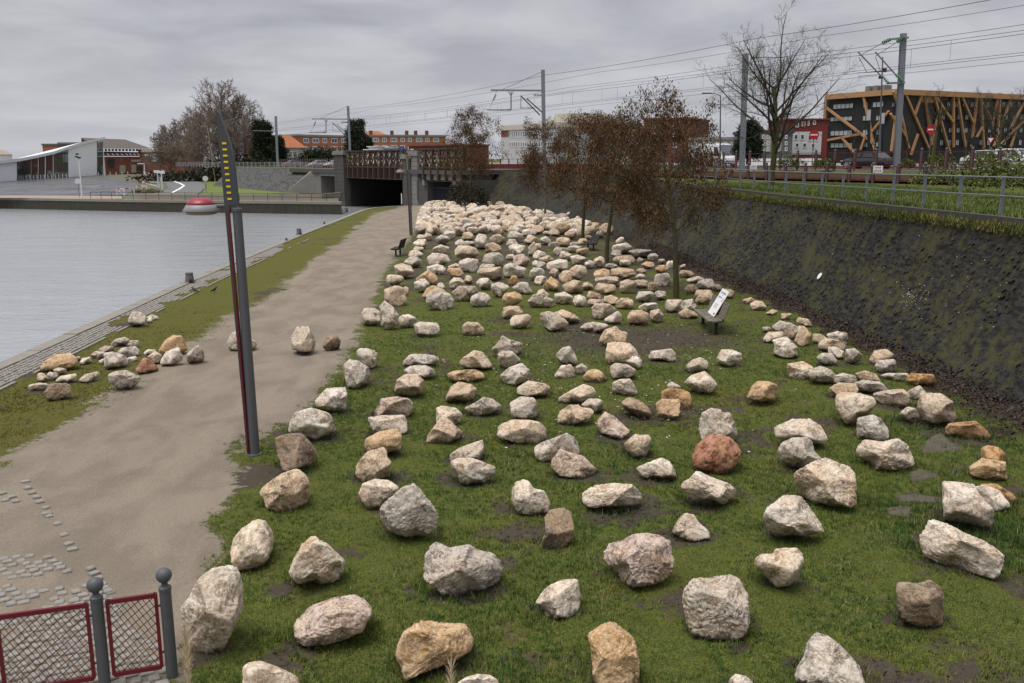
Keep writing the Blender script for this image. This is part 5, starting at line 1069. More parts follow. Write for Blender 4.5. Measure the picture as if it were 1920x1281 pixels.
# ------------------------------------------------------------------ small things on the quay
BOLM = paint('bollard_iron', (.13, .125, .12), .8, .3, 8, bump=.01)
for k, (px, py, lb) in enumerate(((356, 531, 'squat grey mooring bollard on the quay edge nearest the camera'), (561, 441, 'second grey mooring bollard along the quay edge'), (649, 398, 'distant grey mooring bollard near the bridge'), (537, 452, 'tiny mooring cleat on the quay edge short of the second bollard'), (608, 420, 'small dark mooring cleat farther along the quay edge'))):
    g0 = gnd(px, py); s = 1 if k < 3 else .45; m = MB(); T = thing('mooring_bollard', lb, 'bollard', g0, 'mooring bollards on the quay')
    m.lathe([(.25 * s, -.02), (.25 * s, .06 * s), (.22 * s, .1 * s), (.17 * s, .42 * s), (.19 * s, .47 * s), (.16 * s, .5 * s), (.02, .51 * s)], g0, 10); bo = obj('body', m, BOLM, T)
    m = MB(); m.lathe([(.09 * s, 0), (.09 * s, .06 * s), (.02, .08 * s)], g0 + (.12 * s, -.2 * s, .12 * s), 8, axis=(.3, -1, .1)); obj('rope_eye', m, IRON, bo)
def bird(label, c, ang, s=1.0):
    c = vec(c); f = vec((math.cos(ang), math.sin(ang), 0)); z = vec((0, 0, 1)); T = thing('crow', label, 'bird', c, 'crows on the quay')
    def q(a, h): return c + f * a * s + z * h * s
    m = MB(); m.tube([q(-.24, .10), q(-.16, .115), q(-.08, .13), q(.0, .145), q(.07, .165), q(.10, .20), q(.13, .225), q(.165, .225), q(.19, .22), q(.235, .21)], [.02 * s, .028 * s, .05 * s, .062 * s, .052 * s, .034 * s, .034 * s, .03 * s, .012 * s, .003 * s], 10); obj('body', m, IRON, T, smooth=True)
    for k in (-1, 1):
        sd_ = np.cross(z, f) * .02 * k * s; m = MB(); m.tube([q(.0, .1) + sd_, q(.01, .03) + sd_, q(.005, 0) + sd_], .005 * s, 5); m.tube([q(-.02, .003) + sd_, q(.04, .003) + sd_], .004 * s, 4); obj('leg', m, IRON, T)
bird('black crow on the quay cobbles nearer the water', gnd(366, 550), 2.6); bird('black crow on the moss to the right of the other crow', gnd(402, 549), 1.2)
# white disc lying on the slope
sg, vg = np.meshgrid(np.arange(20, 45, .05), np.linspace(.05, .9, 120), indexing='ij'); SP = slope_pt(sg.ravel(), vg.ravel()); k = np.argmin(((proj(SP) - (1539, 519)) ** 2).sum(1)); e1 = slope_pt(sg.ravel()[k] + .1, vg.ravel()[k]) - SP[k]; e2 = slope_pt(sg.ravel()[k], vg.ravel()[k] + .02) - SP[k]; nn = np.cross(e1, e2); nn /= np.linalg.norm(nn); nn = nn if nn[0] < 0 else -nn
m = MB(); m.lathe([(.13, .06), (.14, .075), (.10, .085), (.01, .08)], SP[k] - nn * .0, 18, axis=nn); obj('white_disc', m, WPAN, loc=SP[k], smooth=False, label='small white plastic disc lying on the dark slope', cat='litter')
# bits of white litter on the slope
rs = np.random.default_rng(4); m = MB()
for px, py in [(1643, 417), (1787, 449), (1749, 525), (1889, 533)] + [(rs.normal(1716, 13), rs.normal(556, 10)) for _ in range(45)] + [(rs.uniform(1560, 1900), rs.uniform(420, 620)) for _ in range(35)]:
    k = np.argmin(((proj(SP) - (px, py)) ** 2).sum(1)); s = rs.uniform(.005, .013); m.lathe([(s, .03), (s * .6, .055), (.002, .06)], SP[k], 5, axis=nn)
obj('litter_specks', m, WPAN, kind='stuff', label='white specks of litter on the dark slope', cat='litter')
# dry reed plumes close to the camera
REED = paint('dry_reed', (.50, .40, .25), .9, .25, 20)
for (px, py, tp, dist, lb) in ((352, 1281, (346, 1178), 2.6, 'dry tan reed plume rising at the bottom left beside the red fence'), (846, 1281, (846, 1250), 2.6, 'dry tan reed tip poking over the bottom edge')):
    top = CAM + ray(*tp) * dist; low = CAM + ray(px, py) * dist; dn_ = (low - top) / np.linalg.norm(low - top); ft = top + dn_ * ((top[2]) / max(.2, -dn_[2])); rs = np.random.default_rng(int(px))
    T = thing('reed', lb, 'reed', (*ft[:2], 0)); m = MB(); m.tube([ft, top + dn_ * .3, top], [.006, .004, .0015], 6); obj('stem', m, REED, T)
    m = MB()
    for i in range(420):
        u = rs.uniform(0, 1) ** .8; p0 = top + dn_ * u * .32; a = rs.uniform(0, 6.28); L = .045 * (1 - .4 * u) * rs.uniform(.5, 1.2); dr = vec((math.cos(a) * .35, math.sin(a) * .35, rs.uniform(.4, 1.0))); dr /= np.linalg.norm(dr); sd_ = np.cross(dr, (0, 1, 0)) * .0012
        m.add([p0 - sd_, p0 + sd_, p0 + dr * L], [(0, 1, 2)])
    obj('plume', m, REED, T)

# ------------------------------------------------------------------ trees
def prisms(segs, n):
    A = np.array([s[0] for s in segs]); B = np.array([s[1] for s in segs]); ra = np.array([s[2] for s in segs])[:, None]; rb = np.array([s[3] for s in segs])[:, None]
    D = B - A; D /= np.linalg.norm(D, axis=1)[:, None] + 1e-9; up = np.where(np.abs(D[:, 2:3]) < .9, [[0, 0, 1.]], [[1., 0, 0]]); X = np.cross(D, up); X /= np.linalg.norm(X, axis=1)[:, None]; Y = np.cross(D, X)
    V = []
    for c, r in ((A, ra), (B, rb)):
        for k in range(n): V.append(c + r * (X * math.cos(2 * math.pi * k / n) + Y * math.sin(2 * math.pi * k / n)))
    V = np.stack(V, 1).reshape(-1, 3); o = (np.arange(len(A)) * 2 * n)[:, None]
    Q = np.concatenate([o + np.array([[k, (k + 1) % n, n + (k + 1) % n, n + k]]) for k in range(n)]); return V, Q
def cat_mesh(parts):
    V = []; Q = []; o = 0
    for v, q in parts: V.append(v); Q.append(q + o); o += len(v)
    return np.vstack(V), np.vstack(Q)
def grow(rs, p, d, L, r, lev, C, segs, tips):
    n = C['steps'][lev]; pts = [p]; rad = [r]; dirs = [d]
    for i in range(n):
        d = d + rs.normal(0, C['wob'][lev], 3) + vec((0, 0, C['trop'][lev])); d = d / np.linalg.norm(d); p = p + d * L / n; r2 = r * (1 - (1 - C['taper'][lev]) * (i + 1) / n)
        segs[min(lev, 2)].append((pts[-1], p, rad[-1], r2)); pts.append(p); rad.append(r2); dirs.append(d)
    if lev >= C['tiplev']: tips.extend([(q, lev) for q in pts[1:]])
    if lev + 1 < len(C['n']):
        N = C['n'][lev + 1]; N = max(1, int(round(N * rs.uniform(.75, 1.25)))); lo = C['from'][lev + 1]; az0 = rs.uniform(0, 6.28)
        for k in range(N):
            u = lo + (1 - lo) * (k + rs.uniform(0, 1)) / N; j = min(int(u * n), n - 1); q = pts[j] + (pts[j + 1] - pts[j]) * (u * n - j); dd = dirs[j + 1]; a = math.radians(C['ang'][lev + 1] * rs.uniform(.75, 1.25)) * (1 - C.get('close', 0) * u)
            x = np.cross(dd, (0, 0, 1.0) if abs(dd[2]) < .95 else (1.0, 0, 0)); x /= np.linalg.norm(x); y = np.cross(dd, x); az = az0 + k * 2.4 + rs.uniform(-.4, .4)
            nd = dd * math.cos(a) + (x * math.cos(az) + y * math.sin(az)) * math.sin(a); rr = max(C['rmin'], (rad[j] + (rad[j + 1] - rad[j]) * (u * n - j)) * C['rk'][lev + 1])
            grow(rs, q, nd, L * C['lk'][lev + 1] * (1 - C['shr'][lev + 1] * u) * rs.uniform(.75, 1.2), rr, lev + 1, C, segs, tips)
def bark(name, c, moss=0.0):
    if name in _MC: return _MC[name]
    t = NT(name); p = t.pos(); n1 = t.noise(t.scale(p, (12, 12, 2.5)), 1, 4); n2 = t.noise(p, 2.2, 4); col = t.mix(n1, tuple(x * .55 for x in c), tuple(x * 1.4 for x in c))
    if moss: col = t.mix(t.math('MULTIPLY', t.ramp(n2, .35, .6), moss), col, (.070, .078, .012))
    _MC[name] = t.done(col, .9, t.bump(n1, .03)); return _MC[name]
def tree(label, base, H, C, seed, mat, lean=(0, 0), name='tree', group=None, r0=None, tmat=None):
    rs = np.random.default_rng(seed); segs = [[], [], []]; tips = []; base = vec(base); T = thing(name, label, 'tree', base, group)
    d = vec((lean[0], lean[1], 1.0)); d /= np.linalg.norm(d); grow(rs, base - d * .15, d, H * C['trunk'], r0 or H * .018, 0, C, segs, tips)
    obj('trunk', prisms(segs[0], 8), tmat or mat, T, smooth=True)
    parts = [prisms(s, n) for s, n in ((segs[1], 5), (segs[2], 3)) if s]; obj('branches', cat_mesh(parts), mat, T, smooth=True); return T, tips, rs
def hang(T, name, tips, rs, per, ln, wd, cols, spread, droop=1.0):
    A = np.array([q for q, _ in tips]); m = len(A) * per; c = np.repeat(A, per, 0) + rs.normal(0, spread, (m, 3)); d = rs.normal(0, .45, (m, 3)); d[:, 2] -= droop; d /= np.linalg.norm(d, axis=1)[:, None]
    s = np.cross(d, rs.normal(0, 1, (m, 3))); s /= np.linalg.norm(s, axis=1)[:, None]; L = (ln * rs.uniform(.6, 1.4, m))[:, None]; Wd = (wd * rs.uniform(.6, 1.4, m))[:, None]
    V = np.stack([c, c + d * L * .5 + s * Wd, c + d * L, c + d * L * .5 - s * Wd], 1).reshape(-1, 3); o = obj(name, (V, np.arange(m * 4).reshape(-1, 4)), GRASS, T)
    k = rs.uniform(0, 1, (m, 1)) ** 1.5; cc = (np.array(cols[0]) * (1 - k) + np.array(cols[1]) * k) * rs.uniform(.6, 1.4, (m, 1)); colattr(o.data, 'tint', np.repeat(np.hstack([cc, np.ones((m, 1))]), 4, 0)); return o
ALD = dict(trunk=.93, steps=[10, 6, 4, 2], wob=[.045, .13, .2, .25], trop=[.0, .012, -.015, -.08], taper=[.18, .3, .4, .5], n=[1, 21, 9, 6], ang=[0, 74, 50, 48], lk=[1, .44, .48, .5], shr=[0, .42, .4, .3], rk=[1, .42, .45, .5], rmin=.008, tiplev=2)
ALD['from'] = [0, .36, .2, .2]; ALD['tiplev'] = 2
BARKB = bark('brown_tree_bark', (.085, .068, .05), .75); BARKP = bark('pale_tree_bark', (.22, .205, .16), .4)
BR = [(.034, .021, .013), (.175, .088, .034)]
for (px, py, H, sd_, lb, kk) in ((1268, 558, 8.1, 31, 'nearest small tree hung with brown seed clusters, behind the placard bench', 1.0), (1137, 491, 8.3, 32, 'second small tree hung with rusty brown seeds among the boulders', 1.1), (1092, 448, 9.2, 33, 'third small tree hung with brown seeds, tallest of the clump', 1.25), (1022, 416, 8.6, 34, 'small brown seeded tree with a pale bare trunk', 1.4), (880, 394, 10.6, 38, 'leftmost small brown seeded tree standing beside the bridge', 1.6)):
    T, tips, rs = tree(lb, gnd(px, py), H, ALD, sd_, BARKB, (rs.uniform(-.03, .03), 0), 'seed_tree', 'small brown seeded trees among the boulders', r0=.13, tmat=BARKP if sd_ == 34 else None)
    kp = vn(np.array([q for q, _ in tips]) * 1.5, sd_) + rs.normal(0, .07, len(tips)); tips = [q for q, k_ in zip(tips, kp) if k_ > .44]; hang(T, 'seed_clusters', tips, rs, 8 if kk < 1.3 else 7, .12 * kk, .020 * kk, [(.034, .021, .013), (.20, .095, .034)] if sd_ in (32, 33) else BR, .14 * kk, 1.1)
# bare trees up by the railway
BARE = dict(trunk=.55, steps=[6, 7, 5, 3, 2], wob=[.05, .085, .13, .17, .2], trop=[0, .045, .035, .03, .02], taper=[.6, .22, .25, .3, .4], n=[1, 15, 8, 7, 5], ang=[0, 47, 42, 40, 38], lk=[1, 1.08, .52, .52, .58], shr=[0, .35, .5, .4, .3], rk=[1, .55, .5, .5, .55], rmin=.006, tiplev=9)
BARE['from'] = [0, .30, .15, .15, .15]
MOSSB = bark('mossy_bark', (.07, .062, .045), .95); DARKB = bark('bare_twigs', (.052, .043, .036), .25)
tree('bare leafless tree with a mossy forked trunk above the embankment', dep(1447, 346, 55), 10.6, BARE, 51, DARKB, (.02, 0), 'bare_tree', r0=.19, tmat=MOSSB)
THIN = dict(BARE); THIN['n'] = [1, 5, 5, 4, 3]; THIN['ang'] = [0, 34, 34, 36, 38]; THIN['from'] = [0, .6, .3, .2, .2]; THIN['lk'] = [1, .75, .5, .5, .5]
tree('thin mossy bare tree leaning right in front of the timber braced building', dep(1746, 322, 57), 7.0, THIN, 52, DARKB, (.10, 0), 'bare_tree', r0=.13, tmat=MOSSB)
tree('bushy bare tree at the right edge before the timber braced building', dep(1868, 306, 82), 7.6, BARE, 53, DARKB, (.02, 0), 'bare_tree', r0=.15, tmat=MOSSB)
for k, (px, py, Y, H, lb) in enumerate(((1640, 304, 84, 5.2, 'small young bare tree behind the black car'), (1595, 306, 96, 5.0, 'small young bare tree left of the black car'), (1700, 304, 88, 5.5, 'small bare tree right of the tall catenary mast'), (1810, 304, 86, 5.2, 'small bare tree between the no entry sign and the right edge'))):
    tree(lb, dep(px, py, Y), H, THIN, 60 + k, DARKB, (0, 0), 'young_tree', r0=.06)
POP = dict(trunk=.72, steps=[8, 6, 4, 2, 2], wob=[.03, .07, .11, .15, .2], trop=[0, .07, .05, .04, .02], taper=[.35, .2, .25, .3, .4], n=[1, 32, 9, 5, 5], ang=[0, 58, 36, 34, 32], lk=[1, .58, .52, .62, .7], shr=[0, .55, .4, .35, .3], rk=[1, .4, .5, .55, .6], rmin=.05, tiplev=9)
POP['from'] = [0, .08, .15, .15, .15]; POPB = bark('poplar_twigs', (.20, .155, .118), 0)
for k, (px, Y, top, lb) in enumerate(((428, 262, 146, 'tallest bare brown poplar of the clump left of the railway'), (398, 272, 192, 'bare brown poplar on the left shoulder of the tallest one'), (362, 290, 222, 'lower bare brown poplar behind the street lamps'), (322, 310, 232, 'leftmost round bare tree of the poplar clump'), (462, 268, 190, 'bare brown poplar on the right shoulder of the tallest one'))):
    b = dep(px, 330, Y); b[2] = .3; H = dep(px, top, Y)[2] - .3; tree(lb, b, H * 1.13, POP, 70 + k, POPB, (0, 0), 'poplar_tree', 'bare poplars left of the railway', r0=.4)
# evergreens
PINE = dict(trunk=1, steps=[8, 4, 3], wob=[.02, .08, .12], trop=[0, .02, .05], taper=[.2, .3, .4], n=[1, 34, 7], ang=[0, 80, 45], lk=[1, .34, .45], shr=[0, .55, .4], rk=[1, .3, .5], rmin=.03, tiplev=1, close=.15)
PINE['from'] = [0, .22, .3]; GR = [(.008, .014, .007), (.035, .050, .022)]
for k, (px, Y, by, ty, lb, kk) in enumerate(((496, 235, 312, 236, 'dark pine left of the railway masts', 1), (668, 250, 306, 233, 'dark pine in front of the brick flats behind the bridge', 1), (1402, 92, 306, 234, 'small dark conifer behind the catenary mast', .5), (690, 262, 300, 262, 'low dark pine right of the taller pine behind the bridge', .8), (525, 240, 312, 262, 'lower dark pine just right of the taller left pine', .8))):
    b = dep(px, by, Y); H = dep(px, ty, Y)[2] - b[2]; T, tips, rs = tree(lb, b, H, PINE, 80 + k, DARKB, (0, 0), 'pine_tree', r0=.2); hang(T, 'needles', tips, rs, 12, .75 * kk, .11 * kk, GR, .42 * kk, .0)
def bush(label, c, r, n, seed, cols, leaf, name='bush', cat='bush'):
    rs = np.random.default_rng(seed); T = thing(name, label, cat, c); c = vec(c); tips = []
    m = MB()
    for k in range(14):
        a = rs.uniform(0, 6.28); e = c + vec((math.cos(a) * r[0] * rs.uniform(.2, .9), math.sin(a) * r[1] * rs.uniform(.2, .9), r[2] * rs.uniform(.5, 1))); m.tube([c, (c + e) / 2 + rs.normal(0, .06, 3), e], [.02, .014, .006], 4)
    obj('stems', m, DARKB, T)
    for k in range(n):
        v = rs.normal(0, 1, 3); v /= np.linalg.norm(v); u = rs.uniform(.35, 1) ** .6 * (.75 + .5 * vn(np.array([v * 2.3 + seed]), 3)[0]); tips.append((c + vec((v[0] * r[0] * u, v[1] * r[1] * u, abs(v[2]) * r[2] * u + .03)), 0))
    hang(T, 'leaves', tips, rs, 3, leaf, leaf * .3, cols, leaf * .6, .1); return T
GB = [(.04, .06, .016), (.16, .175, .045)]
bush('low green bramble bush on the grass at the right edge behind the railing', dep(1888, 352, 36), (1.9, 1.2, .95), 900, 1, GB, .11, 'bramble_bush'); bush('low green bramble patch in front of the red fence on the right', dep(1800, 345, 42), (2.4, 1.0, .7), 800, 2, GB, .11, 'bramble_bush')
for k, (px, py, Y, lb, sc) in enumerate(((1880, 312, 64, 'yellow green shrub in front of the parked white cars', 1.3), (1835, 313, 66, 'green shrub left of the yellow green one by the white cars', 1.0), (1760, 313, 68, 'low shrub under the no entry sign on the right', .9), (1700, 313, 72, 'low shrub right of the black car', .5), (1545, 313, 74, 'low grey green shrub left of the black car', .6), (1480, 313, 78, 'low shrub beside the mossy bare tree', .9))):
    bush(lb, dep(px, py, Y), (1.5 * sc, .9 * sc, .95 * sc), 420, 10 + k, [(.05, .07, .015), (.20, .21, .035)] if k == 0 else GB, .13)
bush('dark green clipped hedge in front of the brick flats', dep(612, 305, 240), (9, 3, 3.4), 1200, 31, GR, .6, 'hedge', 'hedge'); bush('dark bramble tangle hanging at the right mouth of the bridge underpass', dep(868, 388, 108), (1.7, 1.2, 3.2), 900, 33, [(.03, .03, .015), (.09, .08, .04)], .22, 'bramble_bush')
bush('scrubby dark growth at the foot of the leftmost small tree', dep(890, 388, 104), (2.0, 1.2, 2.6), 700, 34, [(.025, .026, .014), (.08, .072, .04)], .2, 'bramble_bush')
# ------------------------------------------------------------------ railway bridge over the basin mouth
def zb(x, y): return 580 + x / 6.4, 270 + y / 6.4
def tz(x, y):
    P = on_line(*zb(x, y), BR0, BR1); return float((P[:2] - BR0) @ LDIR), float(P[2])
def bpt(t, z, o=0.0): q = BR0 + LDIR * t + LNRM * o; return vec((*q, z))
def bbox(m, t0, t1, z0, z1, o0, o1):
    m.hexa([bpt(t0, z0, o0), bpt(t1, z0, o0), bpt(t1, z0, o1), bpt(t0, z0, o1), bpt(t0, z1, o0), bpt(t1, z1, o0), bpt(t1, z1, o1), bpt(t0, z1, o1)])
BST = paint('bridge_stone', (.082, .076, .069), .9, .4, .9, bump=.03); BSTL = paint('bridge_stone_pale', (.20, .19, .175), .9, .3, 1.1); BDK = paint('underpass_shade', (.022, .021, .020), .95, .4, .7)  # the near-black one puts the shade under the bridge into the colour
t = NT('peeling_steel'); p = t.pos(); n1 = t.noise(p, 2.6, 5, .65); n2 = t.noise(p, 7, 3)
PEEL = t.done(t.mix(t.ramp(n1, .47, .56), t.mix(n2, (.045, .028, .018), (.12, .07, .04)), t.mix(n2, (.28, .25, .18), (.42, .38, .28))), .85); RSTEEL = paint('rust_steel', (.058, .038, .027), .85, .4, 2)
BRG = thing('railway_bridge', 'old railway bridge with rusty lattice girder and stone piers over the basin', 'bridge', (*((BR0 + BR1) / 2), 0))
T_ = lambda x: tz(x, 400)[0]
tR2, tR1, tP1, tP0, tQ1, tQ0, tO1, tO0 = T_(1830), T_(1430), T_(1330), T_(1160), T_(460), T_(345), T_(335), T_(150); tE = T_(60); zD = 4.25; zT = tz(800, 120)[1]; zS = tz(800, 400)[1]
zS = 3.0; zM = 4.55; zT = 7.0
for a, b, nm, mt, z1, o in ((tP0, tP0 - abs(tP0 - T_(1250)), 'pier', BST, 6.2, -.5), (T_(1215), T_(1325), 'pier', BSTL, 6.6, -.3), (tQ1, tQ0, 'pier', BST, 6.9, -.6)):
    a, b = min(a, b), max(a, b); m = MB(); bbox(m, a, b, -2.2, z1 - .5, o, .9); pr_ = obj(nm, m, mt, BRG)
    m = MB(); bbox(m, a - .35, b + .35, z1 - .5, z1 - .1, o - .2, 1.1); bbox(m, a - .15, b + .15, z1 - .1, z1 + .15, o - .1, 1.0); obj('cap', m, BSTL, pr_)
    for z in np.arange(-.2, z1 - .8, .62):
        m = MB(); bbox(m, a + .02, b - .02, z, z + .56, o - .035, o - .005 + .1); obj('stone_course', m, mt, pr_)
def girder(a, b, lab):
    a, b = min(a, b), max(a, b); m = MB(); bbox(m, a, b, zT - .18, zT, -.35, .25); gd = obj('top_chord', m, RSTEEL, BRG); m = MB(); bbox(m, a, b, zM - .1, zM + .12, -.4, .25); obj('middle_chord', m, RSTEEL, BRG)
    m = MB(); bbox(m, a, b, zS - .15, zS + .05, -.3, .25); obj('bottom_chord', m, RSTEEL, BRG); n = max(2, int(round((b - a) / 2.05))); st = (b - a) / n
    for k in range(n):
        x0, x1 = a + k * st, a + (k + 1) * st
        m = MB(); bbox(m, x0 - .09, x0 + .09, zM, zT, -.42, .1); bbox(m, x0 - .16, x0 + .16, zS, zM, -.75, .1); obj('stiffener', m, RSTEEL, BRG)
        m = MB(); bbox(m, x0 + .16, x1 - .16, zS + .05, zM - .1, -.02, .06); obj('web_plate', m, PEEL, BRG)
        m = MB()
        for s in (0, .5):
            w = (x1 - x0) / 2; q0 = x0 + s * (x1 - x0)
            for c, d in ((q0, q0 + w), (q0 + w, q0)):
                for h in (0, 1):
                    zh0 = zM + .1 + h * (zT - zM - .3) / 2; zh1 = zh0 + (zT - zM - .3) / 2
                    m.bar(bpt(c, zh0, -.12 - .05 * (c > d)), bpt(d, zh1, -.12 - .05 * (c > d)), .05, .2, up=(*LNRM, 0))
        obj('lattice', m, PEEL, BRG)
girder(tP0, tQ1, 'main'); girder(T_(1340), T_(1880), 'side')
# abutments with the two side openings
m = MB(); a, b = sorted((tR1, T_(1250))); bbox(m, a, b, -2, 3.2, -.2, 26); obj('abutment_wall', m, BST, BRG)
m = MB(); a, b = sorted((tR2, tR1)); bbox(m, a - .6, b + .6, 3.05, 3.75, -.35, 26); obj('lintel', m, BSTL, BRG)
m = MB(); a, b = sorted((T_(1870), T_(1780))); bbox(m, a - 1.0, b, -1, 3.05, -.1, 26); obj('abutment_wall', m, BST, BRG)
for x, y in ((1410, 420), (1780, 440)):
    tt, zz = tz(x, y); m = MB(); bbox(m, tt - .35, tt + .35, 2.3, 3.05, -.5, -.05); obj('corbel', m, BSTL, BRG)
m = MB(); bbox(m, T_(1900), tP0, 3.75, 4.3, -.6, 26); bbox(m, tQ0, tE + 12, 3.5, 4.15, -.5, 26); obj('deck_edge', m, BST, BRG)
m = MB(); a, b = sorted((tO1, tO0)); bbox(m, a, b, 3.05, 3.5, -.35, 1); obj('lintel', m, paint('blue_steel_lintel', (.15, .18, .24), .6, .2), BRG)
m = MB(); bbox(m, tQ0, tO1 + .0, -2, 3.5, .3, 26); bbox(m, tO0, tO0 + 3.0, -2, 3.5, -.2, 26); obj('abutment_wall', m, BSTL, BRG)
# splayed wing wall left of the small opening
m = MB(); m.ext([bpt(tO0 + 3, 0, -.2), bpt(tO0 + 3, 4.1, -.2), bpt(tO0 + 4, 4.1, -.2), bpt(tO0 + 9, 0, -3.6)], (*(LNRM * 2.5), 0)); obj('wing_wall', m, BSTL, BRG)
# added backing that shuts out daylight behind the openings, its shade coloured in
m = MB(); bbox(m, T_(1900) - 6, tE + 14, -2.4, 4.0, 26.2, 27.0); bbox(m, tP0 - 1, tQ1 + 1, 3.2, 3.9, .4, 26); obj('dark_backing', m, BDK, BRG)
m = MB(); bbox(m, T_(1250), T_(1245), -2.2, 3.2, 1, 26); bbox(m, tQ1 - .5, tQ1 + .1, -2.2, 3.2, .2, 26); obj('inner_wall', m, BDK, BRG)  # tunnel sides, coloured dark for the shade inside
# steel gate in the right opening
m = MB(); GT = thing('steel_gate', 'dark blue steel bar gate closing the right underpass of the bridge', 'gate', bpt(tR1, 0, .6)); a, b = sorted((tR2, tR1)); GBL = paint('gate_steel', (.030, .034, .045), .6, .2)
bbox(m, a, b, .12, .2, .55, .65); bbox(m, a, b, 1.95, 2.05, .55, .65); obj('frame', m, GBL, GT)
for x in np.arange(a, b, .28): m = MB(); bbox(m, x - .035, x + .035, 0, 2.1, .57, .63); obj('bar', m, GBL, GT)
m = MB(); m.tube([gnd(753.5, 383), gnd(753.5, 383) + (0, 0, 1.35)], .07, 8); obj('white_post', m, WPAN, loc=gnd(753.5, 383), label='thin white post standing at the path end before the bridge', cat='post')
# drain pipe on the pier
m = MB(); tt = T_(1320); m.tube([bpt(tt, .2, -.4), bpt(tt, 3.0, -.4)], .07, 8); obj('drain_pipe', m, BSTL, BRG)

# embankment of the railway beyond the bridge
t = NT('far_pitching'); p = t.pos(); v1 = t.voro(p, 1.7); n1 = t.noise(p, .6, 4); FST = t.done(t.mix(n1, t.mix(v1, (.15, .147, .14), (.03, .03, .029)), t.mix(v1, (.10, .10, .10), (.02, .02, .02))), .9, t.bump(v1, .2)); m = MB()
tt = np.arange(tO0 + 9, 112.1, (112 - tO0 - 9) / 12)
for a, b in zip(tt[:-1], tt[1:]): m.quad(bpt(a, 0, -3.6), bpt(b, 0, -3.6), bpt(b, 4.1, .9), bpt(a, 4.1, .9))
m.quad(bpt(tO0 + 4, 4.1, .9), bpt(tO0 + 9, 0, -3.6), bpt(tO0 + 9, 4.1, .9), bpt(tO0 + 5, 4.1, .9)); obj('stone_embankment', m, FST, label='grey stone faced railway embankment left of the bridge', cat='embankment')
def rail_fence(name, label, pts, z, H, mat, pmat, rails, post_r, ball, spacing=None, cat='fence', signs=()):
    T = thing(name, label, cat, (*pts[0], z))
    for q in pts:
        m = MB(); m.lathe([(post_r, -.2), (post_r, H - .04), (post_r * .5, H)], (*q, z), 8)
        if ball: m.lathe([(post_r * 1.25 * math.sin(a) + .002, -post_r * 1.25 * math.cos(a)) for a in np.linspace(.1, 3.04, 6)], (*q, z + H + post_r * .9), 8)
        obj('post', m, pmat, T)
    for a, b in zip(pts[:-1], pts[1:]):
        d = b - a; L = np.linalg.norm(d); d /= L; m = MB(); p0, p1 = a + d * post_r * 1.6, b - d * post_r * 1.6
        for h in rails: m.bar((*p0, z + h), (*p1, z + h), .04, .05)
        if ball: m.bar((*p0, z + rails[0]), (*p0, z + rails[-1]), .05, .05, up=(*d, 0)); m.bar((*p1, z + rails[0]), (*p1, z + rails[-1]), .05, .05, up=(*d, 0))
        obj('panel_frame', m, mat, T)
    return T
F1 = [rail_pt(t0) for t0 in np.arange(-6, 66, 1.9)]; rail_fence('track_fence', 'front red rail fence with ball topped grey posts along the tracks', F1, 4.02, 1.12, MAROON, GPOST, (.16, .55, 1.02), .075, True)
F2 = [rail_pt(t0, 10.7) for t0 in np.arange(-12, 66, 2.05)]; rail_fence('road_fence', 'rear red mesh fence with grey posts between tracks and road', F2, 4.56, 1.5, MAROON, GPOST, (.18, .72, 1.4), .085, True)
m = MB()
for a, b in zip(F2[:-1], F2[1:]):
    d = b - a; L = np.linalg.norm(d); d /= L
    for s in np.arange(.12, L, .36):
        q = a + d * s; m.bar((*q, 4.74), (*(q), 5.94), .007, .007, up=(*d, 0))
obj('fence_mesh', m, WIRE, bpy.data.objects['road_fence'])
for px, lb in ((1648, 'white warning notice on the front red fence below the tall mast'), (1414, 'white warning notice on the front red fence left of the mossy tree'), (1313, 'white warning notice on the front red fence half hidden by brown seeds')):
    P = on_line(px, 321, F1A, F1A + RD); c = vec((*P[:2], 4.88)) - vec((*RN, 0)) * .09; T = thing('warning_notice', lb, 'sign', c, 'white warning notices on the front red fence'); m = MB(); rd3 = vec((*RD, 0)); rn3 = vec((*RN, 0)); m.obox(c, rd3 * .36, rn3 * .012, (0, 0, .21)); bo = obj('board', m, WPAN, T)
    for k in range(6): m = MB(); m.obox(c - rn3 * .016 + rd3 * (-.2 + k * .08) + (0, 0, .09), rd3 * .03, rn3 * .003, (0, 0, .03)); obj('lettering', m, INKR if k % 2 else INK, bo)
    for k in range(4): m = MB(); m.obox(c - rn3 * .016 + rd3 * (-.21 + k * .14) + (0, 0, -.09), rd3 * .04, rn3 * .003, (0, 0, .045)); obj('pictogram', m, INKR if k in (1, 2) else IRON, bo)
# railings and red fence left of the bridge
LFp = [(BR0 + LDIR * t0 + LNRM * 1.2) for t0 in np.arange(tO0 + 8, 175, 3.2)]; rail_fence('grey_guardrail', 'pale grey guard rail on the embankment left of the bridge', LFp, 4.1, 1.15, paint('pale_rail', (.33, .34, .34), .6, .15), paint('pale_rail', (.33, .34, .34)), (.2, .5, .8, 1.1), .06, False, cat='railing')
LFr = [(BR0 + LDIR * t0 + LNRM * 2.0) for t0 in np.arange(tQ0 + 1, tO0 + 30, 1.3)]; rail_fence('bridge_fence', 'maroon fence with pale posts beside the left bridge pier', LFr, 4.15, 1.7, MAROON, paint('pinkish_post', (.25, .15, .16), .6, .2), (.3, 1.5), .05, False)
LFb = [(BR0 + LDIR * t0 + LNRM * 14) for t0 in np.arange(-14, 26, 2.4)]; T = rail_fence('parapet_fence', 'long maroon panelled parapet behind the leftmost small tree', LFb, 4.2, 1.5, MAROON, MAROON, (.2, .7, 1.4), .07, False)
for a, b in zip(LFb[:-1], LFb[1:]): m = MB(); d = b - a; m.bar((*(a + d * .06), 4.55), (*(b - d * .06), 4.55), .03, .6); obj('panel', m, MAROON, T)

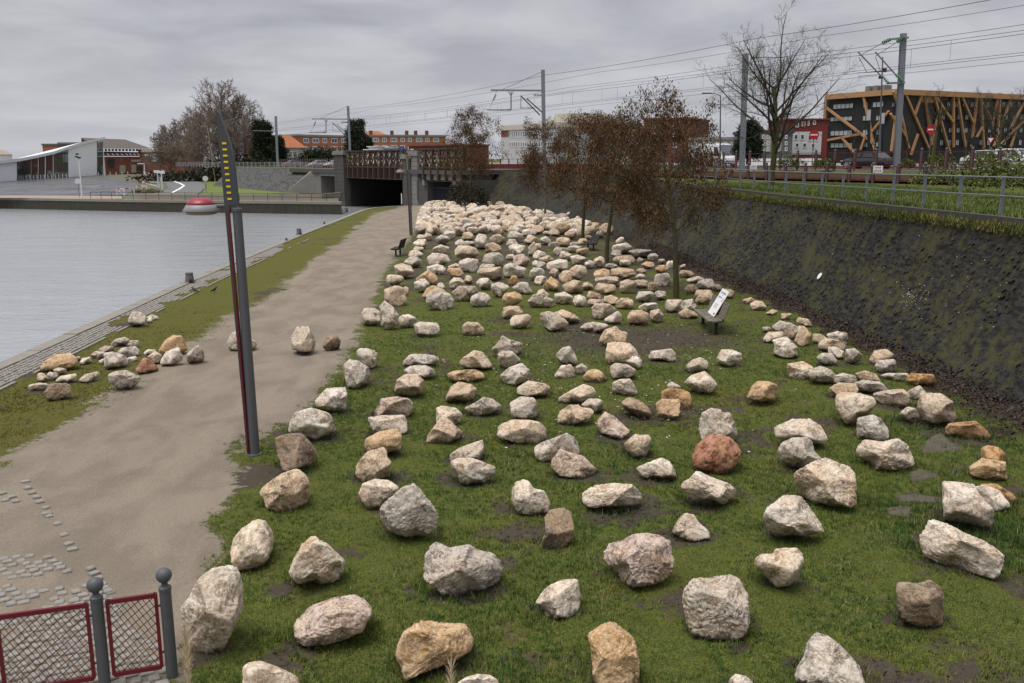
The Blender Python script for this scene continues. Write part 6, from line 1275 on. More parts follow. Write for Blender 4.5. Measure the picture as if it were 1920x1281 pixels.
# ------------------------------------------------------------------ overhead line masts and wires
MAST = paint('galvanised_mast', (.20, .215, .235), .5, .15, 2.5); GINS = paint('green_glass_insulator', (.10, .24, .12), .25, .2, 9, spec=.6)
def insul(m, a, b, r=.09, n=6):
    a, b = vec(a), vec(b); d = b - a; L = np.linalg.norm(d); prof = [(.02, 0)]
    for k in range(n): z = L * (k + .5) / n; prof += [(.03, z - L / n * .3), (r, z - L / n * .1), (r * .9, z + L / n * .1), (.03, z + L / n * .3)]
    m.lathe(prof + [(.02, L)], a, 9, axis=d)
def mast(label, base, top, w=.30):
    base, top = vec(base), vec(top); T = thing('catenary_mast', label, 'mast', base, 'overhead line masts'); m = MB(); ex = vec((1, 0, 0)); m.bar(base - (0, 0, .2), top, w, .05, up=(0, 1, 0)); m.bar(base + (0, -.13, -.2), top + (0, -.13, 0), w, .03, up=(0, 1, 0)); m.bar(base + (0, .13, -.2), top + (0, .13, 0), w, .03, up=(0, 1, 0)); obj('post', m, MAST, T); return T
def arm(T, nm, a, b, w, mt=MAST, r=False):
    m = MB(); (m.tube([a, b], w, 7) if r else m.bar(a, b, w, w)); return obj(nm, m, mt, T)
def zr5(x, y): return 1520 + x / 4.745, y / 4.745
YA = 61.0; qa = lambda x, y, o=0: dep(*zr5(x, y), YA + o)
A_ = mast('tall grey catenary mast with green glass insulators before the timber building', dep(1681, 314, YA), dep(1694, 63, YA), .34)
arm(A_, 'bracket', qa(715, 350, -.25), qa(870, 335, -.25), .12); arm(A_, 'bracket', qa(682, 742, -.25), qa(838, 735, -.25), .12)
for a, b in (((635, 385), (712, 350)), ((765, 375), (835, 330)), ((630, 670), (690, 740)), ((755, 660), (815, 725))):
    m = MB(); insul(m, qa(*a, -.3), qa(*b, -.3), .13, 5); obj('insulator', m, GINS, A_)
for a, b in (((420, 460), (640, 690)), ((575, 462), (770, 680))): arm(A_, 'cantilever_tube', qa(*a, -.3), qa(*b, -.3), .045, MAST, True)
for a, b in (((635, 385), (430, 500)), ((765, 378), (575, 500)), ((415, 650), (740, 632)), ((420, 680), (600, 665)), ((430, 510), (500, 645)), ((575, 505), (620, 630))): arm(A_, 'stay_rod', qa(*a, -.3), qa(*b, -.3), .018, RSTEEL, True)
B_ = mast('plain grey catenary mast in front of the bare leafless tree', dep(1391, 318, 66), dep(1398, 101, 66), .36)
for a, b, c in (((1408, 108), (1423, 108), 0), ((1404, 152), (1418, 145), 0)): m = MB(); insul(m, dep(*a, 65.7), dep(*b, 65.7), .13, 5); obj('insulator', m, GINS, B_)
arm(B_, 'stay_rod', dep(1423, 108, 65.7), dep(1470, 108, 65.7), .02, RSTEEL, True); arm(B_, 'cantilever_tube', dep(1418, 145, 65.7), dep(1446, 130, 65.7), .04, MAST, True)
def zr3(x, y): return 800 + x / 4, 100 + y / 4
def portal(label, px0, py0, px1, py1, Y, k, ox, oy, n):
    Q = lambda x, y: dep(ox + x * k, oy + y * k, Y); T = mast(label, dep(px0, py0, Y), dep(px1, py1, Y), .38)
    arm(T, 'boom', Q(480, 277), Q(865, 280), .16); arm(T, 'stay_rod', Q(560, 275), Q(862, 140), .03, MAST, True); arm(T, 'drop_post', Q(633, 290), Q(633, 425), .14); arm(T, 'drop_brace', Q(612, 287), Q(633, 320), .07); arm(T, 'drop_brace', Q(652, 287), Q(633, 320), .07); arm(T, 'register_arm', Q(450, 425), Q(635, 425), .05, RSTEEL, True)
    m = MB(); insul(m, Q(520, 310), Q(500, 355), .12, 5); insul(m, Q(600, 423), Q(628, 423), .12, 4); insul(m, Q(800, 313), Q(860, 313), .14, 5); obj('insulator', m, RSTEEL if n else GINS, T); arm(T, 'hanger', Q(525, 283), Q(470, 420), .015, RSTEEL, True)
    for a, b in (((705, 318), (850, 465)), ((750, 340), (868, 445))): arm(T, 'cantilever_tube', Q(*a), Q(*b), .06, RSTEEL, True)
    arm(T, 'register_arm', Q(705, 410), Q(800, 412), .03, RSTEEL, True); arm(T, 'register_arm', Q(708, 320), Q(705, 412), .03, RSTEEL, True)
portal('grey catenary mast with a long boom above the brown seeded trees', 1021, 326, 1018, 131, 96, .25, 800, 100, 0)
portal('farther grey catenary mast with boom behind the lattice girder', 657, 300, 652.5, 199, 158, .172, 502.5, 175.5, 1)
for k, (px, y0, y1, Y, lb) in enumerate(((519, 318, 218, 208, 'grey catenary mast left of the bridge between the pines'), (456, 322, 241, 260, 'distant thin catenary mast beside the poplars'))): T = mast(lb, dep(px + 2, y0, Y), dep(px - 2, y1, Y), .5); arm(T, 'boom', dep(px - 1, y1 + 28, Y), dep(px - 45 + 20 * k, y1 + 27, Y), .16)
WIREM = paint('overhead_wire', (.06, .06, .062), .6, .1); TS = [-46, -4, 20.7, 51.7, 123, 183, 250]
def wire(label, off, h, sag, r=.014, drop=None):
    T = thing('overhead_wire', label, 'wire', (*rail_raw(20, off), h), 'overhead railway wires'); pts = []
    for a, b in zip(TS[:-1], TS[1:]):
        for u in np.linspace(0, 1, 7)[:-1]: pts.append(vec((*rail_raw(a + (b - a) * u, off), h - sag * 4 * u * (1 - u) * (b - a) / 60)))
    m = MB(); m.tube(pts, r, 5); obj('cable', m, WIREM, T)
    if drop:
        for k, t0 in enumerate(np.arange(-7, 150, 8.3)):
            i = max(j for j in range(len(TS) - 1) if TS[j] <= t0); u = (t0 - TS[i]) / (TS[i + 1] - TS[i]); zt = h - sag * 4 * u * (1 - u) * (TS[i + 1] - TS[i]) / 60; q = rail_raw(t0, off); m = MB(); m.tube([(*q, zt), (*q, drop)], .009, 4); obj('dropper', m, WIREM, T)
wire('topmost overhead wire slanting to the upper right corner', .3, 13.9, .35, .017); wire('second highest overhead wire passing the tall mast top', 6.3, 14.35, .3, .014); wire('third overhead wire from the top', 2.9, 12.75, .3, .014)
wire('nearer catenary carrier wire with droppers', 3.0, 12.25, .25, .015, 11.05); wire('farther catenary carrier wire with droppers', 6.5, 12.95, .25, .015, 11.6); wire('nearer contact wire lowest over the tracks', 3.0, 11.05, 0, .014); wire('farther contact wire over the second track', 6.5, 11.6, 0, .014); wire('lowest feeder wire behind the contact wires', 8.5, 11.35, .1, .013)

# ------------------------------------------------------------------ buildings
WING = glass('window_glass', (.10, .115, .13), .1); DGL = glass('dark_glass', (.022, .03, .03), .06); GGL = glass('green_glass', (.035, .075, .065), .05); WFR = paint('white_frame', (.70, .69, .68), .6, .06, 2)
def plane(A, B):
    A, B = vec(A)[:2], vec(B)[:2]; u = (B - A) / np.linalg.norm(B - A); n = np.array([u[1], -u[0]])
    if n @ A > 0: n = -n                         # facing the viewer
    return A, B, u, n
def wall_box(m, pl_, s0, s1, z0, z1, o0, o1):
    A, B, u, n = pl_; q = lambda s, o: A + u * s + n * o
    m.hexa([(*q(s0, o0), z0), (*q(s1, o0), z0), (*q(s1, o1), z0), (*q(s0, o1), z0), (*q(s0, o0), z1), (*q(s1, o0), z1), (*q(s1, o1), z1), (*q(s0, o1), z1)])
def sz_(pl_, x, y): P = on_line(x, y, pl_[0], pl_[1]); return float((P[:2] - pl_[0]) @ pl_[2]), float(P[2])
def window(T, pl_, x0, y0, x1, y1, fr=WFR, gl=WING, mull=2, f=.09, off=.0):
    (s0, za), (s1, zb_) = sz_(pl_, x0, y1), sz_(pl_, x1, y0); s0, s1 = min(s0, s1), max(s0, s1); za, zb_ = min(za, zb_), max(za, zb_); m = MB()
    for a, b, c, d in ((s0, s1, za, za + f), (s0, s1, zb_ - f, zb_), (s0, s0 + f, za + f, zb_ - f), (s1 - f, s1, za + f, zb_ - f)): wall_box(m, pl_, a, b, c, d, off - .05, off + .10)
    for k in range(1, mull): s = s0 + (s1 - s0) * k / mull; wall_box(m, pl_, s - f * .4, s + f * .4, za + f, zb_ - f, off - .05, off + .09)
    w = obj('window', m, fr, T); m = MB(); wall_box(m, pl_, s0 + .01, s1 - .01, za + .01, zb_ - .01, off - .04, off + .035); obj('pane', m, gl, w); return w
def block(label, x0, Y0, x1, Y1, ytop, zbase, deep, wmat, rmat=None, roof=.35, name='building', cat='building'):
    A = dep(x0, 300, Y0); B = dep(x1, 300, Y1); pl_ = plane(A, B); L = np.linalg.norm(pl_[1] - pl_[0]); zt = on_line(x0, ytop, A, B)[2]; T = thing(name, label, cat, (*A[:2], zbase))
    m = MB(); wall_box(m, pl_, 0, L, zbase - 1, zt - roof, -deep, 0); obj('wall', m, wmat, T); m = MB(); wall_box(m, pl_, -.25, L + .25, zt - roof, zt, -deep - .2, .3); obj('roof', m, rmat or wmat, T); return T, pl_, L, zt
BRK = bricks('orange_brick', (.27, .105, .05), (.40, .175, .085), (.33, .25, .19)); BRKR = bricks('red_brick', (.135, .045, .032), (.20, .075, .05), (.22, .15, .12)); TILE = paint('orange_tiles', (.33, .115, .05), .85, .25, .6); GREYR = paint('flat_roof', (.22, .215, .20), .85, .2, .5)
# brick flats behind the bridge
T, P1, L, zt = block('orange brick three storey flats left of the pine behind the bridge', 556, 300, 655, 318, 252, 4, 12, BRK, GREYR, .6, 'brick_flats')
for y0, y1 in ((259.5, 268.5), (274.5, 283), (289, 297)):
    for x0, x1 in ((569, 578.5), (586, 597.5), (605, 612.5), (621, 632), (640, 648)): window(T, P1, x0, y0, x1, y1, gl=DGL if (x0, y0) == (621, 259.5) else WING, mull=2, f=.2)
T, P1, L, zt = block('long orange brick flats right of the pine behind the bridge', 684, 318, 836, 330, 252.5, 4, 12, BRK, GREYR, .6, 'brick_flats')
for y0, y1 in ((258.5, 266.5), (272.5, 280.5), (287, 294)):
    for x0, x1 in ((685, 692), (699, 710), (717, 725), (732.5, 744.5), (751, 759), (765, 772), (780, 791.5), (797.5, 805), (812, 823)): window(T, P1, x0, y0, x1, y1, mull=2 + (x1 - x0 > 9), f=.2)
for x in (702, 742, 770, 787, 808): (s, z) = sz_(P1, x, 251); m = MB(); wall_box(m, P1, s - .5, s + .5, z - .4, z + 1.2, -5, -4); obj('chimney', m, BRKR, T)
def gable(label, x0, x1, Y, yb, yr, deep, wmat, rmat, name='house'):
    A, B = dep(x0, 300, Y), dep(x1, 300, Y + 4); pl_ = plane(A, B); L = np.linalg.norm(pl_[1] - pl_[0]); ze = on_line(x0, yb, A, B)[2]; zr_ = on_line(x0, yr, A, B)[2]; T = thing(name, label, 'house', (*A[:2], 4)); m = MB(); wall_box(m, pl_, 0, L, 3, ze, -deep, 0); obj('wall', m, wmat, T)
    a, b, u, n = pl_; q = lambda s, o, z: (*(a + u * s + n * o), z); m = MB(); i = min(L * .3, 4)
    m.add([q(-.4, .5, ze), q(L + .4, .5, ze), q(L + .4, -deep - .5, ze), q(-.4, -deep - .5, ze), q(i, -deep / 2, zr_), q(L - i, -deep / 2, zr_)], [(0, 1, 5, 4), (1, 2, 5), (2, 3, 4, 5), (3, 0, 4), (3, 2, 1, 0)]); obj('roof', m, rmat, T); return T, pl_
T, P1 = gable('low house with a steep orange tiled roof left of the brick flats', 520, 572, 270, 277, 252, 12, paint('cream_render', (.45, .41, .35), .8, .12, .5), TILE)
for x0 in (540, 549): window(T, P1, x0, 283, x0 + 8, 296, mull=2, f=.2)
gable('house with orange hipped roof rising behind the long flats', 690, 735, 345, 258, 244.5, 14, BRK, TILE); gable('house with orange roof seen behind the left pine', 472, 520, 300, 268, 252, 12, BRK, TILE)
T, P1, L, zt = block('low red brick shed right behind the lattice girder', 768, 200, 850, 190, 272, 4, 10, BRKR, BRKR, .3, 'shed')
for x in (770, 802, 815): (s, z) = sz_(P1, x, 280.5); m = MB(); wall_box(m, P1, s, s + 1.0, z - .15, z + .15, 0, .06); obj('vent', m, WFR, T)
# stacked white site cabins and hoarding behind the girder
for k, (x0, x1, y0, y1, lb, mt) in enumerate(((685, 706, 280, 289, 'lower pale stacked site cabin behind the girder', WFR), (692, 706.5, 274.5, 280, 'upper pale stacked site cabin behind the girder', WFR), (709, 739, 277, 289, 'pale blue hoarding on the road behind the girder', paint('pale_blue', (.42, .55, .60), .6, .12)))):
    T, P1, L, zt = block(lb, x0, 178, x1, 176, y0, 4 if k != 1 else 5.9, 2.5, mt, mt, .15, 'site_cabin', 'cabin')
    for j in range(3): (s0, z0) = sz_(P1, x0 + 1, y0 + 2 + j * 3); m = MB(); wall_box(m, P1, .1, L - .1, z0 - .06, z0 + .02, -.02, .05); obj('rib', m, GREYR, T)
# pale office block
T, P1, L, zt = block('pale office block with strip windows behind the masts', 940, 255, 1046, 232, 236, 4, 25, paint('pale_office', (.46, .46, .46), .75, .12, .3), paint('cream_roof', (.50, .46, .38), .8, .1, .3), 1.3, 'office_block')
for x in np.arange(955, 1040, 4.2): window(T, P1, x, 246, x + 3.2, 258, mull=1, f=.15, gl=WING); window(T, P1, x, 266, x + 3.2, 276, mull=1, f=.15, gl=WING)
(s0, z0), (s1, z1) = sz_(P1, 940, 257), sz_(P1, 954, 245); m = MB(); wall_box(m, P1, s0, s1, z0, z1, -.1, .08); obj('brick_panel', m, BRKR, T)
A, B = P1[0], P1[1]; m = MB(); (s0, z0), (s1, z1) = sz_(P1, 974, 237), sz_(P1, 1000, 224); wall_box(m, P1, s0, s1, z0, z1, -16, -6); (s0, z0), (s1, z1) = sz_(P1, 1003, 237), sz_(P1, 1030, 211); wall_box(m, P1, s0, s1, z0, z1, -18, -6); obj('roof_plant_room', m, paint('cream_roof', (.50, .46, .38)), T)
T, P1, L, zt = block('white office building with small square windows seen through the seeded trees', 1146, 210, 1212, 205, 236, 4, 18, paint('white_render', (.52, .53, .55), .75, .08, .3), None, .4, 'white_building')
for y0 in (245, 258, 271):
    for x in np.arange(1152, 1206, 9): window(T, P1, x, y0, x + 5.5, y0 + 8, mull=1, f=.12, gl=DGL)
T, P1, L, zt = block('rusty red building rising behind the nearest seeded tree', 1206, 190, 1292, 186, 222, 4.5, 16, bricks('rust_panel', (.13, .05, .038), (.17, .072, .055), (.15, .07, .05)), None, .4, 'red_building')
for y0 in (232, 250, 268):
    for x in (1222, 1262): window(T, P1, x, y0, x + 7, y0 + 10, mull=1, f=.12)
T, P1, L, zt = block('long low grey building behind the white van', 1290, 176, 1420, 172, 258, 4.5, 14, paint('beige_render', (.36, .33, .28), .8, .15, .4), GREYR, .5, 'low_building')
for x in np.arange(1300, 1412, 14): window(T, P1, x, 266, x + 7, 276, mull=2, f=.14)
GRW = paint('grey_cladding', (.13, .135, .14), .75, .2, .4); T, P1, L, zt = block('grey and white terraced housing left of the timber braced building', 1405, 166, 1484, 166, 244, 4.5, 12, GRW, paint('dark_roof', (.05, .052, .058), .7, .15), .6, 'terrace_house')
for k, (x0, x1) in enumerate(((1424, 1446), (1452, 1466))): (s0, z0), (s1, z1) = sz_(P1, x0, 285), sz_(P1, x1, 250); m = MB(); wall_box(m, P1, s0, s1, z0, z1, -.2, .12); obj('render_panel', m, paint('beige_render', (.36, .33, .28)), T)
for y0 in (253, 265, 276):
    for x in (1428, 1437, 1455, 1471): window(T, P1, x, y0, x + 5, y0 + 7.5, mull=1, f=.12, gl=DGL, off=.13)
T, P1, L, zt = block('deep red apartment block beside the timber braced building', 1471, 172, 1549, 172, 222.5, 4.5, 12, paint('deep_red_render', (.175, .032, .028), .8, .2, .5), None, .3, 'red_apartments')
(s0, z0), (s1, z1) = sz_(P1, 1484, 290), sz_(P1, 1541, 247); m = MB(); wall_box(m, P1, s0, s1, z0, z1, -.2, .12); obj('render_panel', m, paint('white_render', (.52, .53, .55)), T)
for x0, y0, x1, y1 in ((1491, 228, 1498, 239), (1503, 228, 1510, 239), (1514, 226, 1518, 236), (1524, 226, 1530, 234), (1488, 252, 1496, 262), (1500, 252, 1508, 262), (1514, 254, 1522, 264), (1527, 254, 1534, 264), (1490, 268, 1498, 277), (1504, 268, 1512, 277), (1520, 269, 1528, 278)): window(T, P1, x0, y0, x1, y1, mull=1, f=.12, gl=WING if y0 < 245 else DGL, off=.12 if y0 > 245 else 0)
(s0, z0) = sz_(P1, 1477, 222); m = MB(); wall_box(m, P1, s0 - .3, s0 + .3, z0 - .5, z0 + 1.4, -2, -1.4); obj('chimney', m, GREYR, T)

# black building braced with slanting timber
TA, TB, TC = dep(1547, 300, 237)[:2], dep(1670, 300, 220)[:2], dep(2080, 300, 262)[:2]; PA, PB = plane(TA, TB), plane(TB, TC); ZT = on_line(1670, 168, TA, TB)[2]
TBK = paint('black_cladding', (.020, .020, .022), .65, .3, .6); TIM = NT('orange_timber'); t = TIM; p = t.pos(); n1 = t.noise(p, .5, 4); n2 = t.noise(p, 6, 3); TIM = t.done(t.mix(n2, t.mix(n1, (.36, .19, .095), (.48, .27, .145)), (.42, .23, .115)), .7)
TT = thing('timber_braced_building', 'black apartment building with slanting orange timber bracing at right', 'building', (*TB, 4.6))
for P1 in (PA, PB):
    L = np.linalg.norm(P1[1] - P1[0]); m = MB(); wall_box(m, P1, 0 if P1 is PA else .4, L - (.0 if P1 is PA else 0), 3.6, ZT - .4, -22, -.6); obj('wall', m, TBK, TT); m = MB(); wall_box(m, P1, -.2 if P1 is PA else .5, L + .4, ZT - 1.25, ZT, -1.6, .5); obj('eaves_beam', m, TIM, TT)
    m = MB(); wall_box(m, P1, 0 if P1 is PA else .5, L, ZT - .4, ZT - .1, -22, -1.7); obj('roof', m, GREYR, TT)
z7 = lambda x, y: (1540 + x / 8.0, 150 + y / 8.0); z8 = lambda x, y: (1720 + x / 8.0, 150 + y / 8.0)
def brace(P1, a, b, w=1.05):
    A = on_line(*a, P1[0], P1[1]); B = on_line(*b, P1[0], P1[1]); n3 = vec((*P1[3], 0)); d = (B - A) / np.linalg.norm(B - A); m = MB(); m.bar(A - d * .3 + n3 * .05, B + d * .3 + n3 * .05, .5, w * .5, up=np.cross(n3, d)); obj('timber_brace', m, TIM, TT)
for a, b in (((78, 215), (35, 1130)), ((95, 430), (650, 850)), ((630, 205), (800, 1030)), ((60, 910), (590, 810)), ((320, 870), (510, 1110)), ((1005, 480), (765, 770)), ((660, 860), (600, 1030)), ((700, 880), (790, 960))): brace(PA, z7(*a), z7(*b))
for a, b in (((1085, 190), (1130, 330)), ((1045, 520), (1100, 610)), ((1110, 560), (1050, 1050)), ((1190, 490), (1305, 1010)), ((1175, 710), (1260, 840)), ((1250, 195), (1600, 1005)), ((1510, 200), (1400, 530)), ((1440, 830), (1345, 1110)), ((1545, 200), (1640, 860))): brace(PB, z7(*a), z7(*b), .95)
for a, b in (((110, 205), (210, 960)), ((240, 205), (330, 520)), ((320, 500), (485, 1090)), ((280, 260), (535, 640)), ((540, 205), (540, 990)), ((595, 205), (715, 985)), ((645, 205), (845, 660)), ((895, 210), (850, 660)), ((845, 640), (810, 985)), ((955, 330), (995, 1000)), ((905, 215), (1090, 570)), ((1215, 215), (1115, 720)), ((1240, 215), (1215, 700)), ((1415, 225), (1285, 620)), ((1600, 330), (1400, 720)), ((1610, 600), (1255, 960)), ((1475, 770), (1400, 990)), ((880, 870), (970, 720)), ((300, 560), (240, 900)), ((1720, 230), (1600, 620)), ((1760, 230), (1900, 900)), ((1960, 240), (1820, 760)), ((1150, 980), (1230, 780))): brace(PB, z8(*a), z8(*b), .9)
for r, (y0, y1) in enumerate(((340, 445), (535, 630), (745, 845), (935, 1025))):
    for x0, x1, n in ((150, 465, 5), (600, 690, 2), (740, 945, 3)) if r == 0 else ((110, 450, 5), (590, 700, 2), (790, 880, 2), (870, 905, 1)):
        dy = -(x0 - 150) * .045 if r == 0 else -(x0 - 110) * .02; w = window(TT, PA, *z7(x0, y0 + dy), *z7(x1, y1 + dy), fr=IRON, gl=glass('bright_glass', (.36, .40, .44), .12), mull=n, f=.16, off=-.55)  # pane colour lightened to stand for reflected sky
for r, (y0, y1) in enumerate(((325, 410), (515, 600), (710, 795), (890, 985))):
    for x in range(-360, 1600, 118):
        xx = x + (r * 37) % 50; window(TT, PB, *z8(xx, y0), *z8(xx + 62, y1), fr=IRON, gl=bpy.data.materials['bright_glass'], mull=2, f=.14, off=-.55)
m = MB(); (s0, z0), (s1, z1) = sz_(PB, *z8(60, 335)), sz_(PB, *z8(285, 205)); wall_box(m, PB, min(s0, s1), max(s0, s1), z0, z1, -.6, -.3); obj('timber_balcony', m, TIM, TT)
for x in (466, 580, 695): m = MB(); (s0, z0), (s1, z1) = sz_(PA, *z7(x, 190)), sz_(PA, *z7(x + 68, 130)); wall_box(m, PA, s0, s1, ZT - .3, ZT + 1.6, -7, -4.5); obj('roof_unit', m, GREYR, TT)

# ------------------------------------------------------------------ vehicles on the road
TYRE = paint('tyre', (.012, .012, .012), .8, .2); RIM = paint('alloy', (.38, .38, .39), .4, .15); LENS = paint('headlamp', (.6, .6, .58), .2, .05, spec=.6); PLATE = paint('number_plate', (.6, .6, .56), .5, .1)
def car(label, c, ang, col, L=4.35, W=1.78, H=1.46, van=False, name='parked_car', tall=False, grp='vehicles on the upper road'):
    c = vec(c); f = vec((math.cos(ang), math.sin(ang), 0)); s = vec((-math.sin(ang), math.cos(ang), 0)); T = thing(name, label, 'van' if van else 'car', c, grp); q = lambda x, y, z: c + f * x + s * y + vec((0, 0, z)); h = W / 2; l = L / 2
    body = NT('car_paint_' + name + str(len(_MC))); body.b.inputs['Coat Weight'].default_value = .6; _MC['cp' + str(len(_MC))] = 1; n1 = body.noise(body.pos(), 2, 3); body = body.done(body.mix(n1, tuple(x * .9 for x in col), col), .32, None, 0, .5)
    if van: st = [(-l, .45, 1.9, .93), (-l + .1, .35, H - .1, 1), (l * .35, .32, H, 1), (l * .55, .32, H - .12, .98), (l * .80, .35, 1.18, .97), (l * .97, .38, .98, .93), (l, .45, .75, .85)]
    else: st = [(-l, .42, .72, .82), (-l + .08, .30, .93, .94), (-l * .62, .26, .98, 1), (0, .24, .95, 1), (l * .45, .25, .92, 1), (l * .78, .27, .82, .95), (l * .96, .32, .68, .84), (l, .40, .58, .74)]
    m = MB(); V = []
    for x, z0, z1, w in st:
        for a, b in ((-.86, z0), (-1, z0 + (z1 - z0) * .25), (-1.0, z0 + (z1 - z0) * .62), (-.90, z1 - .03), (-.75, z1), (.75, z1), (.90, z1 - .03), (1.0, z0 + (z1 - z0) * .62), (1, z0 + (z1 - z0) * .25), (.86, z0)): V.append(q(x, a * w * h, b))
    n = 10; m.add(V, [(i * n + k, i * n + (k + 1) % n, (i + 1) * n + (k + 1) % n, (i + 1) * n + k) for i in range(len(st) - 1) for k in range(n)] + [tuple(range(n))[::-1], tuple((len(st) - 1) * n + k for k in range(n))]); b0 = obj('body', m, body, T, smooth=False)
    if not van:
        cab = [(-l * .90 if tall else -l * .80, .93, .90), (-l * .62 if tall else -l * .50, H - .04, .74), (-l * .1, H, .76), (l * .14, H - .04, .74), (l * .56, .90, .86)]; m = MB(); V = []
        for x, z, w in cab:
            for a, b in ((-w, z), (w, z), (w * 1.18 if z > 1 else w, .9), (-w * 1.18 if z > 1 else -w, .9)): V.append(q(x, a * h, b))
        m.add(V, [(i * 4 + k, i * 4 + (k + 1) % 4, i * 4 + 4 + (k + 1) % 4, i * 4 + 4 + k) for i in range(4) for k in range(4)]); obj('cabin', m, body, T)
        m = MB(); m.add([q(l * .53, -.70 * h, .96), q(l * .53, .70 * h, .96), q(l * .18, .62 * h, H - .07), q(l * .18, -.62 * h, H - .07)], [(0, 1, 2, 3)]); m.v = [tuple(vec(v) + f * .03 + vec((0, 0, .03))) for v in m.v]; obj('windscreen', m, WING, T)
        for sd_ in (-1, 1):
            for x0, x1, x2, x3 in ((l * .40, l * .02, l * .0, l * .12), (-l * .04, -l * (.78 if tall else .62), -l * (.6 if tall else .44), -l * .04)):
                m = MB(); y = sd_ * h; m.add([q(x0, y * .955, .97), q(x1, y * .955, .97), q(x2, y * .83, H - .12), q(x3, y * .83, H - .12)], [(0, 1, 2, 3)]); obj('side_window', m, DGL, T)
    else:
        m = MB(); m.add([q(l * .78, -.86 * h, 1.22), q(l * .78, .86 * h, 1.22), q(l * .575, .82 * h, H - .2), q(l * .575, -.82 * h, H - .2)], [(0, 1, 2, 3)]); m.v = [tuple(vec(v) + f * .05 + vec((0, 0, .05))) for v in m.v]; obj('windscreen', m, WING, T)
        for sd_ in (-1, 1): m = MB(); y = sd_ * h * 1.005; m.add([q(l * .70, y, 1.2), q(l * .36, y, 1.2), q(l * .36, y, H - .35), q(l * .55, y, H - .35)], [(0, 1, 2, 3)]); obj('side_window', m, DGL, T)
    for x in (-l * .62, l * .63):
        for sd_ in (-1, 1):
            m = MB(); p0 = q(x, sd_ * (h - .20), .315); m.lathe([(.315, 0), (.325, .03), (.325, .18), (.30, .205), (.2, .21)], p0, 16, axis=s * sd_); w = obj('wheel', m, TYRE, T); m = MB(); ct = q(x, sd_ * (h + .012), .315)
            for k in range(5): a = k * 1.2566; m.obox(ct + (f * math.cos(a) + vec((0, 0, math.sin(a)))) * .11, (f * math.cos(a) + vec((0, 0, math.sin(a)))) * .10, (f * -math.sin(a) + vec((0, 0, math.cos(a)))) * .035, s * .012)
            m.lathe([(.225, -.01), (.235, .004), (.205, .008), (.2, -.01)], ct, 16, axis=s * sd_, cap=False); obj('rim', m, RIM, w)
    for sd_ in (-1, 1):
        m = MB(); m.obox(q(l * .93, sd_ * h * .62, .66 if not van else .85), f * .10, s * .17, vec((0, 0, .06))); obj('headlight', m, LENS, T); m = MB(); m.obox(q(-l * .985, sd_ * h * .72, .82), f * .05, s * .12, vec((0, 0, .08))); obj('tail_light', m, LRED, T); m = MB(); m.obox(q(l * .36, sd_ * h * 1.06, 1.0), f * .06, s * .09, vec((0, 0, .06))); obj('mirror', m, body, T)
    m = MB(); m.obox(q(l * .995, 0, .42), f * .01, s * .26, vec((0, 0, .055))); obj('number_plate', m, PLATE, T); return T
rang = math.atan2(RD[1], RD[0])
def road(px, off, py=313): P = on_line(px, py, rail_pt(0, off), rail_pt(50, off)); return vec((*P[:2], 4.62))
car('black car driving left past the tall mast on the upper road', road(1625, 15.0), rang + .10, (.012, .012, .014)); car('white van parked behind the nearest seeded tree', road(1340, 14.5), rang + math.pi, (.70, .71, .73), 5.6, 2.0, 2.45, True, 'parked_van')
car('white car on the upper road, left one of the two at the right edge', road(1862, 15.5), rang + math.pi + .1, (.66, .66, .66)); car('white estate car at the right edge behind the other white car', road(1905, 21.0), rang + math.pi, (.66, .66, .67), 4.5, 1.8, 1.6, tall=True)
LB = BR0 + LNRM * 9
for k, (px, t0, col, lb) in enumerate(((598, 66, (.30, .31, .33), 'silver car behind the maroon fence left of the bridge pier'), (629, 60, (.42, .42, .43), 'pale car right next to the left bridge pier'), (548, 82, (.10, .11, .13), 'dark car behind the guard rail left of the bridge'))):
    P = on_line(px, 305, LB, LB + LDIR * 50); car(lb, (*P[:2], 4.2), math.atan2(LDIR[1], LDIR[0]) + math.pi * .5, col, grp='vehicles left of the bridge')
wl = [road(1395 + k * 24, 26, 300) for k in range(7)]; 
T = thing('low_wall', 'low white wall along the far side of the upper road', 'wall', wl[0]); m = MB()
for a, b in zip(wl[:-1], wl[1:]): m.bar(a + (0, 0, .45), b + (0, 0, .45), .25, .9)
obj('wall_body', m, WFR, T)

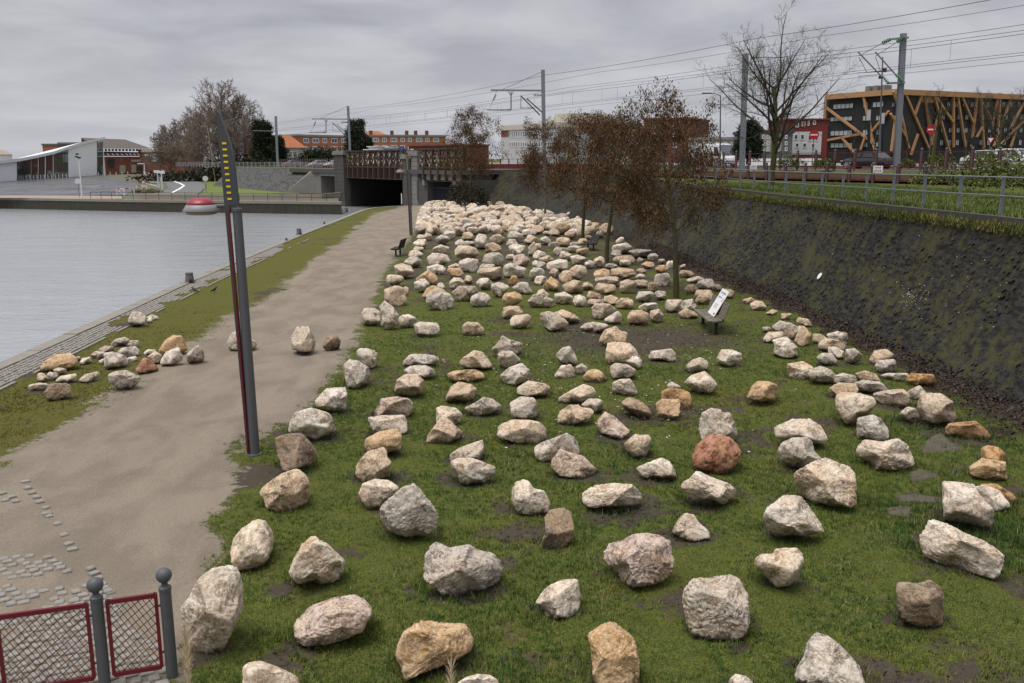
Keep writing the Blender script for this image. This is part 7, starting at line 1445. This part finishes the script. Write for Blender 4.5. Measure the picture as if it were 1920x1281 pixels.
# ------------------------------------------------------------------ signs and street lamps above
SRED = paint('sign_red', (.42, .012, .03), .45, .08); SWH = paint('sign_white', (.68, .68, .68), .5, .05); SBL = paint('sign_blue', (.03, .10, .34), .5, .08); POLE = paint('sign_pole', (.10, .105, .115), .5, .15)
def sign(label, base, zc, kind, r=.42, grp=None):
    base = vec(base); T = thing('traffic_sign', label, 'sign', base, grp); m = MB(); m.tube([base - (0, 0, .2), (*base[:2], zc + r)], .04, 8); obj('pole', m, POLE, T); c = vec((*base[:2], zc)) - (0, .06, 0); ax = CAM - c; ax[2] = 0; ax /= np.linalg.norm(ax); sx = np.cross((0, 0, 1), ax); m = MB()
    if kind == 'noentry':
        m.lathe([(r, 0), (r, .03)], c, 24, axis=ax); pl_ = obj('plate', m, SRED, T); m = MB(); m.obox(c + ax * .036, sx * r * .72, (0, 0, r * .14), ax * .006); obj('white_bar', m, SWH, pl_)
    elif kind == 'yield':
        tri = lambda k, o: [c + ax * o + sx * math.sin(a) * k + vec((0, 0, -math.cos(a) * k)) for a in (0, 2.094, 4.189)]
        m.ext(tri(r, 0), ax * .02); pl_ = obj('plate', m, SRED, T); m = MB(); m.ext(tri(r * .62, .022), ax * .006); obj('white_field', m, SWH, pl_)
    elif kind == 'blue':
        m.lathe([(r, 0), (r, .03)], c, 24, axis=ax); pl_ = obj('plate', m, SBL, T); m = MB(); m.ext([c + ax * .034 + sx * a + vec((0, 0, b)) for a, b in ((-.2, -.25), (.2, -.25), (0, .25))], ax * .006); obj('white_figure', m, SWH, pl_)
    else: m.lathe([(r, 0), (r, .03)], c, 20, axis=ax); obj('plate', m, SWH if kind == 'white' else IRON, T)
    return T
for px, py, Y, kd, lb, by in ((1526, 253, 84, 'noentry', 'round red no entry sign left of the timber braced building', 310), (1746.5, 243, 80, 'noentry', 'round red no entry sign in front of the timber braced building', 310), (1857, 262, 90, 'yield', 'triangular red and white give way sign at the right', 310), (1827, 265, 86, 'back', 'round black back of a traffic sign right of the no entry sign', 310), (753, 281, 150, 'blue', 'round blue sign behind the lattice girder', 300)):
    c = dep(px, py, Y); sign(lb, (*c[:2], 4.3), c[2], kd, .42 if kd != 'blue' else .55)
def street_lamp(label, base, top, reach, mat=POLE, dbl=False, r=.09, grp=None):
    base, top = vec(base), vec(top); T = thing('street_lamp', label, 'street lamp', base, grp); m = MB(); m.tube([base - (0, 0, .2), (base + top) / 2, top], [r, r * .8, r * .55], 8); obj('pole', m, mat, T)
    e = top + (reach, 0, .25); m = MB(); m.tube([top, (top + e) / 2 + (0, 0, .08), e], r * .45, 6); obj('arm', m, mat, T); m = MB(); m.obox(e + (reach * .35, 0, .0), (abs(reach) * .45, 0, 0), (0, .14, 0), (0, 0, .06)); obj('lantern', m, mat, T); return T
street_lamp('dark street lamp above the white van beside the bare tree', dep(1350, 312, 92), dep(1351, 180, 92), -1.0); T = thing('sensor_pole', 'thin dark pole with cameras left of the tall mast', 'pole', dep(1648, 312, 80)); m = MB(); m.tube([dep(1648, 312, 80), dep(1655, 107, 80)], [.10, .05], 7); obj('pole', m, POLE, T); m = MB(); c = dep(1658, 132, 80); m.box(c, (.3, .3, .3)); m.box(dep(1651, 145, 80), (.25, .25, .25)); m.tube([dep(1640, 134, 80), dep(1672, 133, 80)], .03, 5); obj('camera', m, IRON, T)
for px, Y, lb in ((1630, 82, 'dark traffic signal post with a pale head behind the black car'), (1656, 83, 'second dark signal post with a pale head behind the black car')):
    T = thing('signal_post', lb, 'signal', dep(px, 312, Y), 'signal posts on the upper road'); y0 = 206 if px == 1630 else 212; m = MB(); m.tube([dep(px - 1, 312, Y), dep(px - 1, y0 + 20, Y)], .14, 8); obj('post', m, IRON, T); m = MB(); m.tube([dep(px - 1, y0 + 20, Y), dep(px, y0, Y)], .15, 8); obj('head', m, paint('pale_head', (.45, .46, .48), .5, .08), T)

# ------------------------------------------------------------------ far side of the basin, left
WHB = paint('white_cladding', (.80, .81, .83), .6, .05, .15); WA, WB = gnd(-60, 345)[:2], gnd(197, 328)[:2]; PW = plane(WA, WB); WT = thing('white_hall', 'white hall with a sweeping curved roof and dark glass on the far quay', 'building', (*WA, 0))
roof = [(-60, 305), (0, 300.5), (30, 297), (60, 291.5), (95, 284), (120, 275.5), (150, 266), (192, 257)]; sp = [sz_(PW, x, y) for x, y in roof]; q = lambda s, z, o=0: vec((*(PW[0] + PW[2] * s + PW[3] * o), z)); deep = 26; drop = 7.0; zbk = lambda z: max(z - drop, 1.2)
m = MB()
for (s0, z0), (s1, z1) in zip(sp[:-1], sp[1:]): m.hexa([q(s0, 0), q(s1, 0), q(s1, 0, -deep), q(s0, 0, -deep), q(s0, z0 - .8), q(s1, z1 - .8), q(s1, zbk(z1) - .8, -deep), q(s0, zbk(z0) - .8, -deep)])
obj('wall', m, WHB, WT)
m = MB()
for (s0, z0), (s1, z1) in zip(sp[:-1], sp[1:]): m.hexa([q(s0, z0 - .9, 1), q(s1, z1 - .9, 1), q(s1, zbk(z1) - .9, -deep), q(s0, zbk(z0) - .9, -deep), q(s0, z0, 1), q(s1, z1, 1), q(s1, zbk(z1), -deep), q(s0, zbk(z0), -deep)])
obj('roof', m, paint('white_roof', (.70, .70, .71), .6, .04, .2), WT)
def pane(px0, t0, px1, t1, b0, b1, mt, nm='glass_pane'):
    m = MB(); P = [on_line(px0, b0, WA, WB), on_line(px1, b1, WA, WB), on_line(px1, t1, WA, WB), on_line(px0, t0, WA, WB)]; m.ext([p + vec((*PW[3], 0)) * .05 for p in P], (*(PW[3] * .25), 0)); obj(nm, m, mt, WT)
xs = [31, 44, 57, 70, 83, 98]
for a, b in zip(xs[:-1], xs[1:]): k = lambda x: 298 - (x - 31) * .13; pane(a + .8 + (a - 31) * .04, k(a), b - .6, k(b), 337.3 - (a - 31) * .055, 337.3 - (b - 31) * .055, DGL)
xs = [100, 106.5, 113, 120, 127]
for a, b in zip(xs[:-1], xs[1:]): pane(a + .5, 290 - (a - 100) * .35, b - .5, 290 - (b - 100) * .35, 333.5 - (a - 100) * .04, 333.5 - (b - 100) * .04, GGL)
pane(182, 263, 187.5, 261.5, 327.6, 327.2, GGL); pane(188.2, 261, 192, 260, 327.2, 327, GGL)
# brick hall with big roof behind
HA, HB = dep(192, 325, 400)[:2], dep(345, 325, 420)[:2]; PH = plane(HA, HB); HT = thing('brick_hall', 'brick market hall with a broad brown roof beside the white hall', 'building', (*HA, 0)); rp_ = lambda x, y, o=0: on_line(x, y, HA, HB) + vec((*PH[3], 0)) * o
m = MB(); m.ext([rp_(192, 330), rp_(285, 330), rp_(285, 294), rp_(192, 294)], (*(-PH[3] * 30), 0)); obj('wall', m, BRKR, HT); ROOFB = paint('brown_roof', (.105, .088, .075), .85, .15, .2)
m = MB(); e = (*(-PH[3] * 36), 0); m.add([rp_(180, 279, 1), rp_(283, 279, 1), rp_(250, 260.5, -14), rp_(165, 257, -14), rp_(180, 276, -30), rp_(283, 277, -30)], [(0, 1, 2, 3), (1, 5, 2), (3, 2, 5, 4), (0, 3, 4)]); obj('roof', m, ROOFB, HT)
m = MB(); m.ext([rp_(194, 293, .6), rp_(264, 293, .6), rp_(264, 285.5, -1.5), rp_(194, 284, -1.5)], (*(-PH[3] * .5), 0)); lt = obj('lean_to_roof', m, bricks('dull_red_tile', (.155, .072, .055), (.19, .095, .07), (.14, .08, .06)), HT)
for x in (200, 209, 217.5, 226, 235, 242, 249.5, 257): m = MB(); P = [rp_(x, 288.6, .35), rp_(x + 1.6, 288.6, .35), rp_(x + 4.6, 292, .65), rp_(x + 2.8, 292, .65)]; m.ext([p + vec((0, 0, .12)) for p in P], (0, 0, .08)); obj('skylight', m, LENS, lt)
for x in np.arange(196, 282, 6.5): m = MB(); P = [rp_(x, 283.5, .1), rp_(x + 4.5, 283.5, .1), rp_(x + 4.5, 279.5, .1), rp_(x, 279.5, .1)]; m.ext(P, (*(PH[3] * .2), 0)); obj('clerestory', m, DGL, HT)
for x0, y0, x1, y1, mt in ((202, 299, 214, 313, DGL), (224, 310, 235, 325, LPALE), (246, 309, 255, 324, LPALE), (258, 310, 265, 323, DGL), (246, 299.5, 264, 304, LPALE)): m = MB(); m.ext([rp_(x0, y1, .1), rp_(x1, y1, .1), rp_(x1, y0, .1), rp_(x0, y0, .1)], (*(PH[3] * .25), 0)); obj('opening', m, mt, HT)
T, P1, L, zt = block('long flat canopy building right of the brick hall', 262, 410, 345, 400, 280.5, 0, 12, BRKR, paint('cream_fascia', (.42, .36, .26), .8, .1), 1.2, 'canopy_building')
for x0, x1 in ((272, 284), (287, 295)): window(T, P1, x0, 289, x1, 303 if x0 > 280 else 293, gl=glass('blue_glass', (.25, .36, .50), .15), mull=2, f=.3)
T, P1, L, zt = block('low brick block with a dark flat roof behind the white hall roof', 82, 430, 112, 430, 269.5, 0, 12, BRK, GRW, .8, 'brick_block'); T, P1, L, zt = block('grey building with roof vents behind the white hall roof', 112, 440, 160, 440, 267, 0, 12, GRW, GREYR, .8, 'grey_block')
gable('small pale gabled roof far left beyond the white hall', 0, 24, 420, 290, 281, 14, WHB, paint('sandy_roof', (.30, .25, .19), .8, .1)); 
# posts, barriers and lamp posts on the far quay
ORDN = 'first second third fourth fifth sixth seventh eighth ninth tenth eleventh twelfth thirteenth fourteenth fifteenth'.split()
WPST = paint('white_post_paint', (.66, .66, .66), .6, .06, 1.5)
k = 0
for x, yb, h in [(36 + i * 6.8, 338.5 - i * .28, .9) for i in range(15)] + [(141 + i * 11, 331.5 - i * .3, .9) for i in range(10)] + [(281 + i * 4.0, 333 + i * 2.2, 1.0) for i in range(6)] + [(270 + i * 3.2, 329 + i * 1.1, .9) for i in range(6)]:
    c = gnd(x, yb); m = MB(); m.lathe([(.13, -.1), (.13, h * 1.5), (.06, h * 1.5 + .1)], c, 6); k += 1
    j = k - 1 if k <= 15 else k - 16 if k <= 25 else k - 26
    obj('bollard', m, WPST, loc=c, label=ORDN[j] + ' ' + ['slim white bollard from the left before the white hall glass', 'slim white bollard from the left before the blank white wall', 'white bollard from the left along the curved road, nearer row'][0 if k <= 15 else 1 if k <= 25 else 2] if k <= 31 else ORDN[k - 32] + ' white bollard from the left along the curved road, farther row', cat='bollard', group=['bollards before the glass', 'bollards before the blank wall', 'bollards along the curved road'][0 if k <= 15 else 1 if k <= 25 else 2])
for x0, y0, x1, y1, lb, kd in ((154, 372, 147, 288, 'tall white light pole with floodlights on the far quay', 1), (285, 326, 282.5, 282, 'white lamp pole before the brick hall', 0), (271, 331, 270.5, 307, 'short white pole beside the curved road', 0), (301, 330, 297.5, 261, 'grey street lamp at the left of the poplars', 2), (404, 341, 389, 237, 'leaning wooden street lamp in front of the poplars', 3), (376, 322, 373.5, 248, 'dark street lamp before the poplars', 2), (432, 330, 426, 240, 'pale street lamp behind the blade of the near lamp post', 3), (357, 321, 353.5, 271, 'white pole among the poplars', 0), (381, 318, 378, 283, 'thin white pole right of the dark street lamp', 0)):
    b = gnd(x0, y0); t1 = dep(x1, y1, b[1]); sc = b[1] / 150; col = {0: WPST, 1: WPST, 2: POLE, 3: paint('wood_pole', (.27, .225, .17), .8, .2)}[kd]; T = thing('light_pole', lb, 'light pole', b); m = MB(); m.tube([b - (0, 0, .2), t1], [.12 * sc, .075 * sc], 7); obj('pole', m, col, T); m = MB()
    if kd == 1:
        for dx, dy in ((-1.4, 1), (1, 8), (-2, 6)): c = dep(x1 + dx * 1.5, y1 + dy, b[1]); m.box(c, (.42, .3, .22))
    else: m.box(t1 + (-.5 * sc, 0, 0), (1.1 * sc, .3 * sc, .16 * sc))
    obj('lantern', m, col if kd != 1 else IRON, T)
for x0, yb, yc, Y, kd, lb in ((149, 371, 340, None, 'white', 'round white sign beside the white light pole on the far quay'), (387, 361, 335, None, 'white', 'round white sign on a dark post by the bright grass'), (322, 327, 309, None, 'noentry', 'small red no entry sign by the far road'), (241, 326, 309.5, None, 'white', 'pale sign before the brick hall doors')):
    b = gnd(x0, yb); c = dep(x0, yc, b[1]); sign(lb, b, c[2], kd, .012 * b[1] * .24)
BRED = paint('barrier_red', (.5, .06, .05), .6, .1)
for k, (xa, ya, xb, yb, dy, lb) in enumerate(((220, 367, 232, 367, 14, 'left red and white barrier at the car park exit'), (234, 367, 252, 366, 13, 'white braced barrier at the car park exit'), (257, 361, 276, 361, 10, 'red and white braced barrier nearer the road'), (268, 351, 300, 352, 9, 'upper white barrier beside the reed bed'))):
    a, b = gnd(xa, ya), gnd(xb, yb); h = 1.15; T = thing('barrier', lb, 'barrier', a); m = MB(); m.tube([a, a + (0, 0, h)], .09, 6); m.tube([b, b + (0, 0, h)], .09, 6); obj('post', m, WPST, T); m = MB(); m.bar(a + (0, 0, h), b + (0, 0, h), .12, .16); obj('rail', m, WPST, T); m = MB(); m.bar(a + (0, -.02, h * .92), b + (0, -.02, .15), .1, .12); obj('brace', m, WPST, T)
    m = MB(); d = b - a; m.bar(a + d * .12 + (0, -.05, h), a + d * .42 + (0, -.05, h), .14, .2); obj('red_band', m, BRED, T)
# pedestrian frame sign
a, b = gnd(297, 352), gnd(305, 357); T = thing('height_gate', 'white height limit frame at the curve of the far road', 'frame', a); m = MB(); m.tube([a, a + (0, 0, 3.4)], .12, 6); m.tube([b, b + (0, 0, 3.3)], .12, 6); obj('post', m, WPST, T); m = MB(); m.bar(a + (-.6, 0, 3.4), b + (.6, 0, 3.4), .2, .5); obj('beam', m, WPST, T)
# low parapet wall and black railing along the far quay
LWP = [gnd(x, y) for x, y in ((255, 374), (330, 374.5), (420, 374.5), (520, 374.5), (600, 374), (634, 371.5))]; T = thing('parapet_wall', 'low sandy parapet wall along the far quay', 'wall', LWP[0]); SANDW = paint('sandy_wall', (.33, .285, .225), .9, .15, .4)
for a, b in zip(LWP[:-1], LWP[1:]): m = MB(); m.bar(a + (0, 1.6, .38), b + (0, 1.6, .38), .4, .76); obj('wall_length', m, SANDW, T)
FQp = [vec((*p_, 0)) for p_ in FQ[1:5]]; pts = []
for a, b in zip(FQp[:-1], FQp[1:]):
    n = int(np.linalg.norm(b - a) / 2.0); pts += [(a + (b - a) * i / n)[:2] + (0, .4) for i in range(n)]
pts = [np.array(p_) for p_ in pts if proj((*p_, 0))[0] > 168]; rail_fence('quay_railing', 'thin black railing along the far quay edge', pts, .1, 1.05, IRON, IRON, (.55, 1.03), .035, False, cat='railing')
# reed bed, planting, stone wall below the trees
for k, (x, y, lb) in enumerate(((283, 344, 'small bed of grasses beside the far road, upper one'), (275, 362, 'bed of grasses by the car park barriers, lower one'), (262, 334, 'planting strip before the brick hall'))): bush(lb, gnd(x, y), (3.2, 1.6, .55), 300, 90 + k, [(.10, .095, .035), (.22, .19, .08)], .28, 'grass_bed', 'plants')
tt0 = gnd(325, 322); tt1 = gnd(415, 334); T = thing('board_fence', 'long weathered board fence below the poplars', 'fence', tt0); BRD = paint('old_boards', (.125, .108, .088), .9, .25, .6)
for i in range(26): a, b = tt0 + (tt1 - tt0) * i / 26, tt0 + (tt1 - tt0) * (i + .92) / 26; m = MB(); m.bar(a + (0, 0, 1.3 + .1 * math.sin(i * 2.1)), b + (0, 0, 1.3 + .1 * math.sin(i * 2.1)), .1, 2.6); obj('board', m, BRD, T)
for k, (x, y, r_, lb) in enumerate(((350, 330, (16, 5, 2.2), 'scrub bank below the board fence'), (470, 322, (14, 6, 8), 'dark thicket under the poplars beside the embankment'), (440, 326, (12, 5, 6), 'dark undergrowth at the foot of the tallest poplar'), (505, 320, (12, 5, 7), 'dark undergrowth below the left pines'))): c = dep(x, y, 255); c[2] = .1; bush(lb, c, r_, 700, 100 + k, [(.02, .022, .012), (.075, .068, .04)], .9, 'thicket', 'bushes')
m = MB(); c = gnd(300, 327); car('white pickup truck parked on the far road by the canopy building', (*c[:2], .1), 2.6, (.6, .61, .62), 5, 1.9, 1.7, tall=True, name='parked_truck', grp='vehicles on the far quay')
